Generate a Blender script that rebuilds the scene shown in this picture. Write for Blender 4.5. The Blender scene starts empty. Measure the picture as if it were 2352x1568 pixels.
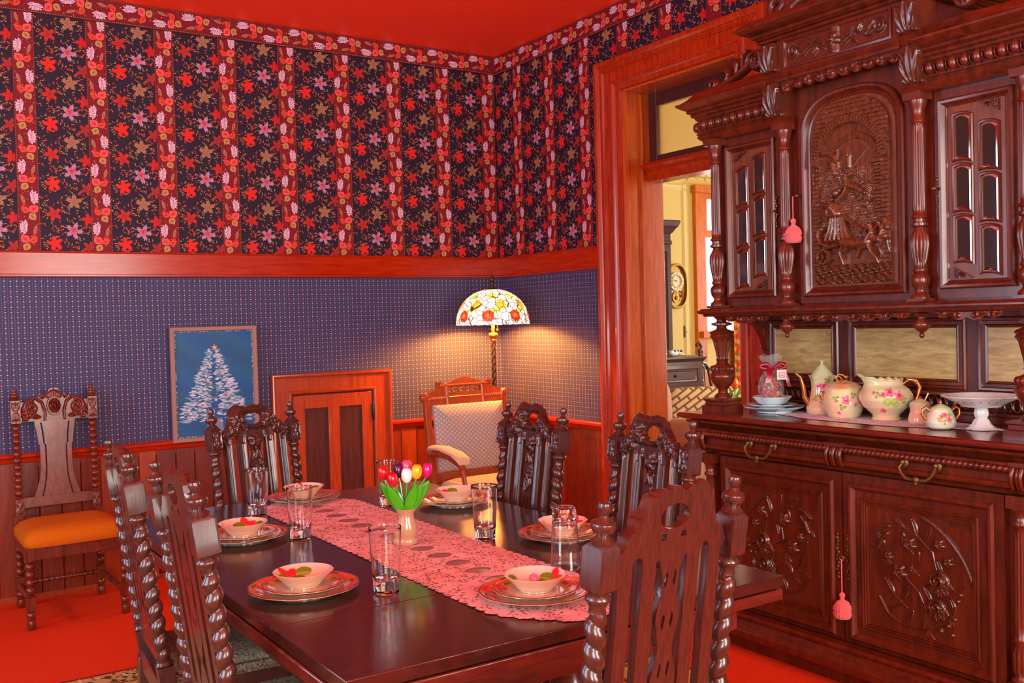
import bpy, math, random
import numpy as np
from mathutils import Matrix, Vector, Euler
random.seed(7)
PI = math.pi
sc = bpy.context.scene
COL = sc.collection

# ---------------------------------------------------------------- camera
YAW, PITCH, ROLL = math.radians(33.25), math.radians(1.305), math.radians(-1.489)
cam_d = bpy.data.cameras.new('camera'); cam = bpy.data.objects.new('camera', cam_d); COL.objects.link(cam)
cam_d.sensor_width = 36.0; cam_d.lens = 36.0 * 2248.2 / 2352.0; cam_d.clip_start = 0.05; cam_d.clip_end = 100
cv = Vector((math.sin(YAW) * math.cos(PITCH), math.cos(YAW) * math.cos(PITCH), -math.sin(PITCH)))
cr = Vector((math.cos(YAW), -math.sin(YAW), 0)); cu = cr.cross(cv)
r2 = math.cos(ROLL) * cr + math.sin(ROLL) * cu; u2 = -math.sin(ROLL) * cr + math.cos(ROLL) * cu
M = Matrix((r2, u2, -cv)).transposed().to_4x4(); M.translation = Vector((-3.866, -6.030, 1.49))
cam.matrix_world = M
sc.camera = cam

# ---------------------------------------------------------------- world, exposure, big lights
vs = sc.view_settings
vs.view_transform = 'Standard'; vs.look = 'None'; vs.gamma = 1.0; vs.use_curve_mapping = False
vs.exposure = 0.0
w = bpy.data.worlds.new('sky'); sc.world = w; w.use_nodes = True
w.node_tree.nodes['Background'].inputs[0].default_value = (0.75, 0.87, 1.0, 1)
w.node_tree.nodes['Background'].inputs[1].default_value = 1.0

def area(name, loc, direction, sx, sy, power, color):
    d = bpy.data.lights.new(name, 'AREA'); d.shape = 'RECTANGLE'; d.size = sx; d.size_y = sy
    d.energy = power; d.color = color
    o = bpy.data.objects.new(name, d); COL.objects.link(o)
    o.location = loc; o.rotation_euler = Vector(direction).to_track_quat('-Z', 'Y').to_euler()
    return o
DAY = (1.0, 0.96, 0.88)
area('daylight_window_rear', (-4.35, -8.05, 1.85), (0, 1, 0.16), 1.5, 2.1, 165, DAY)
area('daylight_window_rear', (-1.55, -8.05, 1.85), (0, 1, 0.16), 1.5, 2.1, 165, DAY)
area('daylight_window_side', (-5.75, -4.3, 1.8), (1, 0.02, 0.12), 1.5, 2.1, 100, (0.66, 0.80, 1.0))
area('daylight_window_side', (-5.75, -1.7, 1.8), (1, 0.02, 0.12), 1.1, 2.1, 60, (0.60, 0.75, 1.0))
area('parlor_fill', (3.2, -3.12, 1.9), (0.1, 1, 0), 2.6, 2.0, 160, (1.0, 0.93, 0.80))  # added fill to brighten the parlor, solid wall behind it
area('parlor_fill_side', (7.12, 0.6, 1.7), (-1, -0.2, 0), 1.6, 2.0, 135, (0.92, 0.94, 1.0))  # second added parlor fill

# ---------------------------------------------------------------- helpers
def lin(c):
    return tuple(((x / 255) / 12.92 if x / 255 <= 0.04045 else ((x / 255 + 0.055) / 1.055) ** 2.4) for x in c)
def S(r, g, b): return lin((r, g, b))

MATS = {}
def newmat(name):
    m = bpy.data.materials.new(name); m.use_nodes = True; MATS[name] = m
    return m, m.node_tree.nodes, m.node_tree.links, m.node_tree.nodes['Principled BSDF']
def plain(name, c, rough=0.5, metal=0.0, coat=0.0, spec=0.5, bump=0.0, bscale=200, var=0.0, sheen=0.0):
    m, N, L, b = newmat(name)
    b.inputs['Base Color'].default_value = (*c, 1); b.inputs['Roughness'].default_value = rough
    b.inputs['Metallic'].default_value = metal; b.inputs['Coat Weight'].default_value = coat
    b.inputs['Coat Roughness'].default_value = 0.08
    b.inputs['Specular IOR Level'].default_value = spec; b.inputs['Sheen Weight'].default_value = sheen
    if bump or var:
        tc = N.new('ShaderNodeTexCoord'); n = N.new('ShaderNodeTexNoise'); n.inputs['Scale'].default_value = bscale
        n.inputs['Detail'].default_value = 4; L.new(tc.outputs['Object'], n.inputs['Vector'])
        if bump:
            bp = N.new('ShaderNodeBump'); bp.inputs['Strength'].default_value = bump; bp.inputs['Distance'].default_value = 0.004
            L.new(n.outputs['Fac'], bp.inputs['Height']); L.new(bp.outputs['Normal'], b.inputs['Normal'])
        if var:
            mx = N.new('ShaderNodeMix'); mx.data_type = 'RGBA'
            mx.inputs[6].default_value = (*[x * (1 - var) for x in c], 1); mx.inputs[7].default_value = (*[min(1, x * (1 + var)) for x in c], 1)
            L.new(n.outputs['Fac'], mx.inputs[0]); L.new(mx.outputs[2], b.inputs['Base Color'])
    return m
def wood(name, c1, c2, stretch=(12, 12, 1.2), rough=0.28, coat=0.35, spec=0.5, bump=0.05):
    m, N, L, b = newmat(name)
    tc = N.new('ShaderNodeTexCoord'); mp = N.new('ShaderNodeMapping'); mp.inputs['Scale'].default_value = stretch
    n = N.new('ShaderNodeTexNoise'); n.inputs['Scale'].default_value = 6; n.inputs['Detail'].default_value = 6; n.inputs['Roughness'].default_value = 0.62
    n.inputs['Distortion'].default_value = 0.6
    r = N.new('ShaderNodeValToRGB'); r.color_ramp.elements[0].position = 0.35; r.color_ramp.elements[1].position = 0.68
    r.color_ramp.elements[0].color = (*c1, 1); r.color_ramp.elements[1].color = (*c2, 1)
    L.new(tc.outputs['Object'], mp.inputs['Vector']); L.new(mp.outputs['Vector'], n.inputs['Vector'])
    L.new(n.outputs['Fac'], r.inputs['Fac']); L.new(r.outputs['Color'], b.inputs['Base Color'])
    b.inputs['Roughness'].default_value = rough; b.inputs['Coat Weight'].default_value = coat; b.inputs['Coat Roughness'].default_value = 0.12
    b.inputs['Specular IOR Level'].default_value = spec
    bp = N.new('ShaderNodeBump'); bp.inputs['Strength'].default_value = bump; bp.inputs['Distance'].default_value = 0.003
    L.new(n.outputs['Fac'], bp.inputs['Height']); L.new(bp.outputs['Normal'], b.inputs['Normal'])
    return m
def vcol(name, rough=0.5, coat=0.0, spec=0.5, metal=0.0, bump=0.0, bscale=150):
    m, N, L, b = newmat(name)
    a = N.new('ShaderNodeAttribute'); a.attribute_name = 'Col'
    L.new(a.outputs['Color'], b.inputs['Base Color'])
    b.inputs['Roughness'].default_value = rough; b.inputs['Coat Weight'].default_value = coat; b.inputs['Specular IOR Level'].default_value = spec
    b.inputs['Coat Roughness'].default_value = 0.05; b.inputs['Metallic'].default_value = metal
    if bump:
        tc = N.new('ShaderNodeTexCoord'); n = N.new('ShaderNodeTexNoise'); n.inputs['Scale'].default_value = bscale
        L.new(tc.outputs['Object'], n.inputs['Vector'])
        bp = N.new('ShaderNodeBump'); bp.inputs['Strength'].default_value = bump; bp.inputs['Distance'].default_value = 0.002
        L.new(n.outputs['Fac'], bp.inputs['Height']); L.new(bp.outputs['Normal'], b.inputs['Normal'])
    return m

class MB:
    def __init__(s): s.v = []; s.f = []; s.mi = []; s.c = []; s.n = 0; s.M = Matrix.Identity(4); s.hascol = False
    def add(s, V, F, mi=0, col=None):
        V = np.asarray(V, float).reshape(-1, 3)
        A = np.array(s.M); V = V @ A[:3, :3].T + A[:3, 3]
        s.v.append(V)
        b = s.n; s.f += [tuple(int(i) + b for i in f) for f in F]; s.mi += [mi] * len(F)
        if col is None: C_ = np.ones((len(V), 3)) * 0.5
        else:
            C_ = np.asarray(col, float)
            if C_.ndim == 1: C_ = np.tile(C_, (len(V), 1))
            s.hascol = True
        s.c.append(C_); s.n += len(V)
        return s
    def box(s, x0, x1, y0, y1, z0, z1, mi=0, col=None):
        V = [(x, y, z) for z in (z0, z1) for y in (y0, y1) for x in (x0, x1)]
        F = [(0, 2, 3, 1), (4, 5, 7, 6), (0, 1, 5, 4), (2, 6, 7, 3), (0, 4, 6, 2), (1, 3, 7, 5)]
        return s.add(V, F, mi, col)
    def grid(s, P, closeu=False, closev=False, mi=0, col=None):
        P = np.asarray(P, float); nu, nv = P.shape[:2]; F = []
        for i in range(nu if closeu else nu - 1):
            i2 = (i + 1) % nu
            for j in range(nv if closev else nv - 1):
                j2 = (j + 1) % nv
                F.append((i * nv + j, i2 * nv + j, i2 * nv + j2, i * nv + j2))
        return s.add(P.reshape(-1, 3), F, mi, None if col is None else (np.asarray(col).reshape(-1, 3) if np.ndim(col) > 1 else col))
    def lathe(s, prof, n=24, c=(0, 0, 0), axis='z', rf=None, mi=0, col=None, cf=None, closed=False):
        prof = list(prof); th = np.arange(n) * 2 * PI / n
        P = np.zeros((len(prof), n, 3)); C_ = np.zeros((len(prof), n, 3))
        for i, (r, z) in enumerate(prof):
            rr = np.array([rf(r, z, t) for t in th]) if rf else np.full(n, max(r, 1e-5))
            P[i, :, 0] = rr * np.cos(th); P[i, :, 1] = rr * np.sin(th); P[i, :, 2] = z
            if cf:
                for k, t in enumerate(th): C_[i, k] = cf(i / (len(prof) - 1), t, r, z)
        if axis == 'x': P = P[..., [2, 0, 1]]
        elif axis == 'y': P = P[..., [1, 2, 0]]
        P = P + np.array(c)
        P = P.transpose(0, 1, 2)
        s.grid(P[:, ::-1] if False else P.transpose(1, 0, 2), closeu=True, closev=closed, mi=mi, col=(C_.transpose(1, 0, 2) if cf else col))
        if closed: return s
        for i, flip in ((0, True), (len(prof) - 1, False)):
            if prof[i][0] > 2e-4:
                ring = P[i]; cen = ring.mean(0); V = np.vstack([ring, cen])
                F = [((k + 1) % n, k, n) if flip else (k, (k + 1) % n, n) for k in range(n)]
                cc = np.vstack([C_[i], C_[i].mean(0)]) if cf else col
                s.add(V, F, mi, cc)
        return s
    def tube(s, pts, rad, n=10, mi=0, col=None, closed=False):
        pts = np.asarray(pts, float); m = len(pts)
        if np.ndim(rad) == 0: rad = [rad] * m
        T = np.gradient(pts, axis=0)
        if closed: T = np.roll(pts, -1, 0) - np.roll(pts, 1, 0)
        T /= np.linalg.norm(T, axis=1)[:, None] + 1e-12
        up = np.array([0, 0, 1.0]) if abs(T[0][2]) < 0.9 else np.array([1.0, 0, 0])
        a = np.cross(T[0], up); a /= np.linalg.norm(a)
        P = np.zeros((m, n, 3)); th = np.arange(n) * 2 * PI / n
        for i in range(m):
            a = a - T[i] * (a @ T[i]); a /= np.linalg.norm(a) + 1e-12; b = np.cross(T[i], a)
            P[i] = pts[i] + rad[i] * (np.cos(th)[:, None] * a + np.sin(th)[:, None] * b)
        s.grid(P.transpose(1, 0, 2), closeu=True, closev=closed, mi=mi, col=col)
        if not closed:
            for i in (0, m - 1):
                V = np.vstack([P[i], pts[i]]); s.add(V, [(k, (k + 1) % n, n) for k in range(n)], mi, col)
        return s
    def ball(s, c, r, n=14, m=9, mi=0, col=None):
        r = np.array(r if np.ndim(r) else (r, r, r), float)
        ph = np.linspace(0, PI, m); th = np.arange(n) * 2 * PI / n
        P = np.zeros((n, m, 3))
        P[..., 0] = np.cos(th)[:, None] * np.sin(ph); P[..., 1] = np.sin(th)[:, None] * np.sin(ph); P[..., 2] = -np.cos(ph)
        return s.grid(P * r + np.array(c), closeu=True, mi=mi, col=col)
    def loftbox(s, w, back, front, prof, mi=0, ends=(1, 1)):
        # stepped body: prof = [(outset, z)...]; wraps front and both ends, flat back at y=back
        R = []
        for o, z in prof:
            R.append([(-w - o * ends[0], back, z), (-w - o * ends[0], front - o, z), (w + o * ends[1], front - o, z), (w + o * ends[1], back, z)])
        R = np.array(R); s.grid(R.transpose(1, 0, 2), closeu=True, mi=mi)
        for k in (0, len(prof) - 1): s.add(R[k], [(0, 1, 2, 3)] if k else [(3, 2, 1, 0)], mi)
        return s
    def rings(s, loops, mi=0, cap=True, col=None):
        # loops: list of closed loops with equal vertex counts
        R = np.array(loops); s.grid(R.transpose(1, 0, 2), closeu=True, mi=mi, col=col)
        if cap: s.add(R[-1], [tuple(range(R.shape[1]))], mi, col)
        return s
    def prism(s, poly, d0, d1, plane='xz', mi=0, col=None):
        n = len(poly)
        def mk(p, d): return (p[0], d, p[1]) if plane == 'xz' else ((p[0], p[1], d) if plane == 'xy' else (d, p[0], p[1]))
        V = [mk(p, d0) for p in poly] + [mk(p, d1) for p in poly]
        F = [tuple(range(n))[::-1], tuple(range(n, 2 * n))] + [(i, (i + 1) % n, n + (i + 1) % n, n + i) for i in range(n)]
        return s.add(V, F, mi, col)
    def build(s, name, mats, parent=None, smooth=True, bevel=0, label=None, angle=40, loc=None):
        V = np.vstack(s.v); me = bpy.data.meshes.new(name)
        me.from_pydata(V.tolist(), [], s.f)
        if not isinstance(mats, (list, tuple)): mats = [mats]
        for m in mats: me.materials.append(MATS[m] if isinstance(m, str) else m)
        me.polygons.foreach_set('material_index', s.mi)
        if s.hascol:
            at = me.color_attributes.new('Col', 'FLOAT_COLOR', 'POINT')
            C_ = np.hstack([np.vstack(s.c), np.ones((len(V), 1))]); at.data.foreach_set('color', C_.ravel())
        import bmesh
        bm = bmesh.new(); bm.from_mesh(me)
        if s.hascol is False: bmesh.ops.remove_doubles(bm, verts=bm.verts, dist=1e-5)
        if not getattr(s, 'nonorm', False): bmesh.ops.recalc_face_normals(bm, faces=bm.faces)
        bm.to_mesh(me); bm.free()
        if smooth:
            me.polygons.foreach_set('use_smooth', [True] * len(me.polygons))
            try: me.set_sharp_from_angle(angle=math.radians(angle))
            except Exception: pass
        me.update()
        o = bpy.data.objects.new(name, me); COL.objects.link(o)
        if parent: o.parent = parent
        if loc: o.location = loc
        if bevel:
            b = o.modifiers.new('bevel', 'BEVEL'); b.width = bevel; b.segments = 2; b.limit_method = 'ANGLE'; b.angle_limit = math.radians(50)
        if label: o['label'] = label
        return o

def thing(name, label, cat, loc=(0, 0, 0), rz=0.0, group=None):
    o = bpy.data.objects.new(name, None); COL.objects.link(o); o.empty_display_size = 0.1
    o.location = loc; o.rotation_euler = (0, 0, rz); o['label'] = label; o['category'] = cat
    if group: o['group'] = group
    return o
def tag(o, label, cat, group=None):
    o['label'] = label; o['category'] = cat
    if group: o['group'] = group
    return o
def struct(o): o['kind'] = 'structure'; return o
def dup(root, loc, rz, label=None, group=None, parts=None):
    r = root.copy(); COL.objects.link(r); r.location = loc; r.rotation_euler = (root.rotation_euler[0], root.rotation_euler[1], rz)
    if label: r['label'] = label
    if group: r['group'] = group
    for ch in list(root.children):
        c = ch.copy(); COL.objects.link(c); c.parent = r
        for g in ch.children:
            d = g.copy(); COL.objects.link(d); d.parent = c
    return r

# ---- relief fields
def g_caps(U, V, pts, r0, h, r1=None):
    out = np.zeros_like(U); pts = np.array(pts, float); n = len(pts) - 1
    for i in range(n):
        a, b = pts[i], pts[i + 1]; d = b - a; L2 = d @ d + 1e-12
        t = np.clip(((U - a[0]) * d[0] + (V - a[1]) * d[1]) / L2, 0, 1)
        q = (i + t) / n; rr = r0 + ((r1 if r1 is not None else r0) - r0) * q
        D = np.hypot(U - a[0] - t * d[0], V - a[1] - t * d[1])
        out = np.maximum(out, h * (rr / max(r0, 1e-6)) ** 0.5 * np.sqrt(np.clip(1 - (D / rr) ** 2, 0, 1)))
    return out
def g_leaf(U, V, x, z, ang, L, w, h):
    c, s_ = math.cos(ang), math.sin(ang)
    a = ((U - x) * c + (V - z) * s_) / L; b = (-(U - x) * s_ + (V - z) * c)
    ww = w * np.sin(PI * np.clip(a, 0, 1)) ** 0.8 + 1e-6
    q = np.abs(b) / ww
    return np.where((a > 0) & (a < 1) & (q < 1), h * np.sqrt(np.clip(1 - q * q, 0, 1)) * (1 - 0.55 * np.exp(-(q * 5) ** 2)), 0)
def g_rose(U, V, x, z, R, h):
    D = np.hypot(U - x, V - z) / R; A = np.arctan2(V - z, U - x)
    return np.where(D < 1, h * np.sqrt(np.clip(1 - D * D, 0, 1)) * (0.72 + 0.28 * np.cos(D * 15 + A)), 0)
def g_flower(U, V, x, z, R, h, n=5, ph=0.3):
    D = np.hypot(U - x, V - z); A = np.arctan2(V - z, U - x) + ph
    rr = R * (0.55 + 0.45 * np.abs(np.cos(A * n / 2)))
    o = np.where(D < rr, h * (0.45 + 0.55 * np.sin(np.clip(D / rr, 0, 1) * PI)), 0)
    return np.maximum(o, np.where(D < R * 0.25, h * 1.1 * np.sqrt(np.clip(1 - (D / (R * 0.25)) ** 2, 0, 1)), 0))
def g_acanthus(U, V, x, z, w, H, h, down=False):
    # upright leaf spray: fan of lobes rising from (x,z)
    s_ = -1 if down else 1; o = np.zeros_like(U)
    for k in (-3, -2, -1, 0, 1, 2, 3):
        a = PI / 2 * s_ + s_ * -k * 0.26
        o = np.maximum(o, g_leaf(U, V, x + k * w * 0.06, z, a, H * (1 - 0.09 * abs(k)), w * 0.16, h * (1 - 0.07 * abs(k))))
    return o
def spiral(x, z, r, turns, a0, sgn=1, n=26, r_end=0.15):
    t = np.linspace(0, 1, n)
    return [(x + r * (1 - (1 - r_end) * q) * math.cos(a0 + sgn * turns * 2 * PI * q), z + r * (1 - (1 - r_end) * q) * math.sin(a0 + sgn * turns * 2 * PI * q)) for q in t]

def relief(mb, u0, u1, v0, v1, step, hf, sdf=None, y=0.0, thick=0.02, mi=0, back=True, cf=None):
    """carved panel in the local XZ plane facing -Y; hf(U,V) height, sdf<0 inside"""
    nu = int(round((u1 - u0) / step)) + 1; nv = int(round((v1 - v0) / step)) + 1
    u = np.linspace(u0, u1, nu); v = np.linspace(v0, v1, nv); U, V = np.meshgrid(u, v, indexing='ij')
    if sdf is not None:
        Uc, Vc = (U[:-1, :-1] + U[1:, 1:]) / 2, (V[:-1, :-1] + V[1:, 1:]) / 2
        keep = sdf(Uc, Vc) < 0
        cnt = np.zeros((nu, nv), int)
        for a in (0, 1):
            for b in (0, 1): cnt[a:nu - 1 + a, b:nv - 1 + b] += keep
        bd = (cnt > 0) & (cnt < 4); e = step * 0.3
        for _ in range(2):
            f = sdf(U, V); gx = (sdf(U + e, V) - sdf(U - e, V)) / (2 * e); gz = (sdf(U, V + e) - sdf(U, V - e)) / (2 * e)
            g2 = gx * gx + gz * gz + 1e-9; k = f / g2
            dx = np.clip(-k * gx, -step * 0.7, step * 0.7); dz = np.clip(-k * gz, -step * 0.7, step * 0.7)
            inb = bd & (g2 > 0.05)
            U = np.where(inb, U + dx, U); V = np.where(inb, V + dz, V)
        U = np.clip(U, u0, u1); V = np.clip(V, v0, v1)
    else:
        keep = np.ones((nu - 1, nv - 1), bool); cnt = None
    Hh = hf(U, V)
    I = np.arange(nu * nv).reshape(nu, nv)
    used = np.zeros((nu, nv), bool)
    for a in (0, 1):
        for b in (0, 1): used[a:nu - 1 + a, b:nv - 1 + b] |= keep
    ids = -np.ones(nu * nv, int); ui = np.flatnonzero(used.ravel()); ids[ui] = np.arange(len(ui)); n = len(ui)
    Vt = np.stack([U.ravel()[ui], (y - Hh).ravel()[ui], V.ravel()[ui]], 1)
    ks = np.argwhere(keep); F = []
    for i, j in ks: F.append((ids[I[i, j]], ids[I[i + 1, j]], ids[I[i + 1, j + 1]], ids[I[i, j + 1]]))
    if back:
        Vb = Vt.copy(); Vb[:, 1] = y + thick
        F2 = [(f[3] + n, f[2] + n, f[1] + n, f[0] + n) for f in F]
        K = np.pad(keep, 1)
        W_ = []
        for i, j in ks:
            a, b, c, d = ids[I[i, j]], ids[I[i + 1, j]], ids[I[i + 1, j + 1]], ids[I[i, j + 1]]
            if not K[i + 1, j]: W_.append((a, b, b + n, a + n))
            if not K[i + 2, j + 1]: W_.append((b, c, c + n, b + n))
            if not K[i + 1, j + 2]: W_.append((c, d, d + n, c + n))
            if not K[i, j + 1]: W_.append((d, a, a + n, d + n))
        Vt = np.vstack([Vt, Vb]); F = F + F2 + W_
    mb.add(Vt, F, mi, None if cf is None else cf(Vt[:, 0], Vt[:, 2], -(Vt[:, 1] - y)))
    return mb
def capsd(U, V, x0, z0, x1, z1, r):
    dx, dz = x1 - x0, z1 - z0; t = np.clip(((U - x0) * dx + (V - z0) * dz) / (dx * dx + dz * dz + 1e-12), 0, 1)
    return np.hypot(U - x0 - t * dx, V - z0 - t * dz) - r
def rectloop(cx, cz, hw, hh, y): return [(cx - hw, y, cz - hh), (cx + hw, y, cz - hh), (cx + hw, y, cz + hh), (cx - hw, y, cz + hh)]
def frame_mould(mb, x0, x1, z0, z1, y, prof, mi=0, cap=True):
    cx, cz, hw, hh = (x0 + x1) / 2, (z0 + z1) / 2, (x1 - x0) / 2, (z1 - z0) / 2
    return mb.rings([rectloop(cx, cz, hw - i, hh - i, y - o) for i, o in prof], mi, cap)
# ---------------------------------------------------------------- materials
wood('trim_wood', S(146, 32, 8), S(186, 58, 14), (9, 9, 0.9), rough=0.25, coat=0.3)
wood('trim_wood_h', S(150, 28, 5), S(184, 46, 8), (0.8, 0.8, 10), rough=0.2, coat=0.1, spec=0.35)
wood('jamb_wood', S(170, 62, 14), S(205, 92, 26), (10, 10, 0.7), rough=0.22, coat=0.5)
wood('board_a', S(136, 46, 12), S(166, 68, 20), (9, 9, 0.8), rough=0.35, coat=0.25)
wood('board_b', S(88, 24, 14), S(116, 36, 18), (9, 9, 0.8), rough=0.35, coat=0.25)
wood('board_c', S(110, 30, 10), S(138, 46, 16), (9, 9, 0.8), rough=0.35, coat=0.25)
wood('panel_dark', S(56, 26, 26), S(86, 36, 32), (9, 9, 0.8), rough=0.3, coat=0.3)
wood('door_wood', S(140, 44, 14), S(168, 66, 20), (9, 9, 0.8), rough=0.3, coat=0.3)
wood('chair_wood', S(56, 26, 21), S(82, 38, 29), (20, 20, 2.5), rough=0.30, coat=0.55, bump=0.12)
wood('w_chair_wood', S(84, 26, 12), S(128, 44, 20), (12, 12, 2), rough=0.32, coat=0.15)
wood('oak_splat', S(96, 44, 32), S(130, 66, 46), (9, 4, 4), rough=0.35, coat=0.2)
wood('table_wood', S(50, 18, 12), S(70, 26, 17), (1.0, 7, 7), rough=0.22, coat=0.5, bump=0.02)
wood('table_edge', S(84, 24, 16), S(112, 36, 24), (1.0, 7, 7), rough=0.25, coat=0.5, bump=0.02)
wood('side_wood', S(74, 25, 11), S(108, 39, 17), (5, 5, .8), rough=0.30, coat=0.25, bump=0.05)
wood('panel_golden_sheen', S(160, 128, 72), S(206, 172, 108), (1.5, 8, 8), rough=0.3, coat=0.4, bump=0.05)  # niche panels: golden reflected light painted into the base colour
wood('upper_plate', S(92, 48, 30), S(120, 68, 44), (6, 6, .8), rough=0.28, coat=0.45, bump=0.04)
wood('carved_gold', S(78, 36, 18), S(112, 60, 30), (10, 10, 4), rough=0.26, coat=0.5, bump=0.10)
wood('door_relief', S(66, 28, 15), S(94, 40, 22), (8, 8, 2), rough=0.28, coat=0.45, bump=0.06)
wood('arm_wood', S(140, 52, 20), S(170, 72, 30), (9, 9, 1.5), rough=0.35, coat=0.3)
wood('floor_wood', S(120, 66, 30), S(160, 96, 48), (1, 9, 9), rough=0.35, coat=0.2)
wood('far_wood', S(196, 92, 14), S(226, 124, 24), (9, 9, 1), rough=0.45, coat=0.1)
wood('desk_wood', S(58, 28, 30), S(84, 42, 42), (2, 9, 9), rough=0.35, coat=0.3)
plain('ceiling_paint', S(252, 58, 8), rough=0.55, bump=0.12, bscale=90)
plain('carpet', S(206, 58, 30), rough=1.0, spec=0.0, bump=0.5, bscale=420, var=0.14)
plain('plaster', S(190, 150, 110), rough=0.7)
plain('cream_wall', S(226, 200, 120), rough=0.7)
plain('cream_mould', S(236, 216, 150), rough=0.5)
plain('cream_ceiling', S(236, 222, 176), rough=0.7)
plain('gold_velvet', S(190, 96, 14), rough=0.95, spec=0.1, bump=0.35, bscale=130, var=0.15)
plain('arm_fabric', S(200, 170, 140), rough=0.8, sheen=0.2)
plain('mauve_fabric', S(196, 146, 128), rough=0.85, var=0.08, bscale=30)
plain('brass', S(166, 130, 62), rough=0.3, metal=0.9)
plain('old_brass', S(120, 96, 56), rough=0.42, metal=0.8, bump=0.3, bscale=300)
plain('copper', S(196, 120, 62), rough=0.22, metal=0.75)
plain('black_iron', S(22, 20, 20), rough=0.4)
plain('bronze', S(74, 50, 34), rough=0.35, metal=0.6)
plain('white_porcelain', S(226, 228, 224), rough=0.12, coat=0.5)
plain('blue_porcelain', S(196, 222, 226), rough=0.12, coat=0.5)
plain('ivory_plastic', S(232, 214, 184), rough=0.4)
plain('pink_tassel', S(224, 88, 92), rough=0.9, var=0.25, bscale=260, sheen=0.4)
plain('red_ribbon', S(150, 8, 40), rough=0.32, coat=0.2)
plain('tag_paper', S(226, 206, 200), rough=0.7)
plain('tag_print', S(176, 110, 112), rough=0.7)
plain('candy_red', S(168, 34, 26), rough=0.3); plain('candy_orange', S(196, 96, 44), rough=0.3); plain('candy_tan', S(176, 128, 92), rough=0.4)
plain('leaf_green', S(66, 158, 16), rough=0.25, coat=0.5)
plain('vase_wood', S(178, 134, 100), rough=0.22, coat=0.6)
for nm, c in dict(tulip_red=(216, 18, 14), tulip_scarlet=(196, 12, 30), tulip_purple=(74, 12, 60), tulip_pink=(228, 70, 120), tulip_white=(236, 232, 224),
                  tulip_yellow=(240, 176, 10), tulip_magenta=(214, 20, 110), tulip_orange=(236, 110, 20)).items(): plain(nm, S(*c), rough=0.2, coat=0.6)
plain('mirror_dark', S(34, 32, 34), rough=0.05, coat=1.0, spec=0.8)
plain('mirror_bevel', S(190, 186, 170), rough=0.04, metal=1.0)
plain('wax', S(240, 226, 190), rough=0.5)
vcol('wallpaper', rough=0.62, spec=0.25)
vcol('painting', rough=0.45, spec=0.3)
vcol('glazed', rough=0.1, coat=0.6)
vcol('print', rough=0.6)
vcol('patterned', rough=0.8, spec=0.2)

# dotted lower wallpaper
def dotted():
    m, N, L, b = newmat('dotted_paper')
    tc = N.new('ShaderNodeTexCoord'); sx = N.new('ShaderNodeSeparateXYZ'); L.new(tc.outputs['Object'], sx.inputs[0])
    def mt(op, a, b_=None, c=None):
        n = N.new('ShaderNodeMath'); n.operation = op
        for i, q in enumerate((a, b_, c)):
            if q is None: continue
            if isinstance(q, (int, float)): n.inputs[i].default_value = q
            else: L.new(q, n.inputs[i])
        return n.outputs[0]
    h = mt('ADD', sx.outputs[0], sx.outputs[1]); z = sx.outputs[2]
    PX, PZ = 0.0313, 0.0288
    def cell(q, p, off=0.0): return mt('MULTIPLY', mt('SUBTRACT', mt('FRACT', mt('ADD', mt('DIVIDE', q, p), 100.0 + off)), 0.5), p)
    hx, hz = cell(h, PX), cell(z, PZ)
    ax, az = mt('ABSOLUTE', hx), mt('ABSOLUTE', hz)
    big = mt('LESS_THAN', mt('ADD', mt('MULTIPLY', ax, 0.75), az), 0.0038)
    hz2 = cell(z, PZ, 0.5)
    sm = mt('LESS_THAN', mt('ADD', mt('MULTIPLY', hx, hx), mt('MULTIPLY', hz2, hz2)), 0.0021 ** 2)
    line = mt('LESS_THAN', ax, 0.0006)
    hx2 = cell(h, PX, 0.5); hz3 = cell(z, 0.0106)
    ti = mt('LESS_THAN', mt('ADD', mt('MULTIPLY', hx2, hx2), mt('MULTIPLY', hz3, hz3)), 0.0014 ** 2)
    def mix(f, a, c):
        x = N.new('ShaderNodeMix'); x.data_type = 'RGBA'; L.new(f, x.inputs[0])
        if isinstance(a, tuple): x.inputs[6].default_value = (*a, 1)
        else: L.new(a, x.inputs[6])
        x.inputs[7].default_value = (*c, 1); return x.outputs[2]
    c = mix(line, S(54, 53, 90), S(110, 80, 96)); c = mix(ti, c, S(150, 138, 166)); c = mix(sm, c, S(206, 118, 110)); c = mix(big, c, S(204, 168, 164))
    L.new(c, b.inputs['Base Color']); b.inputs['Roughness'].default_value = 0.6; b.inputs['Specular IOR Level'].default_value = 0.3
dotted()

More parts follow.
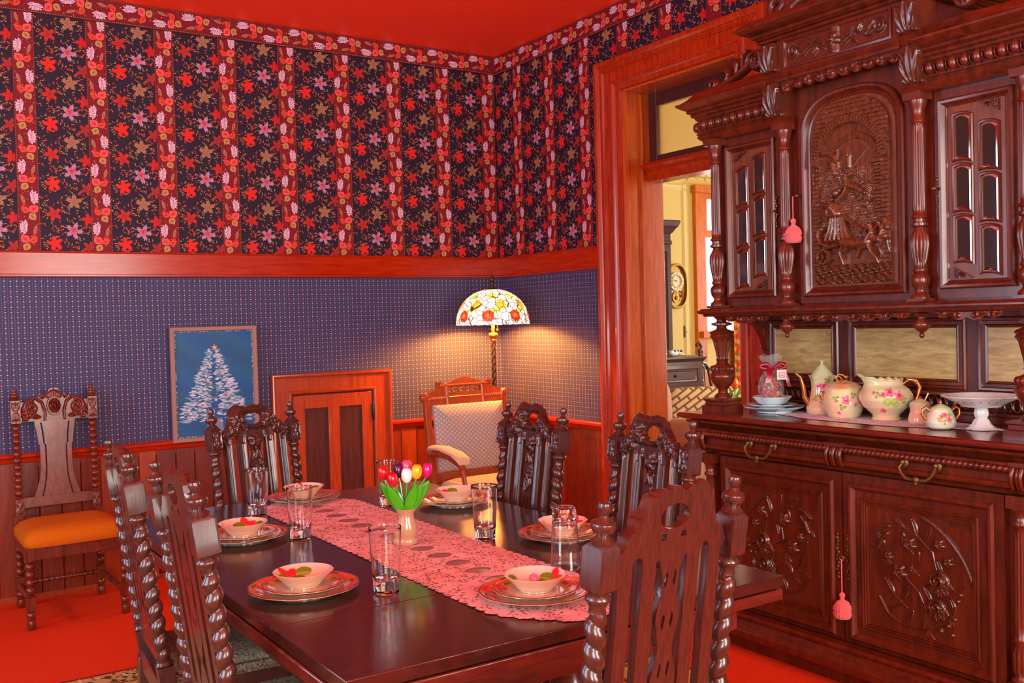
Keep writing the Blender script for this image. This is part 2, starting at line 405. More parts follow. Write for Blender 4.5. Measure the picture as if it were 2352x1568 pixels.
# lace (thread shown where the cloth is, see-through between)
def lace(name, c1, c2, scale):
    m, N, L, b = newmat(name)
    tc = N.new('ShaderNodeTexCoord'); v = N.new('ShaderNodeTexVoronoi'); v.feature = 'DISTANCE_TO_EDGE'; v.inputs['Scale'].default_value = scale
    v2 = N.new('ShaderNodeTexNoise'); v2.inputs['Scale'].default_value = scale * 0.35; v2.inputs['Detail'].default_value = 5
    L.new(tc.outputs['Object'], v.inputs['Vector']); L.new(tc.outputs['Object'], v2.inputs['Vector'])
    a = N.new('ShaderNodeMath'); a.operation = 'LESS_THAN'; a.inputs[1].default_value = 0.17; L.new(v.outputs['Distance'], a.inputs[0])
    k = N.new('ShaderNodeMath'); k.operation = 'GREATER_THAN'; k.inputs[1].default_value = 0.53; L.new(v2.outputs['Fac'], k.inputs[0])
    o = N.new('ShaderNodeMath'); o.operation = 'MAXIMUM'; L.new(a.outputs[0], o.inputs[0]); L.new(k.outputs[0], o.inputs[1])
    at = N.new('ShaderNodeAttribute'); at.attribute_name = 'Col'; sp = N.new('ShaderNodeSeparateColor'); L.new(at.outputs['Color'], sp.inputs[0])
    # Col.r = woven density (1 solid edge), Col.g = sheer window
    o2 = N.new('ShaderNodeMath'); o2.operation = 'MAXIMUM'; L.new(o.outputs[0], o2.inputs[0]); L.new(sp.outputs[0], o2.inputs[1])
    sh = N.new('ShaderNodeMath'); sh.operation = 'MULTIPLY'; sh.inputs[1].default_value = 0.68; L.new(sp.outputs[1], sh.inputs[0])
    o3 = N.new('ShaderNodeMath'); o3.operation = 'SUBTRACT'; o3.use_clamp = True; L.new(o2.outputs[0], o3.inputs[0]); L.new(sh.outputs[0], o3.inputs[1])
    o4 = N.new('ShaderNodeMath'); o4.operation = 'MAXIMUM'; o4.inputs[1].default_value = 0.30; L.new(o3.outputs[0], o4.inputs[0])
    L.new(o4.outputs[0], b.inputs['Alpha'])
    mx = N.new('ShaderNodeMix'); mx.data_type = 'RGBA'; mx.inputs[6].default_value = (*c1, 1); mx.inputs[7].default_value = (*c2, 1)
    L.new(v2.outputs['Fac'], mx.inputs[0]); L.new(mx.outputs[2], b.inputs['Base Color']); b.inputs['Roughness'].default_value = 0.8
lace('lace', S(232, 158, 150), S(222, 176, 172), 72)
lace('lace_white', S(226, 208, 224), S(236, 226, 236), 130)

def glassy(name, rough=0.0, tint=(1, 1, 1), thin=False):
    m, N, L, b = newmat(name)
    b.inputs['Base Color'].default_value = (*tint, 1); b.inputs['Roughness'].default_value = rough
    b.inputs['Transmission Weight'].default_value = 1.0; b.inputs['IOR'].default_value = 1.12 if thin else 1.48
    return m
glassy('glass')
def film(name, alpha, c=(1, 1, 1), rough=0.05):
    m, N, L, b = newmat(name); b.inputs['Base Color'].default_value = (*c, 1); b.inputs['Roughness'].default_value = rough
    b.inputs['Alpha'].default_value = alpha; b.inputs['Specular IOR Level'].default_value = 1.0; b.inputs['Coat Weight'].default_value = 1.0
film('cellophane', 0.12)
def emit(name, c, s):
    m, N, L, b = newmat(name); b.inputs['Base Color'].default_value = (*c, 1); b.inputs['Emission Color'].default_value = (*c, 1); b.inputs['Emission Strength'].default_value = s
emit('window_glow', (0.93, 0.95, 1.0), 3.2)
glassy('transom_glass', 0.55, S(246, 230, 176), thin=True)
def shademat():
    m, N, L, b = newmat('stained_glass')
    a = N.new('ShaderNodeAttribute'); a.attribute_name = 'Col'
    tc = N.new('ShaderNodeTexCoord'); v = N.new('ShaderNodeTexVoronoi'); v.feature = 'DISTANCE_TO_EDGE'; v.inputs['Scale'].default_value = 24
    L.new(tc.outputs['Object'], v.inputs['Vector'])
    g = N.new('ShaderNodeMath'); g.operation = 'GREATER_THAN'; g.inputs[1].default_value = 0.038; L.new(v.outputs['Distance'], g.inputs[0])
    mx = N.new('ShaderNodeMix'); mx.data_type = 'RGBA'; L.new(g.outputs[0], mx.inputs[0]); mx.inputs[6].default_value = (0.10, 0.03, 0.01, 1)
    L.new(a.outputs['Color'], mx.inputs[7]); L.new(mx.outputs[2], b.inputs['Base Color']); L.new(mx.outputs[2], b.inputs['Emission Color'])
    b.inputs['Emission Strength'].default_value = 0.95; b.inputs['Roughness'].default_value = 0.25
shademat()

# ---------------------------------------------------------------- room shell
XW, YW, ZC = -5.9, -8.2, 3.394
ZB, ZR1, ZR0, ZCH = 3.262, 1.928, 1.803, 0.80

NAVY, RED, RED2 = S(36, 22, 42), S(120, 14, 30), S(96, 20, 26)
class Paper:
    """printed motifs laid on a wall; h runs along the wall"""
    def __init__(s, mb, fn): s.mb = mb; s.fn = fn
    def poly(s, P, col, lay, cen=None):
        P = np.array(P); n = len(P); cz = P.mean(0) if cen is None else np.array(cen)
        Q = np.vstack([P, cz]); V = [s.fn(h, z, lay * 0.00022) for h, z in Q]
        C_ = np.tile(np.array(col[0]), (n + 1, 1)); C_[-1] = col[1]
        s.mb.add(V, [(i, (i + 1) % n, n) for i in range(n)], 0, C_)
    def rect(s, h0, h1, z0, z1, col, lay): s.mb.add([s.fn(h0, z0, lay * .00022), s.fn(h1, z0, lay * .00022), s.fn(h1, z1, lay * .00022), s.fn(h0, z1, lay * .00022)], [(0, 1, 2, 3)], 0, col)
def maple(x, z, R, a, seed, spiky=0.5, n=26, lobes=5):
    spiky = min(.72, spiky + .12)
    rr = random.Random(seed); P = []
    for i in range(n * 2):
        t = 2 * PI * i / (n * 2); l = abs(math.cos(lobes / 2 * t)) ** 1.25
        q = R * (1 - spiky + spiky * l) * (1.06 if i % 2 == 0 else 0.82) * (0.92 + 0.16 * rr.random())
        P.append((x + q * math.cos(t + a), z + q * math.sin(t + a)))
    return P
def leafp(x, z, L_, w, a, n=7):
    P = []
    for i in range(n + 1): t = i / n; P.append((t * L_, w * math.sin(PI * t ** 0.9)))
    for i in range(n - 1, 0, -1): t = i / n; P.append((t * L_, -w * math.sin(PI * t ** 0.9)))
    c, s_ = math.cos(a), math.sin(a); return [(x + p * c - q * s_, z + p * s_ + q * c) for p, q in P]
sprig = []
_r = random.Random(3)
for i in range(170):
    h, z = _r.uniform(0.004, 0.262), _r.uniform(0, 0.335)
    if min(math.hypot(h - a, (z - b + 0.1675) % 0.335 - 0.1675) for a, b in ((0.178, 0.30), (0.07, 0.227), (0.172, 0.133), (0.072, 0.062), (0.245, 0.2), (0.245, 0.04))) > 0.034:
        sprig.append((h, z, _r.random(), _r.uniform(0, 2 * PI)))
def field_tile(pp, h0, z0, zmin, zmax, hmax=1e9, hmin=-1e9):
    """one repeat of the dark leaf field, 0.268 wide x 0.335 high; z0 is the repeat's bottom"""
    def ok(h, z, r): return zmin < z - r and z + r < zmax and hmin < h < hmax
    big = [(0.178, 0.30, 0.045, 0, S(150, 116, 84), S(176, 96, 66), 0.42), (0.07, 0.227, 0.046, .4, S(196, 44, 30), S(150, 30, 34), 0.5), (0.172, 0.133, 0.05, .9, S(176, 140, 168), S(190, 44, 60), 0.56),
           (0.072, 0.062, 0.046, 1.5, S(214, 30, 24), S(206, 40, 30), 0.45), (0.250, 0.20, 0.040, .2, S(196, 24, 26), S(180, 30, 30), 0.45), (0.250, 0.04, 0.040, .8, S(166, 40, 36), S(150, 30, 34), 0.5)]
    for k, (h, z, R, a, c1, c2, sp) in enumerate(big):
        if ok(h0 + h, z0 + z, R * .55): 
            P = [(min(p, h0 + 0.27), min(max(q, zmin), zmax)) for p, q in maple(h0 + h, z0 + z, R, a + 0.3, k, sp)]
            pp.poly(P, (c1, c2), 5, (min(h0 + h, h0 + .262), z0 + z))
            if k in (2,):
                for j in range(3): pp.poly(leafp(h0 + h, z0 + z, 0.026, 0.0042, 1.0 + j * 0.75), (S(206, 50, 56), S(214, 60, 60)), 6)
            if k == 0:
                for j in range(5): pp.poly(leafp(h0 + h, z0 + z, 0.03, 0.0015, j * 1.257 + .3), (S(112, 76, 60), S(112, 76, 60)), 6)
    for h, z, t, a in sprig:
        if not ok(h0 + h, z0 + z, 0.008): continue
        if t < 0.74: pp.poly(leafp(h0 + h, z0 + z, 0.018, 0.0027, a, 4), ((S(172, 140, 96), S(150, 120, 80)) if t < .45 else (S(190, 70, 50), S(160, 40, 40))), 4)
        else:
            for j in range(2): pp.poly([(h0 + h + 0.006 * math.cos(a + j * 2.1) + 0.0042 * math.cos(q), z0 + z + 0.006 * math.sin(a + j * 2.1) + 0.0042 * math.sin(q)) for q in (0, 1.05, 2.1, 3.15, 4.2, 5.25)], ((S(200, 40, 30), S(226, 90, 50)) if j else (S(206, 96, 40), S(230, 130, 60))), 4)
def motif(pp, fn2, flip, seed=0):
    """half repeat (0.1675 long, 0.10 wide) of the flower-and-leaf band; fn2 maps (along, across) to wall coords"""
    s_ = -1 if flip else 1
    def T(P): return [fn2(.084 + (a - .084) * 1.12, max(-.049, min(.049, b * s_ * 1.22))) for a, b in P]
    # blossom: layered petals
    for j in range(9):
        a = 0.5 + j * 0.42 if j < 7 else 1.2 + (j - 7) * .9
        L_ = 0.040 if j < 7 else 0.027
        pp.poly(T(leafp(0.025, 0.010, L_, 0.0070, a - 0.55 + PI / 2 - 1.1, 6)), (S(226, 200, 216), S(150, 34, 66)), 6 + (j % 2) + (2 if j > 6 else 0))
    pp.poly(T(leafp(0.098, 0.004, 0.046, 0.020, 2.35, 8)), (S(236, 96, 92), S(206, 24, 34)), 7)
    pp.poly(T(leafp(0.098, 0.002, 0.040, 0.0150, -2.1, 8)), (S(222, 74, 44), S(186, 54, 40)), 7)
    pp.poly(T(leafp(0.104, 0.004, 0.040, 0.0165, 0.55, 8)), (S(196, 150, 84), S(150, 92, 56)), 8)
    for (x, z, a, L_) in ((0.098, 0.004, 2.35, .04), (0.098, 0.002, -2.1, .034), (0.104, 0.004, .55, .034)):
        pp.poly(T(leafp(x, z, L_, 0.0009, a, 3)), (S(96, 20, 24), S(96, 20, 24)), 9)
    pp.poly(T(leafp(0.012, -0.030, 0.052, 0.0075, 0.25, 7)), (S(176, 120, 84), S(140, 80, 56)), 6)
    pp.poly(T(leafp(0.055, -0.012, 0.03, 0.006, -0.7, 5)), (S(206, 40, 34), S(206, 40, 34)), 6)
    rr = random.Random(seed % 5)
    for j in range(16):
        a, b = rr.uniform(0, 0.16), rr.uniform(-0.04, 0.04); c = (S(206, 60, 60), S(224, 130, 100)) if j % 3 else (S(210, 170, 160), S(230, 190, 180))
        pp.poly(T([(a + 0.0024 * math.cos(q), b + 0.0024 * math.sin(q)) for q in (0, 1.26, 2.5, 3.8, 5)]), c, 5)
def stripe(pp, h, z1, z0):
    pp.rect(h, h + 0.112, z0, z1, RED2, 1); pp.rect(h + 0.010, h + 0.102, z0, z1, RED, 2)
    n = int((z1 - z0) / 0.0105)
    for k in range(n):
        for hh in (h + 0.004, h + 0.108):
            z = z1 - (k + .5) * 0.0105
            pp.poly([(hh + .0027 * math.cos(q), z + .0027 * math.sin(q)) for q in (0, 1.57, 3.14, 4.71)], (S(196, 80, 50), S(206, 100, 60)), 3)
    k = 0; z = z1 - 0.002
    while z - 0.1675 > z0 - 0.03:
        motif(pp, lambda a, b, z=z: (h + 0.056 + b, max(z - a, z0)), k % 2, k); z -= 0.1675; k += 1
    if z - 0.06 > z0: motif(pp, lambda a, b, z=z: (h + 0.056 + b, max(z - a, z0)), k % 2, k)
def border(pp, h0, h1, z0, z1):
    pp.rect(h0, h1, z0, z1, RED2, 8); pp.rect(h0, h1, z0 + 0.018, z1 - 0.012, RED, 9)
    pp.rect(h0, h1, z0, z0 + 0.003, S(24, 14, 20), 10)
    sv = pp.fn; pp.fn = lambda h, z, o: sv(h, z, o + 0.0022)
    h = h0 + 0.005; k = 0; zc = (z0 + z1) / 2 + 0.003
    while h + 0.1675 < h1 + 0.02:
        motif(pp, lambda a, b, h=h: (min(h + a, h1), zc + b * 1.05), k % 2, k); h += 0.1675; k += 1
    for i in range(int((h1 - h0) / 0.0115)):
        hh = h0 + (i + .5) * 0.0115
        for zz, q0 in ((z0 + 0.009, 0.0032), (z1 - 0.005, 0.0022)):
            pp.poly([(hh + q0 * math.cos(q), zz + q0 * math.sin(q)) for q in (0, 1.57, 3.14, 4.71)], (S(206, 110, 66), S(214, 130, 80)), 6)
    pp.fn = sv

def wall(name, fn, h0, h1, stripes, zones, extra=None):
    mb = MB()
    for (a, b, z0, z1) in zones['paper']: mb.add([fn(a, z0, 0), fn(b, z0, 0), fn(b, z1, 0), fn(a, z1, 0)], [(0, 1, 2, 3)], 0, NAVY)
    for (a, b, z0, z1) in zones['dots']: mb.add([fn(a, z0, 0), fn(b, z0, 0), fn(b, z1, 0), fn(a, z1, 0)], [(0, 1, 2, 3)], 1, NAVY)
    pp = Paper(mb, fn)
    for st in stripes:
        h, zt, zb = st[:3]; hm = st[3] if len(st) > 3 else 1e9
        if len(st) < 5: stripe(pp, h, zt, zb)
        z0 = ZB - 0.335
        while z0 > ZR1 - 0.34: field_tile(pp, h + 0.112, z0, zb, zt, hm, st[5] if len(st) > 5 else -1e9); z0 -= 0.335
    if 'border' in zones: border(pp, *zones['border'])
    mb.nonorm = True
    return struct(mb.build(name, ['wallpaper', 'dotted_paper'], smooth=False))
# wall carrying the small door (y = 0)
A_ST = [-3.164 - 0.379 * k for k in range(1, 8)] + [-3.158 + 0.379 * k for k in range(0, 9)]
A_ST = sorted(A_ST)
wall('wall_left', lambda h, z, o: (h, -o, z), -5.9, 0, [(h, ZB, ZR1, -0.003) for h in A_ST],
     dict(paper=[(XW, 0, ZR1 - .05, ZC)], dots=[(XW, 0, 0.7, ZR0 + .05)], border=(-5.9, 0, ZB, ZC - 0.001)))
# wall with the doorway (x = 0); h = -y
DY0, DY1, DZ = -1.42, -2.36, 2.86   # clear opening
def zcut(h): return ZR1
B_ST = []
for k in range(20):
    h = 0.223 + 0.385 * k
    B_ST.append(h)
ms = []
for h in B_ST:
    lo = ZR1 if h + 0.38 < 1.24 else 3.06
    if 0.8 < h < 1.24: lo = ZR1 if h + 0.112 < 1.2 else 3.06
    if h > 2.6: lo = ZR1; ms.append((h, ZB, lo, 8.1)); continue
    ms.append((h, ZB, lo, 1.19 if lo == ZR1 else 2.75))
ms.append((B_ST[2], ZB, 3.05, 1e9, 'nostripe', 1.19))
ms.insert(0, (B_ST[0] - 0.379, ZB, ZR1, 1e9, 'nostripe'))
wall('wall_right', lambda h, z, o: (-o, -h, z), 0, 8, [m if m[1] > m[2] else m for m in ms],
     dict(paper=[(0, 1.25, ZR1 - .05, ZC), (1.25, 2.6, 2.9, ZC), (2.6, 8.2, ZR1 - .05, ZC)], dots=[(0, 1.25, 0.7, ZR0 + .05), (2.5, 8.2, 0.7, ZR0 + .05)], border=(0, 8.15, ZB, ZC - 0.001)))
# solid wall cores behind the paper
m_ = MB(); m_.box(XW - .15, -0.02, 0.004, 0.15, 0, ZC); struct(m_.build('wall_left_core', 'plaster', smooth=False))
m_ = MB(); m_.box(0.004, 0.30, DY0, 0.15, 0, ZC); m_.box(0.004, 0.30, YW - .15, DY1, 0, ZC); m_.box(0.004, 0.30, DY1, DY0, DZ, ZC)
struct(m_.build('wall_right_core', 'plaster', smooth=False))
m_ = MB()
for a, b, c, d in ((YW - .15, -5.15, 0, ZC), (-5.15, -3.45, 0, .7), (-5.15, -3.45, 2.95, ZC), (-3.45, -2.35, 0, ZC), (-2.35, -1.05, 0, .7), (-2.35, -1.05, 2.95, ZC), (-1.05, 0.0, 0, ZC)):
    m_.box(XW - .15, XW, a, b, c, d)
struct(m_.build('wall_side', 'plaster', smooth=False))
m_ = MB()
for a, b, c, d in ((XW, -5.2, 0, ZC), (-5.2, -3.5, 0, .7), (-5.2, -3.5, 2.95, ZC), (-3.5, -2.4, 0, ZC), (-2.4, -.7, 0, .7), (-2.4, -.7, 2.95, ZC), (-.7, 0, 0, ZC)):
    m_.box(a, b, YW - .15, YW, c, d)
struct(m_.build('wall_rear', 'plaster', smooth=False))
m_ = MB(); m_.box(XW - .15, 0.004, YW - .15, 0.004, -0.1, 0.0); struct(m_.build('floor', 'carpet', smooth=False))
m_ = MB(); m_.box(XW - .15, 0.004, YW - .15, 0.004, ZC, ZC + .1); struct(m_.build('ceiling', 'ceiling_paint', smooth=False))
for k, (ax, a0, a1) in enumerate((('y', -5.2, -3.5), ('y', -2.4, -.7), ('x', -5.15, -3.45), ('x', -2.35, -1.05))):
    m_ = MB(); z0, z1 = .7, 2.95; am = (a0 + a1) / 2
    for (p, q, c, d) in ((a0 - .1, a0 + .04, z0 - .1, z1 + .1), (a1 - .04, a1 + .1, z0 - .1, z1 + .1), (a0, a1, z1 - .04, z1 + .12), (a0 - .12, a1 + .12, z0 - .08, z0 + .03), (a0, a1, (z0 + z1) / 2 - .02, (z0 + z1) / 2 + .02)):
        if ax == 'y': m_.box(p, q, YW - .1, YW + .03, c, d)
        else: m_.box(XW - .1, XW + .03, p, q, c, d)
    struct(m_.build('window_%d' % (k + 1), 'trim_wood', smooth=False))

# picture rail band, chair rail, wainscot
def along(name, prof, mat, segA, segB):
    """sweep (out, z) profile along both walls"""
    m_ = MB()
    for a, b in segA:
        L_ = [[(x, -o, z) for o, z in prof] for x in (a, b)]
        if b == 0: L_[1] = [(-o, -o, z) for o, z in prof]
        m_.grid(L_)
    for a, b in segB:
        L_ = [[(-o, y, z) for o, z in prof] for y in (a, b)]
        if a == 0: L_[0] = [(-o, -o, z) for o, z in prof]
        m_.grid(L_)
    return struct(m_.build(name, mat, angle=30))
along('trim_1', [(0, ZR1 + .012), (.012, ZR1 + .012), (.014, ZR1 + .004), (.022, ZR1), (.022, ZR0 + .008), (.034, ZR0 + .004), (.034, ZR0 - .006), (.01, ZR0 - .012), (0, ZR0 - .012)], 'trim_wood_h', [(XW, 0)], [(0, -1.2), (-2.62, -8.2)])
along('trim_2', [(0, ZCH + .022), (.03, ZCH + .022), (.042, ZCH + .014), (.042, ZCH), (.03, ZCH - .008), (.024, ZCH - .03), (.012, ZCH - .036), (.012, ZCH - .06), (0, ZCH - .06)], 'trim_wood_h', [(XW, -1.756), (-.92, 0)], [(0, -1.2), (-2.62, -8.2)])
m_ = MB(); rr = random.Random(11)
def boards(fn, a, b):
    h = a; k = 0
    while h < b - 0.01:
        w_ = min(0.098 + 0.02 * rr.random(), b - h); mi = rr.choice((0, 1, 2, 0)) if k % 2 else rr.choice((1, 2))
        V = [fn(h, 0.006), fn(h + 0.005, 0.014), fn(h + w_ - 0.005, 0.014), fn(h + w_, 0.006)]
        P = [[(x, y, z) for x, y in V] for z in (0.0, ZCH - 0.02)]
        m_.grid(P, mi=mi); h += w_; k += 1
boards(lambda h, o: (h, -o), XW, -1.72); boards(lambda h, o: (h, -o), -.95, -0.012); boards(lambda h, o: (-o, -h), 0.012, 1.21)
boards(lambda h, o: (-o, -h), 2.6, 8.1)
struct(m_.build('trim_3', ['board_a', 'board_b', 'board_c'], smooth=False))
along('trim_4', [(0, .03), (.016, .03), (.022, .02), (.022, 0)], 'board_a', [(XW, -1.76), (-.92, 0)], [(0, -1.2), (-2.62, -8.2)])

# ---- small cupboard door in the left wall
d1 = bpy.data.objects.new('door_1', None); COL.objects.link(d1); d1.location = (-1.338, 0, 0); struct(d1)
m_ = MB(); W2, HT = 0.418, 1.176
def upath(W, T, prof, fn, m_):
    # profile (inset from outer edge, out) along left-top-right
    R = [[fn(-W + i, 0, o), fn(-W + i, T - i, o), fn(W - i, T - i, o), fn(W - i, 0, o)] for i, o in prof]
    m_.grid(np.array(R).transpose(1, 0, 2))
upath(W2, HT, [(0, 0), (0, .038), (.004, .044), (.012, .046), (.02, .044), (.024, .034), (.026, .024), (.108, .024), (.112, .034), (.120, .038), (.13, .034), (.136, .02), (.136, .004)], lambda x, z, o: (x, -o, z), m_)
m_.build('casing', 'door_wood', d1, angle=25)
m_ = MB(); y = -.012; iw, it = W2 - .142, HT - .145
zb = 0.06
for a, b, c, d in ((-iw, -iw + .075, zb, it), (iw - .075, iw, zb, it), (-iw + .075, iw - .075, it - .085, it), (-iw + .075, iw - .075, zb, zb + .12), (-.038, .038, zb + .12, it - .085)):
    m_.box(a, b, y - .012, y + .012, c, d)
m_.build('door_frame', 'door_wood', d1, bevel=.002)
m_ = MB(); m_.box(-iw + .07, -.03, y - .002, y + .008, zb + .1, it - .08); m_.box(.03, iw - .07, y - .002, y + .008, zb + .1, it - .08)
m_.build('door_panel', 'panel_dark', d1, smooth=False)
for z in (0.9, 0.25):
    m_ = MB(); m_.lathe([(.001, -.062), (.004, -.058), (.007, -.05), (.007, .05), (.004, .058), (.001, .062)], 10, (iw + .004, -.03, z)); m_.box(iw - .008, iw + .016, -.028, -.02, z - .045, z + .045)
    m_.build('hinge', 'black_iron', d1)
m_ = MB(); m_.box(-iw - .01, iw + .01, -.004, .0, 0, it + .01); m_.build('door_stop', 'panel_dark', d1, smooth=False)

# ---- doorway casing, jamb lining, transom in the right wall
dc = bpy.data.objects.new('door_2', None); COL.objects.link(dc); struct(dc)
m_ = MB()
prof = [(0, 0), (0, .040), (.008, .046), (.03, .046), (.04, .036), (.046, .028), (.060, .028), (.07, .036), (.078, .036), (.084, .024), (.15, .024), (.156, .034), (.17, .038), (.18, .032), (.19, .02), (.22, .02), (.228, .0)]
cy, W = (DY0 + DY1) / 2, (DY0 - DY1) / 2 + .228
R = [[(-o, cy + W - i, 0), (-o, cy + W - i, 3.06 - i * .88), (-o, cy - W + i, 3.06 - i * .88), (-o, cy - W + i, 0)] for i, o in prof]
m_.grid(np.array(R).transpose(1, 0, 2)); m_.build('casing', 'trim_wood', dc, angle=25)
m_ = MB()
m_.box(-.001, .305, DY0 - .012, DY0 + .003, 0, DZ); m_.box(-.001, .305, DY1 - .003, DY1 + .012, 0, DZ); m_.box(-.001, .305, DY1, DY0, DZ - .012, DZ + .003)
for yy in (DY0 - .02, DY1 + .012): m_.box(.0, .035, yy, yy + .008, 0, DZ - .012)
m_.box(.12, .135, DY0 - .03, DY0 - .012, 0, DZ - .02); m_.box(.12, .135, DY1 + .012, DY1 + .03, 0, DZ - .02)
m_.build('jamb_lining', 'jamb_wood', dc, bevel=.002)
m_ = MB(); m_.grid([[(x, y, z) for x, z in ((.30, 2.42), (.13, 2.42), (.11, 2.40), (.12, 2.385), (.15, 2.37), (.17, 2.34), (.18, 2.315), (.30, 2.315), (.30, 2.42))] for y in (DY0 - .012, DY1 + .012)])
m_.build('transom_bar', 'trim_wood', dc, angle=25)
m_ = MB()
for a, b, c, d in ((DY0 - .08, DY0 - .012, 2.42, DZ - .012), (DY1 + .012, DY1 + .08, 2.42, DZ - .012), (DY1 + .08, DY0 - .08, 2.42, 2.47), (DY1 + .08, DY0 - .08, DZ - .09, DZ - .012)): m_.box(.20, .235, a, b, c, d)
fr = m_.build('transom_frame', 'panel_dark', dc, bevel=.003)
m_ = MB(); m_.box(.213, .221, DY1 + .07, DY0 - .07, 2.46, DZ - .08); m_.build('transom_pane', 'transom_glass', fr, smooth=False)
# casing on the parlor side
m_ = MB(); R = [[(.30 + o, cy + W - i, 0), (.30 + o, cy + W - i, 3.06 - i * .88), (.30 + o, cy - W + i, 3.06 - i * .88), (.30 + o, cy - W + i, 0)] for i, o in prof]
m_.grid(np.array(R).transpose(1, 0, 2)); m_.build('casing', 'far_wood', dc, angle=25)
# ================================================================ sideboard (local: x along the wall, -y to the front)
def turned(m_, prof, c, n=24, flutes=None, mi=0):
    """prof of (r,z); flutes=(z0,z1,count,depth)"""
    def rf(r, z, t):
        for (z0, z1, k, dp) in (flutes or []):
            if z0 <= z <= z1: return max(r * (1 - dp * 1.25 * (0.5 + 0.5 * math.cos(k * t)) ** 2), 1e-4)
        return max(r, 1e-4)
    if flutes: n = max(n, 7 * max(f[2] for f in flutes))
    m_.lathe(prof, n, c, rf=rf, mi=mi)
def dens(prof, step=0.02):
    out = [prof[0]]
    for a, b in zip(prof[:-1], prof[1:]):
        n = max(1, int(abs(b[1] - a[1]) / step))
        for i in range(1, n + 1): out.append((a[0] + (b[0] - a[0]) * i / n, a[1] + (b[1] - a[1]) * i / n))
    return out
SB = thing('carved_sideboard', 'tall dark carved wooden sideboard with columns, arched relief door and mirrored cupboards', 'sideboard', (0, -3.46, 0), -PI / 2)
# --- lower case
m_ = MB(); m_.loftbox(.785, -.05, -.620, [(.04, 0), (.04, .062), (.085, .064), (.09, .075), (.09, .095), (.08, .10), (.075, .112), (.065, .116), (.060, .128), (.055, .124), (.050, .132), (.052, .138), (.040, .140), (.030, .15), (.0, .152)]); m_.loftbox(.775, -.05, -.575, [(0, .15), (0, .845)])
m_.build('lower_case', 'side_wood', SB, angle=25)
m_ = MB(); m_.loftbox(.79, -.05, -.585, [(.0, .843), (.03, .848), (.038, .858), (.030, .866), (.02, .87), (.02, .905), (.026, .91), (.026, .955), (.035, .962), (.045, .975), (.06, .985), (.065, .997), (.0, .999)])
m_.build('drawer_rail', 'side_wood', SB, angle=25)
m_ = MB(); m_.loftbox(.80, -.045, -.60, [(.03, .998), (.062, 1.002), (.078, 1.010), (.082, 1.018), (.078, 1.026), (.070, 1.030)])
m_.build('worktop', 'table_edge', SB, angle=25)
def roped(m_, x0, x1, y, z, r, pitch):
    n = int((x1 - x0) / pitch * 8); xs = np.linspace(x0, x1, n); th = np.arange(10) * 2 * PI / 10
    P = np.zeros((10, n, 3)); q = xs[None, :] / pitch * 2 * PI + th[:, None] * 1.0
    R = r * (.72 + .28 * np.abs(np.cos(q / 2 * 1.0 + 0)))
    P[..., 0] = xs; P[..., 1] = y - R * np.sin(th[:, None]); P[..., 2] = z + R * np.cos(th[:, None])
    m_.grid(P, closeu=True)
def drawer(x0, x1):
    m_ = MB(); cx = (x0 + x1) / 2
    m_.box(x0, x1, -.632, -.59, .868, .952)
    m_.grid([[(x, -.632 - o, z) for o, z in ((0, .868), (.014, .872), (.018, .88), (.012, .888), (.004, .892), (.004, .915), (.012, .92), (.008, .925), (.006, .945), (.02, .95), (.02, .958), (0, .96))] for x in (x0, x1)])
    dr = m_.build('drawer', 'side_wood', SB, angle=25)
    m_ = MB(); roped(m_, x0, x1, -.650, .937, .013, .021); m_.build('rope_moulding', 'side_wood', dr, angle=60)
    m_ = MB(); hw = .068
    for s_ in (-1, 1):
        m_.ball((cx + s_ * hw, -.648, .918), (.017, .008, .022)); m_.ball((cx + s_ * hw, -.662, .920), .009)
        m_.tube([(cx + s_ * hw, -.665, .914), (cx + s_ * (hw + .005), -.676, .900), (cx + s_ * hw * .9, -.68, .880), (cx + s_ * hw * .6, -.68, .864), (cx + s_ * .012, -.68, .862), (cx, -.68, .866)], [.004, .0055, .005, .007, .006, .008], 8)
    m_.ball((cx, -.681, .863), (.014, .009, .012)); m_.ball((cx, -.681, .850), .006)
    m_.build('bail_handle', 'old_brass', dr)
drawer(-.735, -.035); drawer(.035, .735)
def corbel(parent, x, z0, z1, yf, w=.034, out=.03):
    m_ = MB(); n = 9
    for k in range(5):
        xx = x + (k - 2) * w * .45
        pts = [(xx + (k - 2) * .002 * i / n, yf - out * math.sin(PI * (.15 + .75 * (1 - i / n))) - .004 * math.cos(k * PI), z1 - (z1 - z0) * i / n) for i in range(n + 1)]
        m_.tube(pts, [w * .30 * (1 - .35 * i / n) for i in range(n + 1)], 8)
    m_.box(x - w, x + w, yf - .004, yf + .03, z0, z1)
    m_.box(x - w - .006, x + w + .006, yf - out - .006, yf + .03, z1 - .006, z1 + .008)
    return m_.build('carved_bracket', 'side_wood', parent, angle=50)
for x in (-.765, 0, .765): corbel(SB, x, .872, .955, -.628)
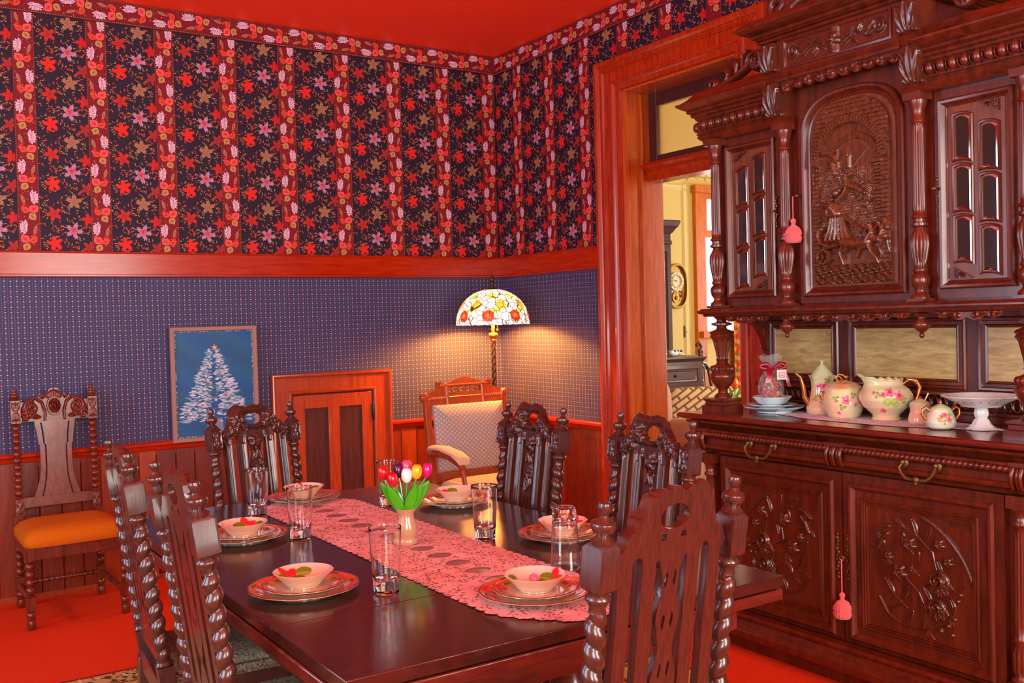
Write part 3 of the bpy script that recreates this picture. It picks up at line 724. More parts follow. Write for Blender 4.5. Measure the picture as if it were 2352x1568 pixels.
# --- lower doors
def flower_field(U, V, flip):
    s_ = -1 if flip else 1; u = U * s_
    o = np.zeros_like(U)
    def cp(pts, r, h, r1=None):
        nonlocal o; o = np.maximum(o, g_caps(u, V, pts, max(r, .0052), h, r1 and max(r1, .0045)))
    def lf(x, z, a, L_, w_, h):
        nonlocal o; o = np.maximum(o, g_leaf(u, V, x, z, a, L_ * 1.08, w_ * 1.15, h))
    # arch fillet in the outer top corner (right door: top right)
    R = .33; D = np.hypot(u + .10, V + .085)
    o = np.where((D > R) & (u > -.1) & (V > -.08), .006, o)
    o = np.maximum(o, np.where((np.abs(D - R) < .004) & (u > -.1) & (V > -.08), .009, 0))
    o = np.where((u > .12) & (V > .13) & (D > R + .014) & (u < .205) & (V < .205) , .003, o)
    cp([(.08, .02), (.06, .10), (.0, .15), (-.06, .175), (-.13, .17)], .004, .010)
    cp([(-.03, .02), (-.02, .08), (-.06, .11), (-.12, .09), (-.17, .10)], .0035, .009)
    cp([(.02, -.19), (.03, -.12), (.0, -.06), (-.05, -.02)], .0035, .009)
    cp([(-.17, -.11), (-.13, -.17), (-.08, -.195), (.0, -.20), (.06, -.18)], .006, .013, .004)
    cp([(-.18, .14), (-.15, .165), (-.12, .17)], .010, .015); cp([(-.17, .08), (-.15, .12), (-.13, .14)], .010, .015)
    cp([(-.15, -.10), (-.11, -.09), (-.05, -.13)], .0035, .008)
    for a in ((.0, .15, 1.9, .07, .012), (.03, .13, 1.2, .075, .012), (-.05, .17, 2.5, .07, .011), (.05, .10, .8, .06, .011), (-.02, .11, 2.9, .06, .011), (-.06, .105, 1.6, .05, .011),
              (-.14, .095, 2.3, .055, .011), (-.17, .1, -2.2, .05, .010), (-.10, .02, 2.9, .06, .011), (-.05, .03, -.5, .06, .011), (-.01, .04, 1.3, .055, .011), (-.03, -.03, -2.4, .055, .011),
              (.02, -.03, -1.0, .06, .012), (-.10, -.09, 2.2, .07, .012), (-.08, -.11, .9, .06, .012), (-.07, -.12, -2.6, .06, .011), (.02, -.13, 1.2, .06, .011), (-.05, -.19, 1.1, .06, .012),
              (.05, -.18, .3, .06, .012), (.02, -.2, -.5, .05, .011), (.13, -.05, -1.2, .05, .010), (.15, -.08, -1.9, .045, .010), (.13, -.12, -1.4, .045, .010), (.16, -.02, .6, .035, .009), (.10, .03, 2.0, .05, .010)):
        lf(a[0], a[1], a[2], a[3], a[4], .011)
    for x, z, R_ in ((.085, .0, .045), (.075, -.10, .038)):
        o = np.maximum(o, g_rose(u, V, x, z, R_, .024))
        for k in range(5): lf(x, z, -2.6 + k * .55, R_ * 1.35, .018, .013)
    for x, z, R_ in ((-.035, .115, .033), (.09, .135, .026), (.125, .075, .022), (-.08, .0, .036), (-.125, .055, .02)):
        o = np.maximum(o, g_flower(u, V, x, z, R_, .018))
    for x, z in ((.16, -.06), (.145, -.13), (.12, -.16), (.09, -.185), (.135, -.19), (.17, -.035), (.10, -.14)):
        D = np.hypot(u - x, V - z) / .011; o = np.maximum(o, np.where(D < 1, .013 * np.sqrt(np.clip(1 - D * D, 0, 1)), 0))
    return o
def flower_field2(U, V):
    return np.maximum(flower_field(U, -V * .98 + .0, False) * ((V < .10) | (U > .0)), 0)
def lower_door(x0, x1, flip):
    m_ = MB(); m_.box(x0, x1, -.606, -.57, .155, .838)
    cx, cz = (x0 + x1) / 2, .487
    frame_mould(m_, cx - .305, cx + .305, .172, .806, -.606, [(0, 0), (0, .012), (.008, .020), (.018, .020), (.024, .010), (.030, .004), (.034, -.010), (.056, -.010), (.058, .006), (.063, .013), (.067, .012), (.069, .006), (.073, .010), (.076, .009), (.078, .003), (.082, .006), (.085, .005), (.087, -.002), (.091, .0), (.094, -.006)], cap=False)
    dr = m_.build('door', 'side_wood', SB, angle=25)
    m_ = MB(); hw, hh = .215, .228
    m_.M = Matrix.Translation((cx, 0, cz))
    relief(m_, -hw, hw, -hh, hh, .0021, lambda U, V: 1.35 * flower_field(U, V, flip), None, -.598, .012)
    m_.build('floral_carving', 'door_relief', dr, angle=60)
    m_ = MB(); kx = (x1 - .022) if flip else (x0 + .022)
    for k in range(13): m_.ball((kx + .004 * math.sin(k * 2.1), -.609, .41 + k * .0145), (.0065 + .003 * math.cos(k * 1.7), .005, .0095), 8, 6)
    m_.build('escutcheon', 'old_brass', dr)
    return dr
lower_door(-.675, -.003, True); rd = lower_door(.003, .675, False)
m_ = MB(); m_.tube([(.025, -.612, .50), (.025, -.640, .50)], .004, 8); m_.tube([(.025 + .010 * math.cos(a), -.648, .50 + .010 * math.sin(a)) for a in np.linspace(0, 2 * PI, 14, endpoint=False)], .0022, 6, closed=True)
m_.build('key', 'brass', rd)
# --- lower front columns
for s_ in (-1, 1):
    m_ = MB(); x = s_ * .735; y = -.610
    m_.box(x - .036, x + .036, y - .03, y + .035, .152, .20); m_.box(x - .036, x + .036, y - .03, y + .035, .80, .845)
    turned(m_, dens([(.032, .20), (.035, .21), (.024, .225), (.030, .25), (.032, .30), (.022, .335), (.028, .345), (.028, .355), (.022, .365), (.024, .40), (.021, .72), (.021, .735), (.029, .742), (.029, .752), (.022, .76), (.024, .785), (.034, .80)], .03), (x, y, 0), 24, [(.39, .73, 10, .14), (.25, .31, 10, .16)])
    m_.build('column', 'side_wood', SB, angle=50)
# --- balusters that carry the upper case
def baluster(x, y):
    m_ = MB(); b = 1.030
    m_.loftbox(.050, y + .06, y - .05, [(.02, b), (.02, b + .03), (.008, b + .035), (.008, b + .05), (.014, b + .054), (.014, b + .062), (.0, b + .066)])
    m_.M = Matrix.Translation((x, 0, 0)); m2 = MB(); m2.M = m_.M
    V = MB(); V.M = Matrix.Translation((x, 0, 0))
    V.loftbox(.050, y + .06, y - .05, [(.02, b), (.02, b + .03), (.008, b + .035), (.008, b + .05), (.014, b + .054), (.014, b + .062), (.0, b + .066)])
    V.M = Matrix.Identity(4)
    turned(V, dens([(.042, b + .066), (.040, b + .075), (.022, b + .09), (.022, b + .105), (.028, b + .112), (.046, b + .135), (.058, b + .160), (.060, b + .172), (.052, b + .182), (.048, b + .186), (.055, b + .192), (.061, b + .203), (.055, b + .214), (.030, b + .222), (.024, b + .236), (.030, b + .244), (.026, b + .25),
                    (.030, b + .275), (.044, b + .335), (.050, b + .347), (.056, b + .353), (.050, b + .362), (.058, b + .370), (.050, b + .378), (.026, b + .388), (.022, b + .400), (.048, b + .408), (.048, b + .416), (.024, b + .422), (.022, b + .432), (.034, b + .442), (.036, b + .446)], .008), (x, y, 0), 32, [(b + .190, b + .216, 16, .12), (b + .250, b + .345, 8, .14)])
    V.build('baluster', 'side_wood', SB, angle=50)
for s_ in (-1, 1): baluster(s_ * .735, -.52)
# --- niche back with framed panels, and the ring gallery shelf
m_ = MB(); m_.box(-.80, .80, -.17, -.11, 1.03, 1.48)
for x0, x1 in ((-.76, -.345), (-.295, .275), (.325, .76)):
    frame_mould(m_, x0, x1, 1.155, 1.452, -.170, [(0, 0), (0, .006), (.006, .012), (.014, .010), (.018, .002), (.030, .002), (.034, .008), (.040, .006), (.046, -.004)], cap=False)
bk = m_.build('niche_back', 'side_wood', SB, angle=25)
for x0, x1 in ((-.76, -.345), (-.295, .275), (.325, .76)):
    m_ = MB(); m_.box(x0 + .042, x1 - .042, -.1715, -.15, 1.197, 1.408); m_.build('figured_panel', 'panel_golden_sheen', bk, smooth=False)
m_ = MB(); m_.box(-.80, .80, -.235, -.17, 1.135, 1.150); m_.box(-.80, .80, -.215, -.17, 1.03, 1.062); m_.box(-.80, .80, -.175, -.168, 1.062, 1.135); m_.box(-.80, .80, -.225, -.19, 1.062, 1.075)
g = m_.build('gallery_shelf', 'side_wood', SB, bevel=.003)
m_ = MB()
for k in range(46):
    x = -.775 + k * .0345
    m_.tube([(x + .0155 * math.cos(a), -.210, 1.105 + .022 * math.sin(a)) for a in np.linspace(0, 2 * PI, 16, endpoint=False)], [.0058] * 16, 6, closed=True)
m_.build('ring_gallery', 'side_wood', g, angle=60)
for s_ in (-1, 1):
    m_ = MB(); poly = [(-.17, 1.30), (-.185, 1.31), (-.20, 1.36), (-.24, 1.42), (-.34, 1.455), (-.44, 1.478), (-.17, 1.478)]
    m_.prism(poly, s_ * .775 - .02, s_ * .775 + .02, plane='yz'); m_.build('scroll_bracket', 'side_wood', SB, angle=30)
# --- shelf under the upper case
m_ = MB(); m_.loftbox(.77, -.12, -.555, [(.0, 1.476), (.02, 1.477), (.026, 1.482), (.024, 1.488), (.036, 1.490), (.045, 1.497), (.045, 1.503), (.036, 1.508), (.03, 1.514), (.0, 1.516)])
m_.build('shelf', 'side_wood', SB, angle=25)
def leafy_valance(parent, x0, x1, ztop, y, amp, n, mirror=True, name='carved_valance', arch=0.0):
    """pierced leafy strip hanging from a rail"""
    m_ = MB(); cx, hw = (x0 + x1) / 2, (x1 - x0) / 2
    def edge(U):
        q = np.abs(U - cx) / hw
        return ztop - arch * (q ** 2) - amp * (.45 + .4 * np.abs(np.sin(q * PI * n)) + .15 * np.cos(q * PI)) * np.where(q > .97, .5, 1)
    def hf(U, V):
        q = (U - cx) / hw; o = np.full_like(U, .004)
        for k in range(n):
            for s_ in (-1, 1):
                xc = cx + s_ * hw * (k + .5) / n; zc = ztop - arch * ((k + .5) / n) ** 2 - amp * .42; r = min(amp * .42, hw / n * .42)
                o = np.maximum(o, g_caps(U, V, spiral(xc, zc, r, 1.1, PI / 2, s_ * (1 if k % 2 else -1)), r * .26, .012))
                o = np.maximum(o, g_leaf(U, V, xc, zc, (0 if s_ > 0 else PI), hw / n * .8, amp * .22, .011))
        return o
    relief(m_, x0, x1, ztop - amp - arch - .002, ztop, .0028, hf, lambda U, V: edge(U) - V, y, .012)
    return m_.build(name, 'side_wood', parent, angle=60)
leafy_valance(SB, -.66, -.40, 1.478, -.575, .034, 2); leafy_valance(SB, -.30, .30, 1.478, -.575, .034, 4); leafy_valance(SB, .40, .66, 1.478, -.575, .034, 2)
for s_ in (-1, 1):
    m_ = MB(); turned(m_, [(.020, 1.478), (.026, 1.470), (.018, 1.462), (.016, 1.452), (.030, 1.436), (.031, 1.424), (.018, 1.406), (.006, 1.398), (.009, 1.392), (.010, 1.386), (.005, 1.379), (.0005, 1.377)], (s_ * .325, -.54, 0), 20)
    m_.build('pendant', 'side_wood', SB, angle=60)
# --- upper case
m_ = MB(); m_.box(-.775, .775, -.49, -.12, 1.515, 2.32); m_.box(-.335, .335, -.49, -.12, 2.32, 2.64)
m_.build('upper_case', 'side_wood', SB, smooth=False)
def glazed_door(x0, x1, flip):
    """tall door with six small mirror panes stepping in two columns"""
    s_ = -1 if flip else 1; cx = (x0 + x1) / 2; hw = (x1 - x0) / 2
    m_ = MB(); m_.box(x0 - .02, x1 + .02, -.500, -.488, 1.525, 2.305)
    frame_mould(m_, x0, x1, 1.560, 2.262, -.500, [(0, 0), (0, .014), (.006, .020), (.015, .018), (.022, .008), (.026, .002), (.030, .004), (.036, -.004), (.042, -.004)], cap=False)
    dr = m_.build('glazed_door', 'side_wood', SB, angle=25)
    panes = []
    for c, dz in ((-1, .075), (1, -.0)):
        for k in range(3): panes.append((s_ * c * .051, 1.612 + .186 * k + (.045 if c < 0 else 0), c))
    m_ = MB(); H_, Wd = .160, .034; sl = .16 * s_
    def outline(px, pz, c, g, y):
        # pane outline with curved sloping head and foot
        P = []
        for t in np.linspace(-1, 1, 9): P.append((cx + px + t * (Wd - g), y, pz + g + .010 * t * t * 0 + sl * -t * Wd * .8 + .006 * (1 - t * t)))
        for t in np.linspace(1, -1, 9): P.append((cx + px + t * (Wd - g), y, pz + H_ - g + sl * -t * Wd * .8 + .010 * (1 - t * t)))
        return P
    m2 = MB(); m3 = MB()
    for px, pz, c in panes:
        m_.rings([outline(px, pz, c, g, -.5015 - o) for g, o in ((-.008, 0), (-.008, .005), (-.004, .010), (.001, .009), (.003, .004), (.003, .0))], cap=False)
        m3.rings([outline(px, pz, c, g, y) for g, y in ((.002, -.5025), (.010, -.5045))], cap=False)
        m2.add(outline(px, pz, c, .010, -.5045), [tuple(range(18))])
    # stile plate behind panes
    mp = MB(); mp.box(x0 + .036, x1 - .036, -.502, -.49, 1.592, 2.23); mp.build('door_plate', 'upper_plate', dr, smooth=False)
    m_.build('pane_moulding', 'side_wood', dr, angle=30)
    m3.build('pane_bevel', 'mirror_bevel', dr, smooth=False); pm = m2.build('mirror_pane', 'mirror_dark', dr, smooth=False)
    for (tx, tz, a, b) in ((s_ * .090, 2.226, -s_, -1), (-s_ * .090, 1.597, s_, 1)):
        P = lambda U, V: np.maximum.reduce([(tx * a + .02 - (U - cx) * a) * 0 - 1 + 0 * U, -((tx - (U - cx)) * -a), -((tz - V) * -b)])
        def sd(U, V, tx=tx, tz=tz, a=a, b=b):
            p = ((U - cx) - tx) * a; q = (V - tz) * b
            return np.maximum.reduce([-p, -q, (p / .075 + q / .042 - 1) * .03])
        def hf(U, V, tx=tx, tz=tz, a=a, b=b):
            p = ((U - cx) - tx) * a; q = (V - tz) * b
            e = np.minimum(np.minimum(p, q), -(p / .075 + q / .042 - 1) * .03)
            return .003 + np.where(e < .005, .006, 0) + g_leaf(p, q, .008, .006, .35, .05, .008, .008)
        x_a, x_b = sorted((cx + tx, cx + tx + a * .075)); z_a, z_b = sorted((tz, tz + b * .042))
        m_ = MB(); relief(m_, x_a, x_b, z_a, z_b, .0024, hf, sd, -.503, .004); m_.build('corner_carving', 'door_relief', dr, angle=60)
    m_ = MB(); kx = x1 + .004 if flip else x0 - .004
    for k in range(11): m_.ball((kx + .003 * math.sin(k * 2.1), -.510, 1.87 + k * .0125), (.0055 + .0025 * math.cos(k * 1.7), .004, .008), 8, 6)
    m_.tube([(kx, -.51, 1.935), (kx, -.535, 1.935)], .0035, 8); m_.ball((kx - .0, -.540, 1.935), (.011, .004, .007), 8, 6)
    m_.build('escutcheon', 'old_brass', dr)
glazed_door(-.70, -.405, True); glazed_door(.385, .675, False)
# --- arched centre door with the chariot relief
def archloop(w, z0, z1, y, rt=.13, n=9, flat=.10):
    """rectangle with a wide curved head"""
    P = [(-w, y, z0), (w, y, z0)]
    rx, rz = w, flat + (w - .2) * .2
    for a in np.linspace(0, PI, 2 * n + 1):
        c, s_ = math.cos(a), math.sin(a)
        P.append((rx * math.copysign(abs(c) ** .72, c), y, z1 - rz + rz * abs(s_) ** .85))
    return P
m_ = MB(); m_.box(-.275, .275, -.506, -.488, 1.525, 2.44)
m_.rings([archloop(.247 - i, 1.552 + i, 2.400 - i, -.506 - o, flat=.17 - i * .3) for i, o in [(0, 0), (0, .014), (.006, .021), (.015, .019), (.022, .009), (.027, .002), (.031, .005), (.037, .002), (.040, -.002)]], cap=False)
ad = m_.build('arched_door', 'side_wood', SB, angle=25)
m_ = MB(); m_.add(archloop(.205, 1.592, 2.358, -.5085, flat=.155), [tuple(range(21))]); m_.build('door_plate', 'upper_plate', ad, smooth=False)
def T_(px, py): return ((px - 437) / 1440, 1.600 + (1425 - py) / 1720)
def chariot(U, V): return 1.35 * chariot0(U, V)
def chariot0(U, V):
    o = np.full_like(U, .002); rng = np.random.default_rng(4)
    # brick wall around the big arch
    def C(x, y): return T_(x, y)
    acx, acz = C(425, 560); ro, ri = .178, .148
    D = np.hypot(U - acx, (V - acz) * 1.0); inside = (D < ri) & (V > acz) | ((np.abs(U - acx) < ri - .004) & (V <= acz))
    row = np.floor(V / .018); cu_ = ((U + row % 2 * .018) % .036) / .036; cr_ = (V % .018) / .018
    mort = (cu_ < .07) | (cr_ < .12)
    o = np.where(~inside, np.where(mort, .010, .013), o)
    ang = np.arctan2(V - acz, U - acx); vou = ((ang * 11) % 1 < .10)
    o = np.where((D > ri) & (D < ro) & (V > acz), np.where(vou, .012, .019), o)
    # inner arch
    bx, bz = C(455, 600); D2 = np.hypot(U - bx, V - bz); an2 = np.arctan2(V - bz, U - bx)
    o = np.where((D2 > .105) & (D2 < .130) & (V > bz) & inside, np.where((an2 * 9) % 1 < .1, .003, .007), o)
    x0, x1 = C(590, 0)[0], C(645, 0)[0]
    o = np.where((U > x0) & (U < x1) & (V < bz) & (V > C(0, 960)[1]), np.where(((V % .014) < .002) | (((U + np.floor(V / .014) % 2 * .012) % .024) < .002), .006, .010), o)
    o = np.where((U > x0 - .008) & (U < x1 + .008) & (np.abs(V - bz) < .006), .014, o)
    def cp(pts, r, h, r1=None, sc=1440):
        nonlocal o; o = np.maximum(o, g_caps(U, V, [C(*p) for p in pts], r, h, r1))
    # pillars of the big arch
    for xa, xb in ((150, 210), (655, 700)):
        a_, b_ = C(xa, 0)[0], C(xb, 0)[0]; o = np.where((U > a_) & (U < b_) & (V < acz + .01) & (V > acz - .01), .020, o)
    # small ruined arch, columns, distant spire
    cp([(240, 490), (280, 490), (320, 520), (335, 560)], .012, .014); cp([(310, 565), (325, 640)], .014, .014); cp([(285, 560), (345, 560)], .006, .017)
    cp([(418, 475), (420, 530)], .004, .010, .010); cp([(420, 530), (420, 610)], .010, .009); cp([(340, 480), (345, 600)], .006, .008)
    cp([(545, 495), (450, 600)], .003, .006)
    # foliage texture behind
    n = np.sin(U * 420 + np.sin(V * 260) * 2) * np.sin(V * 330 + np.sin(U * 300) * 2)
    fz = (V < C(0, 620)[1]) & (V > C(0, 1130)[1]) & inside
    o = np.where(fz, np.maximum(o, .004 + .0028 * n), o)
    # rocky ground
    gz = C(0, 1290)[1]; n2 = np.sin(U * 150 + V * 420 + 3 * np.sin(V * 130)) * .5 + np.sin(U * 60 - V * 500) * .5
    o = np.where(V < gz, .010 + .007 * n2, o)
    # goddess figure: head, torso, arms, gown
    cp([(350, 790)], .018, .026) if False else None
    for (x, y, r, h) in ((345, 785, .020, .030), (310, 800, .012, .022), (370, 770, .014, .024)):
        D = np.hypot(U - C(x, y)[0], V - C(x, y)[1]) / r; o = np.maximum(o, np.where(D < 1, h * np.sqrt(np.clip(1 - D * D, 0, 1)), 0))
    cp([(310, 880), (330, 905), (345, 930)], .030, .030, .024)
    cp([(355, 840), (400, 800), (430, 740)], .011, .028, .008); cp([(430, 740), (420, 690), (455, 665)], .009, .028, .007)
    cp([(430, 740), (480, 760), (520, 790)], .016, .026, .012)
    cp([(330, 930), (400, 960), (470, 1020), (560, 1095), (590, 1085)], .008, .026, .006); cp([(280, 900), (285, 935), (345, 935)], .010, .026)
    for (x, y, r, h) in ((545, 780, .030, .026), (560, 840, .022, .026), (530, 870, .022, .022), (480, 800, .018, .022), (545, 950, .010, .022), (520, 740, .016, .022)):
        D = np.hypot(U - C(x, y)[0], V - C(x, y)[1]) / r; o = np.maximum(o, np.where(D < 1, h * np.sqrt(np.clip(1 - D * D, 0, 1)) * (.8 + .2 * np.sin(U * 700) * np.sin(V * 640)), 0))
    for k in range(6): cp([(310 + k * 16, 960), (290 + k * 24, 1060), (270 + k * 32, 1110)], .011, .024, .013)
    for k in range(4): cp([(200 + k * 8, 840 + k * 40), (260, 860 + k * 34)], .008, .013)
    # chariot body, wheel
    cp([(225, 1030), (215, 1080), (235, 1130), (290, 1160), (370, 1150)], .011, .028, .009); cp([(240, 1030), (228, 1028)], .012, .028)
    wx, wz = C(258, 1228); D = np.hypot(U - wx, V - wz); aw = np.arctan2(V - wz, U - wx)
    o = np.where(D < .032, np.where(D > .024, .030, np.where((np.cos(aw * 3) ** 2 > .8) | (D < .007), .028, .016)), o)
    # horses
    cp([(400, 1140), (480, 1150), (560, 1150)], .026, .036, .024); cp([(560, 1140), (590, 1090), (585, 1040)], .020, .034, .014); cp([(585, 1035), (560, 1060), (545, 1080)], .012, .034, .007)
    cp([(400, 1150), (370, 1200), (385, 1260), (390, 1290)], .013, .030, .006); cp([(430, 1160), (400, 1200), (350, 1180)], .010, .028, .006)
    cp([(570, 1170), (590, 1220), (620, 1260), (630, 1300)], .012, .030, .005); cp([(550, 1180), (500, 1190), (480, 1250)], .010, .026, .005)
    cp([(640, 1140), (660, 1080), (640, 1030)], .018, .028, .012); cp([(640, 1025), (610, 1060)], .011, .028, .007); cp([(690, 1060), (680, 1010)], .016, .024, .011); cp([(680, 1000), (662, 1050)], .010, .026, .007)
    cp([(600, 1130), (680, 1120)], .016, .028); cp([(660, 1140), (640, 1200), (650, 1240)], .009, .024, .005); cp([(690, 1150), (700, 1230)], .009, .022, .005)
    cp([(400, 1120), (340, 1130), (300, 1115)], .010, .024, .004)
    return o
m_ = MB()
def sdarch(U, V):
    w, z0, z1, f = .187, 1.600, 2.350, .155
    zz = z1 - f; q = np.where(V > zz, (np.clip(np.abs(U) / w, 0, 2) ** 2.4 + np.clip((V - zz) / f, 0, 2) ** 2.2) - 1, np.abs(U) / w - 1) * .08
    return np.maximum(q, z0 - V)
relief(m_, -.189, .189, 1.598, 2.352, .0022, chariot, sdarch, -.509, .004); m_.build('chariot_relief', 'carved_gold', ad, angle=60)
m_ = MB(); m_.tube([(-.262, -.508, 1.985), (-.262, -.535, 1.985)], .0035, 8); m_.ball((-.262, -.540, 1.985), (.010, .004, .007), 8, 6); m_.build('key', 'old_brass', ad)
# --- columns of the upper case
for x in (-.735, -.322, .322, .735):
    m_ = MB(); y = -.540; b = 1.516
    m_.box(x - .036, x + .036, y - .036, y + .04, b, b + .012); m_.box(x - .038, x + .038, y - .038, y + .05, 2.272, 2.30)
    turned(m_, dens([(.034, b + .012), (.033, b + .024), (.020, b + .034), (.018, b + .044), (.030, b + .062), (.034, b + .082), (.031, b + .098), (.020, b + .108), (.026, b + .114), (.026, b + .122), (.021, b + .130), (.029, b + .17), (.036, b + .215), (.034, b + .245), (.020, b + .272), (.018, b + .280), (.030, b + .286), (.030, b + .296), (.022, b + .300), (.022, b + .312), (.030, b + .316), (.028, b + .324), (.022, b + .33),
                     (.023, b + .345), (.0205, 2.17), (.0205, 2.185), (.027, 2.19), (.027, 2.198), (.021, 2.205), (.022, 2.235), (.030, 2.25), (.034, 2.272)], .02), (x, y, 0), 30, [(b + .140, b + .262, 12, .16), (b + .345, 2.172, 12, .13)])
    m_.build('column', 'side_wood', SB, angle=50)
# --- side cornices with egg moulding
CPROF = [(.0, 2.298), (.035, 2.300), (.04, 2.308), (.05, 2.316), (.055, 2.326), (.05, 2.332), (.058, 2.338), (.052, 2.346), (.052, 2.40), (.058, 2.405), (.062, 2.414), (.072, 2.420), (.076, 2.428), (.072, 2.432), (.086, 2.438), (.090, 2.446), (.086, 2.450), (.100, 2.456), (.115, 2.466), (.125, 2.474), (.125, 2.482), (.11, 2.486), (.09, 2.500), (.07, 2.520), (.06, 2.535), (0, 2.54)]
for s_ in (-1, 1):
    m_ = MB(); m_.M = Matrix.Translation((s_ * .565, 0, 0)); m_.loftbox(.21, -.12, -.505, CPROF, ends=((1, 0) if s_ < 0 else (0, 1)))
    co = m_.build('cornice', 'side_wood', SB, angle=25)
    m_ = MB(); n = 9
    for k in range(n):
        x = s_ * (.375 + (k + .5) * .046)
        m_.ball((x, -.572, 2.374), (.0185, .022, .024), 14, 9)
    for k in range(n + 1):
        x = s_ * (.375 + k * .046); m_.tube([(x, -.560, 2.350), (x, -.580, 2.362), (x, -.584, 2.376), (x, -.578, 2.392), (x, -.560, 2.399)], .0032, 6)
    m_.build('egg_moulding', 'side_wood', co, angle=80); m_ = MB()
    for k in range(9):
        y = -.545 + k * .046; m_.ball((s_ * .842, y, 2.374), (.022, .0185, .024), 14, 9)
    m_.build('egg_moulding', 'side_wood', co, angle=80)
# --- centre frieze, valance, brackets and cornice
m_ = MB(); m_.box(-.335, .335, -.60, -.12, 2.50, 2.645)
frame_mould(m_, -.262, .262, 2.512, 2.632, -.60, [(0, 0), (0, .008), (.008, .010), (.012, .002), (.016, .0)], cap=False)
m_.grid([[(x, -.6 - o, z) for o, z in ((0, 2.50), (.012, 2.498), (.016, 2.490), (.008, 2.482), (.014, 2.476), (.010, 2.466), (-.03, 2.464))] for x in (-.30, .30)])
m_.box(-.30, .30, -.596, -.50, 2.464, 2.50)
fz = m_.build('frieze', 'side_wood', SB, angle=25)
def frieze_carve(U, V):
    o = np.full_like(U, .0012); z = 2.571
    for s_ in (-1, 1):
        o = np.maximum(o, g_caps(U, V, [(s_ * .05, z - .02), (s_ * .10, z + .012), (s_ * .15, z - .012), (s_ * .19, z + .010)], .006, .013, .004))
        o = np.maximum(o, g_caps(U, V, spiral(s_ * .205, z + .004, .030, 1.4, PI / 2, -s_), .006, .013)); o = np.maximum(o, g_rose(U, V, s_ * .205, z + .004, .014, .014))
        for a, x, L_ in ((.7, .06, .05), (-.9, .08, .045), (1.1, .11, .045), (-.5, .13, .05), (.9, .16, .04)):
            o = np.maximum(o, g_leaf(U * s_, V, x, z, a, L_, .010, .012))
    o = np.maximum(o, g_caps(U, V, [(0, z - .045), (0, z + .05)], .022, .018)); o = np.maximum(o, g_flower(U, V, 0, z, .036, .026, 4))
    D = np.hypot(U, V - z) / .016; o = np.maximum(o, np.where(D < 1, .034 * np.sqrt(np.clip(1 - D * D, 0, 1)), 0))
    return o
m_ = MB(); relief(m_, -.245, .245, 2.520, 2.624, .0026, frieze_carve, None, -.600, .002); m_.build('frieze_carving', 'door_relief', fz, angle=60)
leafy_valance(SB, -.29, .29, 2.468, -.585, .042, 5, arch=.022)
CP2 = [(0, 2.640), (.012, 2.642), (.018, 2.650), (.012, 2.655), (.024, 2.658), (.022, 2.664), (.034, 2.667), (.040, 2.676), (.036, 2.680), (.056, 2.684), (.07, 2.692), (.085, 2.700), (.09, 2.710), (.078, 2.716), (.06, 2.735), (0, 2.74)]
m_ = MB(); m_.loftbox(.375, -.12, -.605, CP2); m_.build('cornice', 'side_wood', SB, angle=25)
for s_ in (-1, 1):
    x = s_ * .335
    for (z0, z1, yf, out, w) in ((2.330, 2.470, -.565, .045, .038), (2.515, 2.632, -.600, .030, .038)):
        m_ = MB()
        def hf(U, V, x=x, z0=z0, z1=z1, out=out):
            q = (V - z0) / (z1 - z0); return out * (.35 + .65 * np.sin(np.clip(q, 0, 1) * PI * .62) ** .8) + g_acanthus(U, V, x, z0, .19, (z1 - z0), .014) - .004
        relief(m_, x - w, x + w, z0, z1, .003, hf, None, yf, .03); m_.build('acanthus_bracket', 'door_relief', SB, angle=60)
    m_ = MB(); m_.M = Matrix.Translation((x, 0, 0))
    m_.loftbox(.042, -.12, -.575, [(0, 2.298), (.006, 2.302), (.012, 2.31), (.006, 2.316), (0, 2.33)]); m_.loftbox(.042, -.12, -.60, [(0, 2.47), (.008, 2.474), (.014, 2.482), (.008, 2.49), (.016, 2.50), (.004, 2.515)])
    m_.box(-.034, .034, -.57, -.12, 2.33, 2.47); m_.box(-.034, .034, -.60, -.12, 2.515, 2.64)
    m_.build('bracket_block', 'side_wood', SB, angle=30)
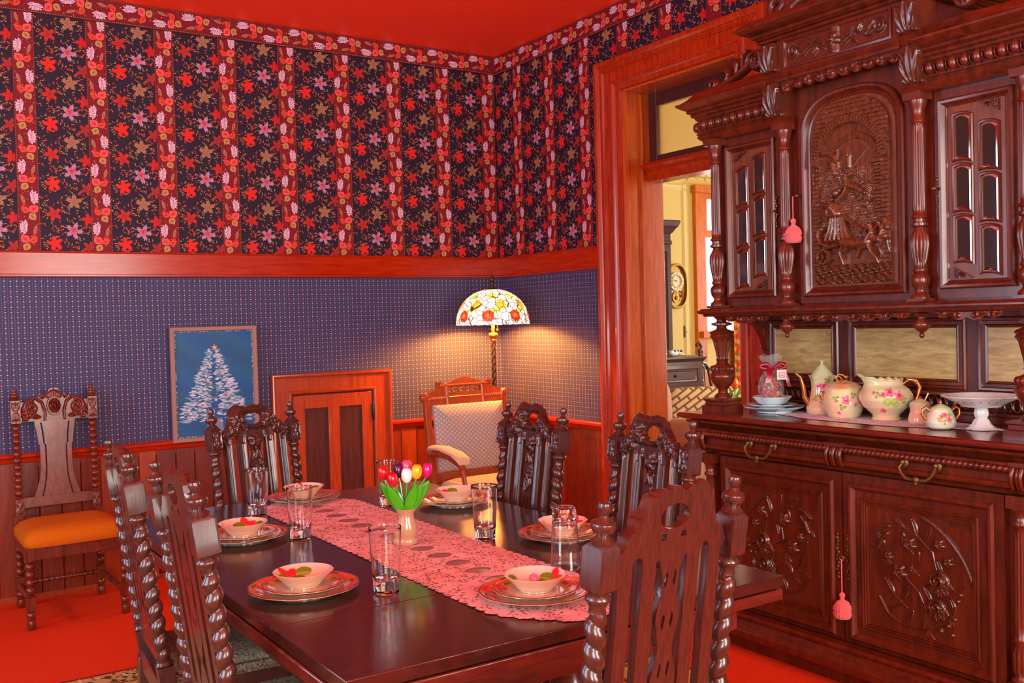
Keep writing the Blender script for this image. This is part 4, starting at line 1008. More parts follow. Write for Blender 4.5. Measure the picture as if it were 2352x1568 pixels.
# --- scrolled crests above the side cornices and the centre
def scroll_crest(name, xa, xb, z0, hgt, y, flip, parent=SB):
    s_ = -1 if flip else 1; L_ = xb - xa
    def X_(t): return (xa + t * L_) if not flip else (xb - t * L_)
    paths = [([(X_(t), z0 + hgt * h) for t, h in ((.0, .06), (.2, .10), (.42, .22), (.60, .42), (.74, .62))], hgt * .10),
             (spiral(X_(.80), z0 + hgt * .56, hgt * .36, 1.15, PI * (0 if flip else 1), (1 if flip else -1), r_end=.35), hgt * .09),
             (spiral(X_(.10), z0 + hgt * .22, hgt * .20, 1.2, PI * (1 if flip else 0), (1 if flip else -1), r_end=.3), hgt * .075),
             ([(X_(.3), z0 + hgt * .12), (X_(.36), z0 + hgt * .42), (X_(.32), z0 + hgt * .55)], hgt * .08),
             ([(X_(.48), z0 + hgt * .30), (X_(.52), z0 + hgt * .66), (X_(.47), z0 + hgt * .80)], hgt * .09),
             ([(X_(.6), z0 + hgt * .42), (X_(.60), z0 + hgt * .85), (X_(.66), z0 + hgt * .98)], hgt * .08),
             ([(X_(.5), z0 + hgt * .05), (X_(.75), z0 + hgt * .10), (X_(1.), z0 + hgt * .05)], hgt * .07)]
    def sdf(U, V):
        d = np.full_like(U, 1e3)
        for P, r in paths:
            for a, b in zip(P[:-1], P[1:]): d = np.minimum(d, capsd(U, V, a[0], a[1], b[0], b[1], r))
        cx, cz = X_(.80), z0 + hgt * .56; d = np.minimum(d, np.hypot(U - cx, V - cz) - hgt * .22)
        return np.maximum(d, z0 - V)
    def hf(U, V):
        o = np.full_like(U, .004)
        for P, r in paths: o = np.maximum(o, g_caps(U, V, P, r, .024))
        cx, cz = X_(.80), z0 + hgt * .56
        return np.maximum(o, g_flower(U, V, cx, cz, hgt * .24, .030, 8))
    m_ = MB(); relief(m_, min(xa, xb) - hgt * .3, max(xa, xb) + hgt * .15, z0, z0 + hgt * 1.1, .0032, hf, sdf, y, .022)
    return m_.build(name, 'side_wood', parent, angle=60)
scroll_crest('scroll_crest', -.80, -.43, 2.535, .14, -.50, False); scroll_crest('scroll_crest', .43, .80, 2.535, .14, -.50, True)
scroll_crest('centre_crest', -.36, .0, 2.738, .30, -.55, False); scroll_crest('centre_crest', .0, .36, 2.738, .30, -.55, True)
m_ = MB(); m_.box(-.34, .34, -.54, -.50, 2.738, 2.80); m_.build('crest_board', 'side_wood', SB, smooth=False)
# --- tassels on the keys
def tassel(name, x, y, ztop, cord, parent_loc, label):
    t = thing(name, label, 'tassel', parent_loc, -PI / 2, 'pink tassels hanging from the sideboard keys')
    m_ = MB(); m_.tube([(0, 0, 0), (0.001, -.002, -cord * .5), (0, 0, -cord)], .0022, 6)
    for k in range(6): m_.tube([(.003 * math.cos(k), .0, -cord * k / 6), (0, .003 * math.sin(k), -cord * (k + .5) / 6)], .0015, 5)
    m_.build('cord', 'pink_tassel', t)
    m_ = MB(); z = -cord
    m_.ball((0, 0, z - .010), .012); m_.lathe([(.006, z - .018), (.010, z - .024), (.008, z - .03)], 12, rf=None)
    m_.build('knot', 'pink_tassel', t)
    m_ = MB()
    m_.lathe(dens([(.008, z - .028), (.022, z - .036), (.032, z - .052), (.034, z - .066), (.030, z - .072), (.034, z - .080), (.033, z - .092), (.026, z - .102), (.001, z - .104)], .005), 48, rf=lambda r, zz, a: r * (1 + .07 * math.cos(a * 16) + .03 * math.sin(zz * 900 + a * 5)))
    m_.build('skirt', 'pink_tassel', t, angle=80)
    return t
tassel('key_tassel', 0, 0, 0, .135, (-.650, -3.46 - .025, .497), 'pink tassel hanging from the key of a lower sideboard door')
tassel('key_tassel', 0, 0, 0, .095, (-.545, -3.46 + .276, 1.983), 'pink tassel hanging from the key of the arched upper door')
# ================================================================ dining table
TX0, TX1, TY0, TY1 = -3.078, -1.768, -4.175, -2.04
TB = thing('dining_table', 'dark polished wooden draw-leaf dining table set with plates and glasses', 'table', ((TX0 + TX1) / 2, (TY0 + TY1) / 2, 0), 0)
hx, hy = (TX1 - TX0) / 2, (TY1 - TY0) / 2
def slab(y0, y1, name, par=TB):
    m_ = MB(); m_.box(-hx, hx, y0, y1, .728, .760); return m_.build(name, 'table_wood', par, bevel=.0025)
slab(-hy, -hy + .44, 'draw_leaf'); slab(-hy + .4403, hy - .4403, 'tabletop'); slab(hy - .44, hy, 'draw_leaf')
m_ = MB(); m_.box(-hx - .002, hx + .002, -hy + .004, hy - .004, .690, .722); m_.build('under_leaf', 'table_edge', TB, bevel=.004)
m_ = MB(); m_.box(-hx + .08, hx - .08, -hy + .10, hy - .10, .60, .690); m_.build('apron', 'table_edge', TB, bevel=.004)
for sx in (-1, 1):
    for sy in (-1, 1):
        m_ = MB(); x, y = sx * (hx - .44), sy * (hy - .42)
        m_.box(x - .05, x + .05, y - .05, y + .05, .50, .62); m_.box(x - .05, x + .05, y - .05, y + .05, .09, .19)
        m_.lathe([(.045, .5), (.03, .485), (.045, .46), (.07, .40), (.078, .36), (.06, .31), (.03, .26), (.028, .24), (.045, .215), (.045, .19)], 24, (x, y, 0))
        m_.lathe([(.03, 0.006), (.05, .018), (.055, .04), (.04, .075), (.035, .09)], 20, (x, y, 0)); m_.build('leg', 'table_edge', TB, angle=45, bevel=0)
m_ = MB(); m_.box(-.03, .03, -hy + .42, hy - .42, .11, .16)
for sy in (-1, 1): m_.box(-hx + .44, hx - .44, sy * (hy - .42) - .025, sy * (hy - .42) + .025, .115, .165)
m_.build('stretcher', 'table_edge', TB, bevel=.004)

# ================================================================ carved dining chair (faces local +y)
LEAN = math.radians(7.6)
def LM(x=0): # lean about the seat-level back line
    return Matrix.Translation((0, -.195, .46)) @ Matrix.Rotation(LEAN, 4, 'X') @ Matrix.Translation((0, .195, -.46))
def twist(m_, x, y, z0, z1, R, pitch, n=20, hand=1, starts=1):
    k = int((z1 - z0) / .003); zs = np.linspace(z0, z1, k); th = np.arange(n) * 2 * PI / n
    q = th[:, None] - hand * 2 * PI * zs[None, :] / pitch / starts
    e = np.clip(np.minimum(zs - z0, z1 - zs) / .02, 0, 1)[None, :]
    rr = R * (.60 + .40 * np.abs(np.cos(q * starts / 2)) ** .85) * (.75 + .25 * e)
    P = np.stack([x + rr * np.cos(th)[:, None], y + rr * np.sin(th)[:, None], np.broadcast_to(zs, rr.shape)], -1)
    m_.grid(P, closeu=True)
def chair_back_sdf(U, V):
    A = np.abs(U)
    # outline: shoulders rising in leafy steps to a handle
    top = np.interp(U, [-.172, -.150, -.135, -.126, -.120, -.10, -.07, -.035, -.02, .01, .04, .065, .085, .095, .115, .135, .15, .172], [1.015, 1.045, 1.060, 1.085, 1.120, 1.146, 1.150, 1.137, 1.141, 1.147, 1.142, 1.130, 1.105, 1.088, 1.072, 1.058, 1.035, 1.015])
    top = top + .003 * np.sin(A * 190 + U * 20)
    d = np.maximum(V - top, np.maximum(A - .172, .535 - V))
    # handle hole
    hole = np.sqrt((U / .044) ** 2 + ((V - 1.086) / .026) ** 2) - 1; d = np.maximum(d, -hole * .024)
    for s_ in (-1, 1):
        d = np.maximum(d, .008 - np.hypot(U - s_ * .135, V - 1.030) * 1.0 if False else d)
        d = np.maximum(d, .0075 - np.maximum(np.abs(U - s_ * .030), np.abs(V - 1.046) * 1.2))
        # tall arched slots
        cx = s_ * .103; ct = 1.000
        slot = np.where(V > ct, np.hypot(U - cx, V - ct), np.abs(U - cx)) - .0155; slot = np.maximum(slot, .575 - V); d = np.maximum(d, -slot)
        cx = s_ * .176; slot = np.where(V > ct - .015, np.hypot(U - cx, V - ct + .015), np.abs(U - cx)) - .0205; slot = np.maximum(slot, .575 - V); d = np.maximum(d, -slot)
        # curved gaps either side of the pierced centre splat
        vv = (V - .575) / .45; wv = .030 + .010 * np.cos(vv * 6 * PI) * (vv < .98) + .004 * np.cos(vv * 14)
        g = np.maximum(np.maximum(wv - np.abs(U), np.abs(U) - .0475), np.maximum(.585 - V, V - 1.0)) ; d = np.maximum(d, -g)
    # piercings in the splat
    for z in (.66, .76, .865, .955):
        for s_ in (-1, 1):
            q = np.abs((U - s_ * .013)) / .006 + np.abs(V - z - .012 * s_ * 0 + (U - s_ * .013) * 1.2) / .020 - 1; d = np.maximum(d, -q * .005)
    return d
def chair_back_h(U, V):
    A = np.abs(U); o = np.zeros_like(U)
    # slat flutes
    for c, hw in ((.0675, .020), (.136, .0165)):
        q = (A - c) / hw; o = np.where((np.abs(q) < 1) & (V < .985), .002 + .004 * np.cos(q * PI * 2.5) ** 2, o)
    # arch mouldings
    for cx, r, ct in ((0, .052, 1.0), (.103, .0205, 1.000), (.176, .026, .985)):
        D = np.where(V > ct, np.hypot(A - cx, V - ct), np.abs(A - cx)); o = np.maximum(o, np.where((np.abs(D - r) < .0045) & (V > .58), .009 * np.sqrt(np.clip(1 - ((D - r) / .0045) ** 2, 0, 1)), 0))
    cen = (A < .046) & (V < 1.04); o = np.where(cen & (A < .044), np.minimum(o, .001), o)
    o = np.maximum(o, g_flower(U, V, 0, .990, .033, .014, 5, 1.2))
    for z, a, L_ in ((.955, -1.9, .05), (.955, -1.2, .05), (.885, -1.8, .055), (.885, -1.3, .05), (.80, 1.9, .05), (.80, 1.2, .05), (.72, -1.9, .05), (.70, -1.2, .06), (.63, 1.9, .05), (.63, 1.2, .05)):
        o = np.maximum(o, g_leaf(U, V, 0, z, a, L_, .014, .011))
    for k in range(6):
        D = np.hypot(U - .016 - .006 * (k % 2), V - .90 + k * .008) / .0055; o = np.maximum(o, np.where(D < 1, .014 * np.sqrt(np.clip(1 - D * D, 0, 1)), 0))
    o = np.maximum(o, g_flower(U, V, 0, .62, .028, .013, 5))
    # crest: bough handle and vine leaves
    o = np.maximum(o, g_caps(U, V, [(-.105, 1.095), (-.07, 1.128), (0, 1.124), (.06, 1.132), (.108, 1.095)], .017, .020, .013))
    o = np.maximum(o, g_caps(U, V, [(-.06, 1.062), (-.02, 1.052), (.02, 1.048), (.06, 1.066)], .010, .015))
    for s_ in (-1, 1):
        for (x, z, R, h, ph) in ((.080, 1.085, .036, .024, .2), (.105, 1.050, .036, .020, .9), (.146, 1.030, .030, .016, .4), (.055, 1.060, .022, .018, 1.3)):
            o = np.maximum(o, g_flower(U * s_, V, x, z, R, h, 5, ph))
        o = np.maximum(o, g_leaf(U * s_, V, .085, 1.075, -.45, .075, .020, .018))
    return o
def make_chair(label, seatmat):
    t = thing('dining_chair', label, 'chair', (0, 0, 0), 0, 'matching carved chairs drawn up to the dining table')
    m_ = MB()
    m_.M = LM() @ Matrix.Translation((0, -.190, 0)) @ Matrix.Rotation(PI, 4, 'Z')   # carved side faces +y
    relief(m_, -.176, .176, .535, 1.156, .0031, chair_back_h, chair_back_sdf, 0, .014)
    m_.build('backrest', 'chair_wood', t, angle=70)
    for s_ in (-1, 1):
        m_ = MB(); m_.M = LM(); x = s_ * .20; y = -.195; b = .026
        m_.box(x - .023, x + .023, y - .023, y + .023, .40, .520)
        m_.lathe([(.021, .520), (.026, .526), (.020, .534), (.023, .542)], 20, (x, y, 0))
        twist(m_, x, y, .542, .925, .0235, .0455, 20, s_)
        m_.lathe([(.018, .925), (.016, .935), (.020, .945), (.026, .950), (.026, .956), (.020, .962), (.022, .968)], 20, (x, y, 0))
        # eight-sided carved block
        L_ = [[(x + sx * (b - c), y + sy * (b - c2), z) for sx, sy, c, c2 in ((-1, -1, 0, .0), (1, -1, 0, 0), (1, 1, 0, 0), (-1, 1, 0, 0))] for z, k in ()]
        m_.rings([[(x + i * r, y + j * r, z) for i, j in ((-1, -1), (1, -1), (1, 1), (-1, 1))] for z, r in ((.966, .018), (.972, .0255), (1.052, .0255), (1.062, .018))])
        m_.lathe([(.022, 1.060), (.024, 1.066), (.016, 1.072), (.012, 1.078), (.020, 1.084), (.026, 1.093), (.024, 1.102), (.012, 1.108), (.008, 1.116), (.011, 1.122), (.0145, 1.131), (.012, 1.140), (.0005, 1.145)], 20, (x, y, 0))
        p = m_.build('back_post', 'chair_wood', t, angle=50)
        m_ = MB(); m_.M = LM() @ Matrix.Translation((x, y, 0)) @ Matrix.Rotation(PI, 4, 'Z')
        relief(m_, -.0235, .0235, .972, 1.052, .0026, lambda U, V: np.maximum.reduce([g_leaf(U, V, 0, 1.012, a, .034, .008, .008) for a in (PI / 2, -PI / 2, PI / 2 + .55, PI / 2 - .55, -PI / 2 + .55, -PI / 2 - .55)] + [np.where(np.hypot(U, V - 1.012) < .007, .009, 0), np.where((np.abs(U) > .0195) | (np.abs(V - 1.012) > .0365), .005, .001)]), None, -.0252, .002)
        m_.build('block_carving', 'chair_wood', p, angle=70)
    m_ = MB()
    m_.box(-.178, .178, -.215, -.185, .40, .46); m_.box(-.20, -.17, -.19, .20, .40, .46); m_.box(.17, .20, -.19, .20, .40, .46); m_.box(-.20, .20, .185, .215, .40, .46)
    m_.build('seat_frame', 'chair_wood', t, bevel=.003)
    m_ = MB(); m_.M = LM(); m_.box(-.178, .178, -.207, -.180, .515, .555); m_.build('back_rail', 'chair_wood', t, bevel=.003)
    m_ = MB(); n = 12
    P = []
    for hh, ins in ((.455, .0), (.475, -.006), (.495, .004), (.507, .03), (.512, .09), (.514, .17)):
        P.append([((-1 if a in (0, 3) else 1) * (.205 - ins), (-.175 + ins if a < 2 else .222 - ins), hh) for a in range(4)])
    m_.rings(P); o = m_.build('seat', seatmat, t, angle=60); o.modifiers.new('bevel', 'BEVEL').width = .012; o.modifiers['bevel'].segments = 3
    for s_ in (-1, 1):
        m_ = MB(); x, y = s_ * .185, .20
        m_.box(x - .024, x + .024, y - .024, y + .024, .34, .452); m_.lathe([(.02, .34), (.025, .334), (.018, .326)], 18, (x, y, 0)); twist(m_, x, y, .165, .328, .023, .0455, 18, s_)
        m_.box(x - .024, x + .024, y - .024, y + .024, .09, .165); m_.lathe([(.016, 0.0), (.024, .012), (.026, .035), (.018, .06), (.022, .07), (.020, .09)], 18, (x, y, 0)); m_.build('leg', 'chair_wood', t, angle=50)
        m_ = MB(); y = -.20
        m_.box(x - .022, x + .022, y - .022, y + .022, .0, .44); m_.build('leg', 'chair_wood', t, bevel=.003)
        m_ = MB(); m_.tube([(x, q, .125 + .0 * q) for q in np.linspace(-.19, .19, 40)], [.010 + .006 * abs(math.sin(i * .75)) for i in range(40)], 10); m_.build('stretcher', 'chair_wood', t)
    m_ = MB(); m_.tube([(q, .0, .125) for q in np.linspace(-.185, .185, 40)], [.010 + .006 * abs(math.sin(i * .75)) for i in range(40)], 10); m_.build('stretcher', 'chair_wood', t)
    return t
# tapestry seat cloth
def tapestry():
    m, N, L, b = newmat('tapestry'); tc = N.new('ShaderNodeTexCoord'); n = N.new('ShaderNodeTexNoise'); n.inputs['Scale'].default_value = 38; n.inputs['Detail'].default_value = 4; n.inputs['Distortion'].default_value = 2.2
    r = N.new('ShaderNodeValToRGB'); r.color_ramp.interpolation = 'CONSTANT'; cs = ((0, S(60, 52, 44)), (.42, S(134, 118, 92)), (.52, S(92, 70, 50)), (.60, S(156, 140, 112)))
    r.color_ramp.elements[0].color = (*cs[0][1], 1); r.color_ramp.elements[1].position = cs[1][0]; r.color_ramp.elements[1].color = (*cs[1][1], 1)
    for p, c in cs[2:]: e = r.color_ramp.elements.new(p); e.color = (*c, 1)
    L.new(tc.outputs['Object'], n.inputs['Vector']); L.new(n.outputs['Fac'], r.inputs['Fac']); L.new(r.outputs['Color'], b.inputs['Base Color']); b.inputs['Roughness'].default_value = .9
tapestry()
ch0 = make_chair('carved dark chair at the table end nearest the camera, plain back towards us', 'tapestry')
def place(ch, fx, fy, a, face):
    rz = math.radians(a + face); f = (-math.sin(rz), math.cos(rz)); d = .195 + math.sin(LEAN) * .68
    return (fx + f[0] * d, fy + f[1] * d, .0055), rz
def put(fx, fy, a, face, label):
    loc, rz = place(None, fx, fy, a, face)
    return dup(ch0, loc, rz, label)
loc, rz = place(None, -2.52, -4.56, 7.2, 0); ch0.location = loc; ch0.rotation_euler = (0, 0, rz)
put(-2.48, -1.82, 15.0, 180, 'carved dark chair at the far end of the table, in front of the tree picture')
put(-3.26, -2.94, -94, 0, 'farther of the two carved chairs on the left side of the table')
put(-3.26, -3.58, -91, 0, 'nearer of the two carved chairs on the left side of the table')
put(-1.64, -2.79, -91, 180, 'carved chair on the right side of the table, in front of the cream armchair')
put(-1.62, -3.49, -93.5, 180, 'carved chair on the right side of the table, beside the sideboard corner')

# ================================================================ chair against the wall, with monogram
WC = thing('monogram_chair', 'carved wooden side chair with monogram crest and gold velvet seat against the wall', 'chair', (-3.020, -.385, 0), math.radians(181.4))
def beads(m_, x, y, z0, z1, r, n_, ax='z'):
    pr = []; dz = (z1 - z0) / n_
    for k in range(n_):
        for j in range(7): q = j / 7; pr.append((r * (.52 + .48 * math.sin(PI * q) ** .7), z0 + (k + q) * dz))
    pr.append((r * .52, z1)); m_.lathe(pr, 18, (x, y, 0))
LW = Matrix.Translation((0, -.24, .46)) @ Matrix.Rotation(math.radians(3.5), 4, 'X') @ Matrix.Translation((0, .24, -.46))
for s_ in (-1, 1):
    m_ = MB(); m_.M = LW; x, y = s_ * .195, -.24
    m_.box(x - .021, x + .021, y - .021, y + .021, .50, .585); m_.lathe([(.018, .585), (.022, .59), (.016, .60)], 16, (x, y, 0))
    beads(m_, x, y, .60, .985, .022, 11); m_.lathe([(.016, .985), (.021, .99), (.016, .997)], 16, (x, y, 0))
    m_.box(x - .024, x + .024, y - .024, y + .024, .995, 1.118)
    m_.lathe([(.018, 1.118), (.024, 1.126), (.018, 1.132), (.024, 1.140), (.023, 1.146), (.012, 1.152), (.014, 1.158), (.010, 1.166), (.0135, 1.172), (.010, 1.182), (.0005, 1.187)], 18, (x, y, 0))
    p = m_.build('back_post', 'w_chair_wood', WC, angle=50)
    for z0, z1 in ((1.0, 1.114), (.504, .582)):
        m_ = MB(); m_.M = LW @ Matrix.Translation((x, y, 0)) @ Matrix.Rotation(PI, 4, 'Z'); zm = (z0 + z1) / 2; hh = (z1 - z0) / 2
        relief(m_, -.021, .021, z0, z1, .0026, lambda U, V: np.maximum.reduce([g_leaf(U, V, 0, zm, a, hh * .95, .009, .007) for a in (PI / 2, -PI / 2, PI / 2 + .35, PI / 2 - .35, -PI / 2 + .35, -PI / 2 - .35)] + [np.where(np.hypot(U, V - zm) < .006, .009, .001)]), None, -.024 if z0 > .9 else -.021, .002)
        m_.build('block_carving', 'w_chair_wood', p, angle=70)
def wcrest_sdf(U, V):
    A = np.abs(U); top = 1.100 + .045 * np.cos(np.clip(A / .175, 0, 1) * PI / 2) + .030 * np.exp(-(A / .035) ** 4) + .004 * np.sin(A * 120)
    bot = 1.000 - .026 * np.cos(np.clip(A / .17, 0, 1) * PI) * 0 - .022 * np.cos(np.clip(A / .10, 0, 1) * PI / 2) + .0 * A
    return np.maximum(np.maximum(V - top, bot - V), A - .174)
def wcrest_h(U, V):
    o = np.full_like(U, .003); A = np.abs(U)
    D = np.hypot(U / .034, (V - 1.080) / .048); o = np.maximum(o, np.where(np.abs(D - 1) < .12, .016, 0)); o = np.maximum(o, np.where(D < .8, .013 * np.sqrt(np.clip(1 - (D / .8) ** 2, 0, 1)), 0))
    # monogram on the boss
    for P in ([(-.014, 1.100), (-.009, 1.062), (-.002, 1.066), (-.001, 1.098)], [(-.001, 1.098), (.003, 1.062), (.010, 1.066), (.013, 1.100)], [(-.018, 1.100), (-.010, 1.100)], [(.009, 1.100), (.016, 1.100)]):
        o = np.maximum(o, g_caps(U, V, P, .0042, .036))
    for s_ in (-1, 1):
        u = U * s_
        o = np.maximum(o, g_caps(u, V, [(.050, 1.005), (.048, 1.05), (.062, 1.10), (.09, 1.125), (.115, 1.118)], .006, .017))
        o = np.maximum(o, g_caps(u, V, spiral(.115, 1.075, .040, 1.3, PI / 2, -1), .009, .018)); o = np.maximum(o, g_caps(u, V, spiral(.150, 1.03, .022, 1.1, 0, 1), .007, .015))
        for a, x, z, L_ in ((.6, .10, 1.10, .06), (-.8, .09, 1.06, .06), (2.2, .13, 1.03, .06), (-1.4, .15, 1.09, .05), (.2, .07, 1.02, .05), (1.3, .055, 1.12, .035)): o = np.maximum(o, g_leaf(u, V, x, z, a, L_, .012, .016))
        for k in range(6):
            D = np.hypot(u - .140 - .008 * (k % 3), V - 1.012 - .008 * (k // 3)) / .006; o = np.maximum(o, np.where(D < 1, .018 * np.sqrt(np.clip(1 - D * D, 0, 1)), 0))
    return np.maximum(o, g_acanthus(U, V, 0, 1.125, .09, .045, .018))
m_ = MB(); m_.M = LW @ Matrix.Translation((0, -.24, 0)) @ Matrix.Rotation(PI, 4, 'Z'); relief(m_, -.176, .176, .972, 1.180, .0027, wcrest_h, wcrest_sdf, -.002, .022); m_.build('crest_rail', 'w_chair_wood', WC, angle=70)
m_ = MB(); m_.M = LW; m_.box(-.178, .178, -.252, -.230, .535, .590); m_.build('back_rail', 'oak_splat', WC, bevel=.002)
def ogee(V, w0, w1, w2): # half width between .585 and 1.0
    q = (V - .585) / .41
    return w1 + (w0 - w1) * np.clip(1 - q / .42, 0, 1) ** 1.9 + (w2 - w1) * np.clip((q - .55) / .45, 0, 1) ** 2.2 + .006 * (q > .70)
m_ = MB(); m_.M = LW @ Matrix.Translation((0, -.24, 0)) @ Matrix.Rotation(PI, 4, 'Z')
relief(m_, -.10, .10, .585, 1.0, .004, lambda U, V: .006 + 0 * U, lambda U, V: np.abs(U) - ogee(V, .074, .048, .062), -.002, .010); m_.build('splat', 'oak_splat', WC, angle=50)
for s_ in (-1, 1):
    m_ = MB(); m_.M = LW @ Matrix.Translation((0, -.24, 0)) @ Matrix.Rotation(PI, 4, 'Z')
    relief(m_, *(( .045, .13) if s_ > 0 else (-.13, -.045)), .585, 1.0, .004, lambda U, V: .004 + 0 * U, lambda U, V: np.maximum(ogee(V, .082, .056, .070) - np.abs(U), np.abs(U) - ogee(V, .120, .080, .098)), -.002, .010); m_.build('splat_side', 'oak_splat', WC, angle=50)
m_ = MB(); P = []
for hh, ins in ((.408, .006), (.420, 0), (.450, .0), (.478, .022), (.494, .06), (.500, .12), (.502, .17)):
    ring = []
    for a in np.linspace(0, 2 * PI, 40, endpoint=False):
        c, s_ = math.cos(a), math.sin(a); fr = 1 if s_ > 0 else 1
        ring.append(((.245 + .0 * s_ - ins + (.012 * s_)) * math.copysign(abs(c) ** .28, c), .02 + (.245 - ins) * math.copysign(abs(s_) ** .28, s_), hh))
    P.append(ring)
m_.rings(P); m_.build('seat', 'gold_velvet', WC, angle=80)
m_ = MB()
m_.box(-.215, .215, .215, .245, .345, .408); m_.box(-.215, .215, -.255, -.225, .345, .408)
for s_ in (-1, 1): m_.box(s_ * .215 - .015, s_ * .215 + .015, -.25, .24, .345, .408)
m_.build('seat_frame', 'w_chair_wood', WC, bevel=.003)
for s_ in (-1, 1):
    for y in (-.238, .235):
        m_ = MB(); x = s_ * (.205 if y < 0 else .225)
        m_.box(x - .022, x + .022, y - .022, y + .022, .345, .5 if y < 0 else .408); m_.lathe([(.018, .345), (.022, .34), (.016, .335)], 16, (x, y, 0)); beads(m_, x, y, .175, .335, .021, 4)
        m_.lathe([(.016, .175), (.021, .170), (.018, .165)], 16, (x, y, 0)); m_.box(x - .022, x + .022, y - .022, y + .022, .095, .165)
        m_.lathe([(.017, 0), (.020, .005), (.022, .03), (.018, .045), (.022, .05), (.016, .055), (.021, .062), (.022, .08), (.016, .088), (.020, .095)], 18, (x, y, 0)); m_.build('leg', 'w_chair_wood', WC, angle=50)
    m_ = MB(); pr = []
    for k in range(11):
        for j in range(6): pr.append((.016 * (.5 + .5 * math.sin(PI * j / 6) ** .7), -.21 + (k + j / 6) * .039))
    pr.append((.008, .219)); m_.lathe(pr, 14, (s_ * .215, 0, .13), axis='y'); m_.build('stretcher', 'w_chair_wood', WC, angle=60)
m_ = MB(); pr = []
for k in range(14):
    for j in range(6): pr.append((.012 * (.5 + .5 * math.sin(PI * j / 6) ** .7), -.20 + (k + j / 6) * .0286))
pr.append((.006, .2)); m_.lathe(pr, 14, (0, -.238, .13), axis='x'); m_.build('stretcher', 'w_chair_wood', WC, angle=60)

# ================================================================ cream armchair in the corner
AC = thing('parlor_armchair', 'upholstered armchair with cream dotted back and carved oak frame in the corner', 'chair', (-.60, -.80, 0), math.radians(180))
def dotfabric():
    m, N, L, b = newmat('dotted_fabric'); tc = N.new('ShaderNodeTexCoord'); sx = N.new('ShaderNodeSeparateXYZ'); L.new(tc.outputs['Object'], sx.inputs[0])
    def mt(op, a, c=None):
        n = N.new('ShaderNodeMath'); n.operation = op
        for i, q in enumerate((a, c)):
            if q is None: continue
            if isinstance(q, (int, float)): n.inputs[i].default_value = q
            else: L.new(q, n.inputs[i])
        return n.outputs[0]
    def cell(q, off): return mt('SUBTRACT', mt('FRACT', mt('ADD', mt('DIVIDE', q, .034), 50 + off)), .5)
    res = []
    for off in (0, .5):
        a, c = cell(sx.outputs[0], off), cell(mt('MULTIPLY', sx.outputs[2], 1.2), off)
        res.append(mt('LESS_THAN', mt('ADD', mt('MULTIPLY', a, a), mt('MULTIPLY', c, c)), .030))
    f = mt('MAXIMUM', res[0], res[1]); x = N.new('ShaderNodeMix'); x.data_type = 'RGBA'; L.new(f, x.inputs[0])
    x.inputs[6].default_value = (*S(152, 138, 138), 1); x.inputs[7].default_value = (*S(196, 184, 176), 1); L.new(x.outputs[2], b.inputs['Base Color']); b.inputs['Roughness'].default_value = .8
dotfabric()
AM = Matrix.Translation((0, -.25, .42)) @ Matrix.Rotation(math.radians(8), 4, 'X') @ Matrix.Translation((0, .25, -.42))
m_ = MB(); m_.M = AM
for s_ in (-1, 1):
    x = s_ * .292; m_.box(x - .020, x + .020, -.275, -.235, .30, .995); m_.lathe([(.001, -.028), (.026, -.026), (.030, -.01), (.026, 0), (.030, .01), (.02, .024), (.001, .026)], 18, (s_ * .300, -.255, 1.005), axis='y')
m_.box(-.28, .28, -.272, -.238, .44, .515)
m_.build('back_frame', 'arm_wood', AC, bevel=.003)
def acrest_sdf(U, V):
    A = np.abs(U); top = np.where(A < .168, 1.106 + .020 * np.cos(A / .168 * PI) , np.where(A < .205, 1.102, 1.055 - (A - .205) * .28))
    d = np.maximum(np.maximum(V - top, .955 - V), A - .285)
    sl = np.maximum(np.maximum(A - .122, V - 1.062), 1.030 - V); return np.maximum(d, -sl)
m_ = MB(); m_.M = AM @ Matrix.Translation((0, -.255, 0)) @ Matrix.Rotation(PI, 4, 'Z')
def acrest_h(U, V):
    A = np.abs(U); o = .004 + 0 * U
    o = np.where((A > .130) & (A < .140) & (V < 1.09), .008, o); o = np.where((np.abs(V - 1.000) < .003) | (np.abs(V - 1.075) < .0025), .008, o)
    q = ((A * 60) % 1); o = np.where((A > .16) & (V > .985) & (V < .997) & (q > .3), .009, o)
    return np.maximum(o, g_caps(U, V, [(-.19, 1.10), (-.188, 1.102)], .020, .016)) + g_caps(U, V, [(.19, 1.10), (.188, 1.102)], .020, .012)
relief(m_, -.288, .288, .952, 1.130, .004, acrest_h, acrest_sdf, -.006, .022)
cr_ = m_.build('crest_rail', 'arm_wood', AC, angle=60)
m_ = MB(); m_.M = AM
for k in range(5): m_.lathe([(.001, -.016), (.006, -.012), (.013, 0), (.006, .012), (.001, .016)], 14, (-.096 + k * .048, -.255, 1.046), axis='z'); 
m_.tube([(-.125, -.255, 1.046), (.125, -.255, 1.046)], .0055, 8); m_.build('spindle_row', 'arm_wood', cr_, angle=60)
m_ = MB(); m_.M = AM @ Matrix.Translation((0, -.236, .735)) @ Matrix.Rotation(PI, 4, 'Z')
m_.rings([[( sx * (w_ - 0), y, sz * h_) for sx, sz in ((-1, -1), (-.9, -1), (.9, -1), (1, -1), (1, -.9), (1, .9), (1, 1), (.9, 1), (-.9, 1), (-1, 1), (-1, .9), (-1, -.9))] for w_, h_, y in ((.262, .213, .0), (.264, .215, -.016), (.250, .202, -.030), (.18, .14, -.040), (.09, .07, -.043))])
bp_ = m_.build('back_pad', 'dotted_fabric', AC, angle=80)
m_ = MB(); m_.M = AM @ Matrix.Translation((0, -.222, .735))
P = [(-.256, 0, -.207), (.256, 0, -.207), (.256, 0, .207), (-.256, 0, .207)]; pts = []
for i in range(4):
    a, b = np.array(P[i]), np.array(P[(i + 1) % 4]); pts += [tuple(a + (b - a) * k / 8) for k in range(8)]
m_.tube(pts, .006, 8, closed=True); m_.build('piping', 'arm_fabric', bp_)
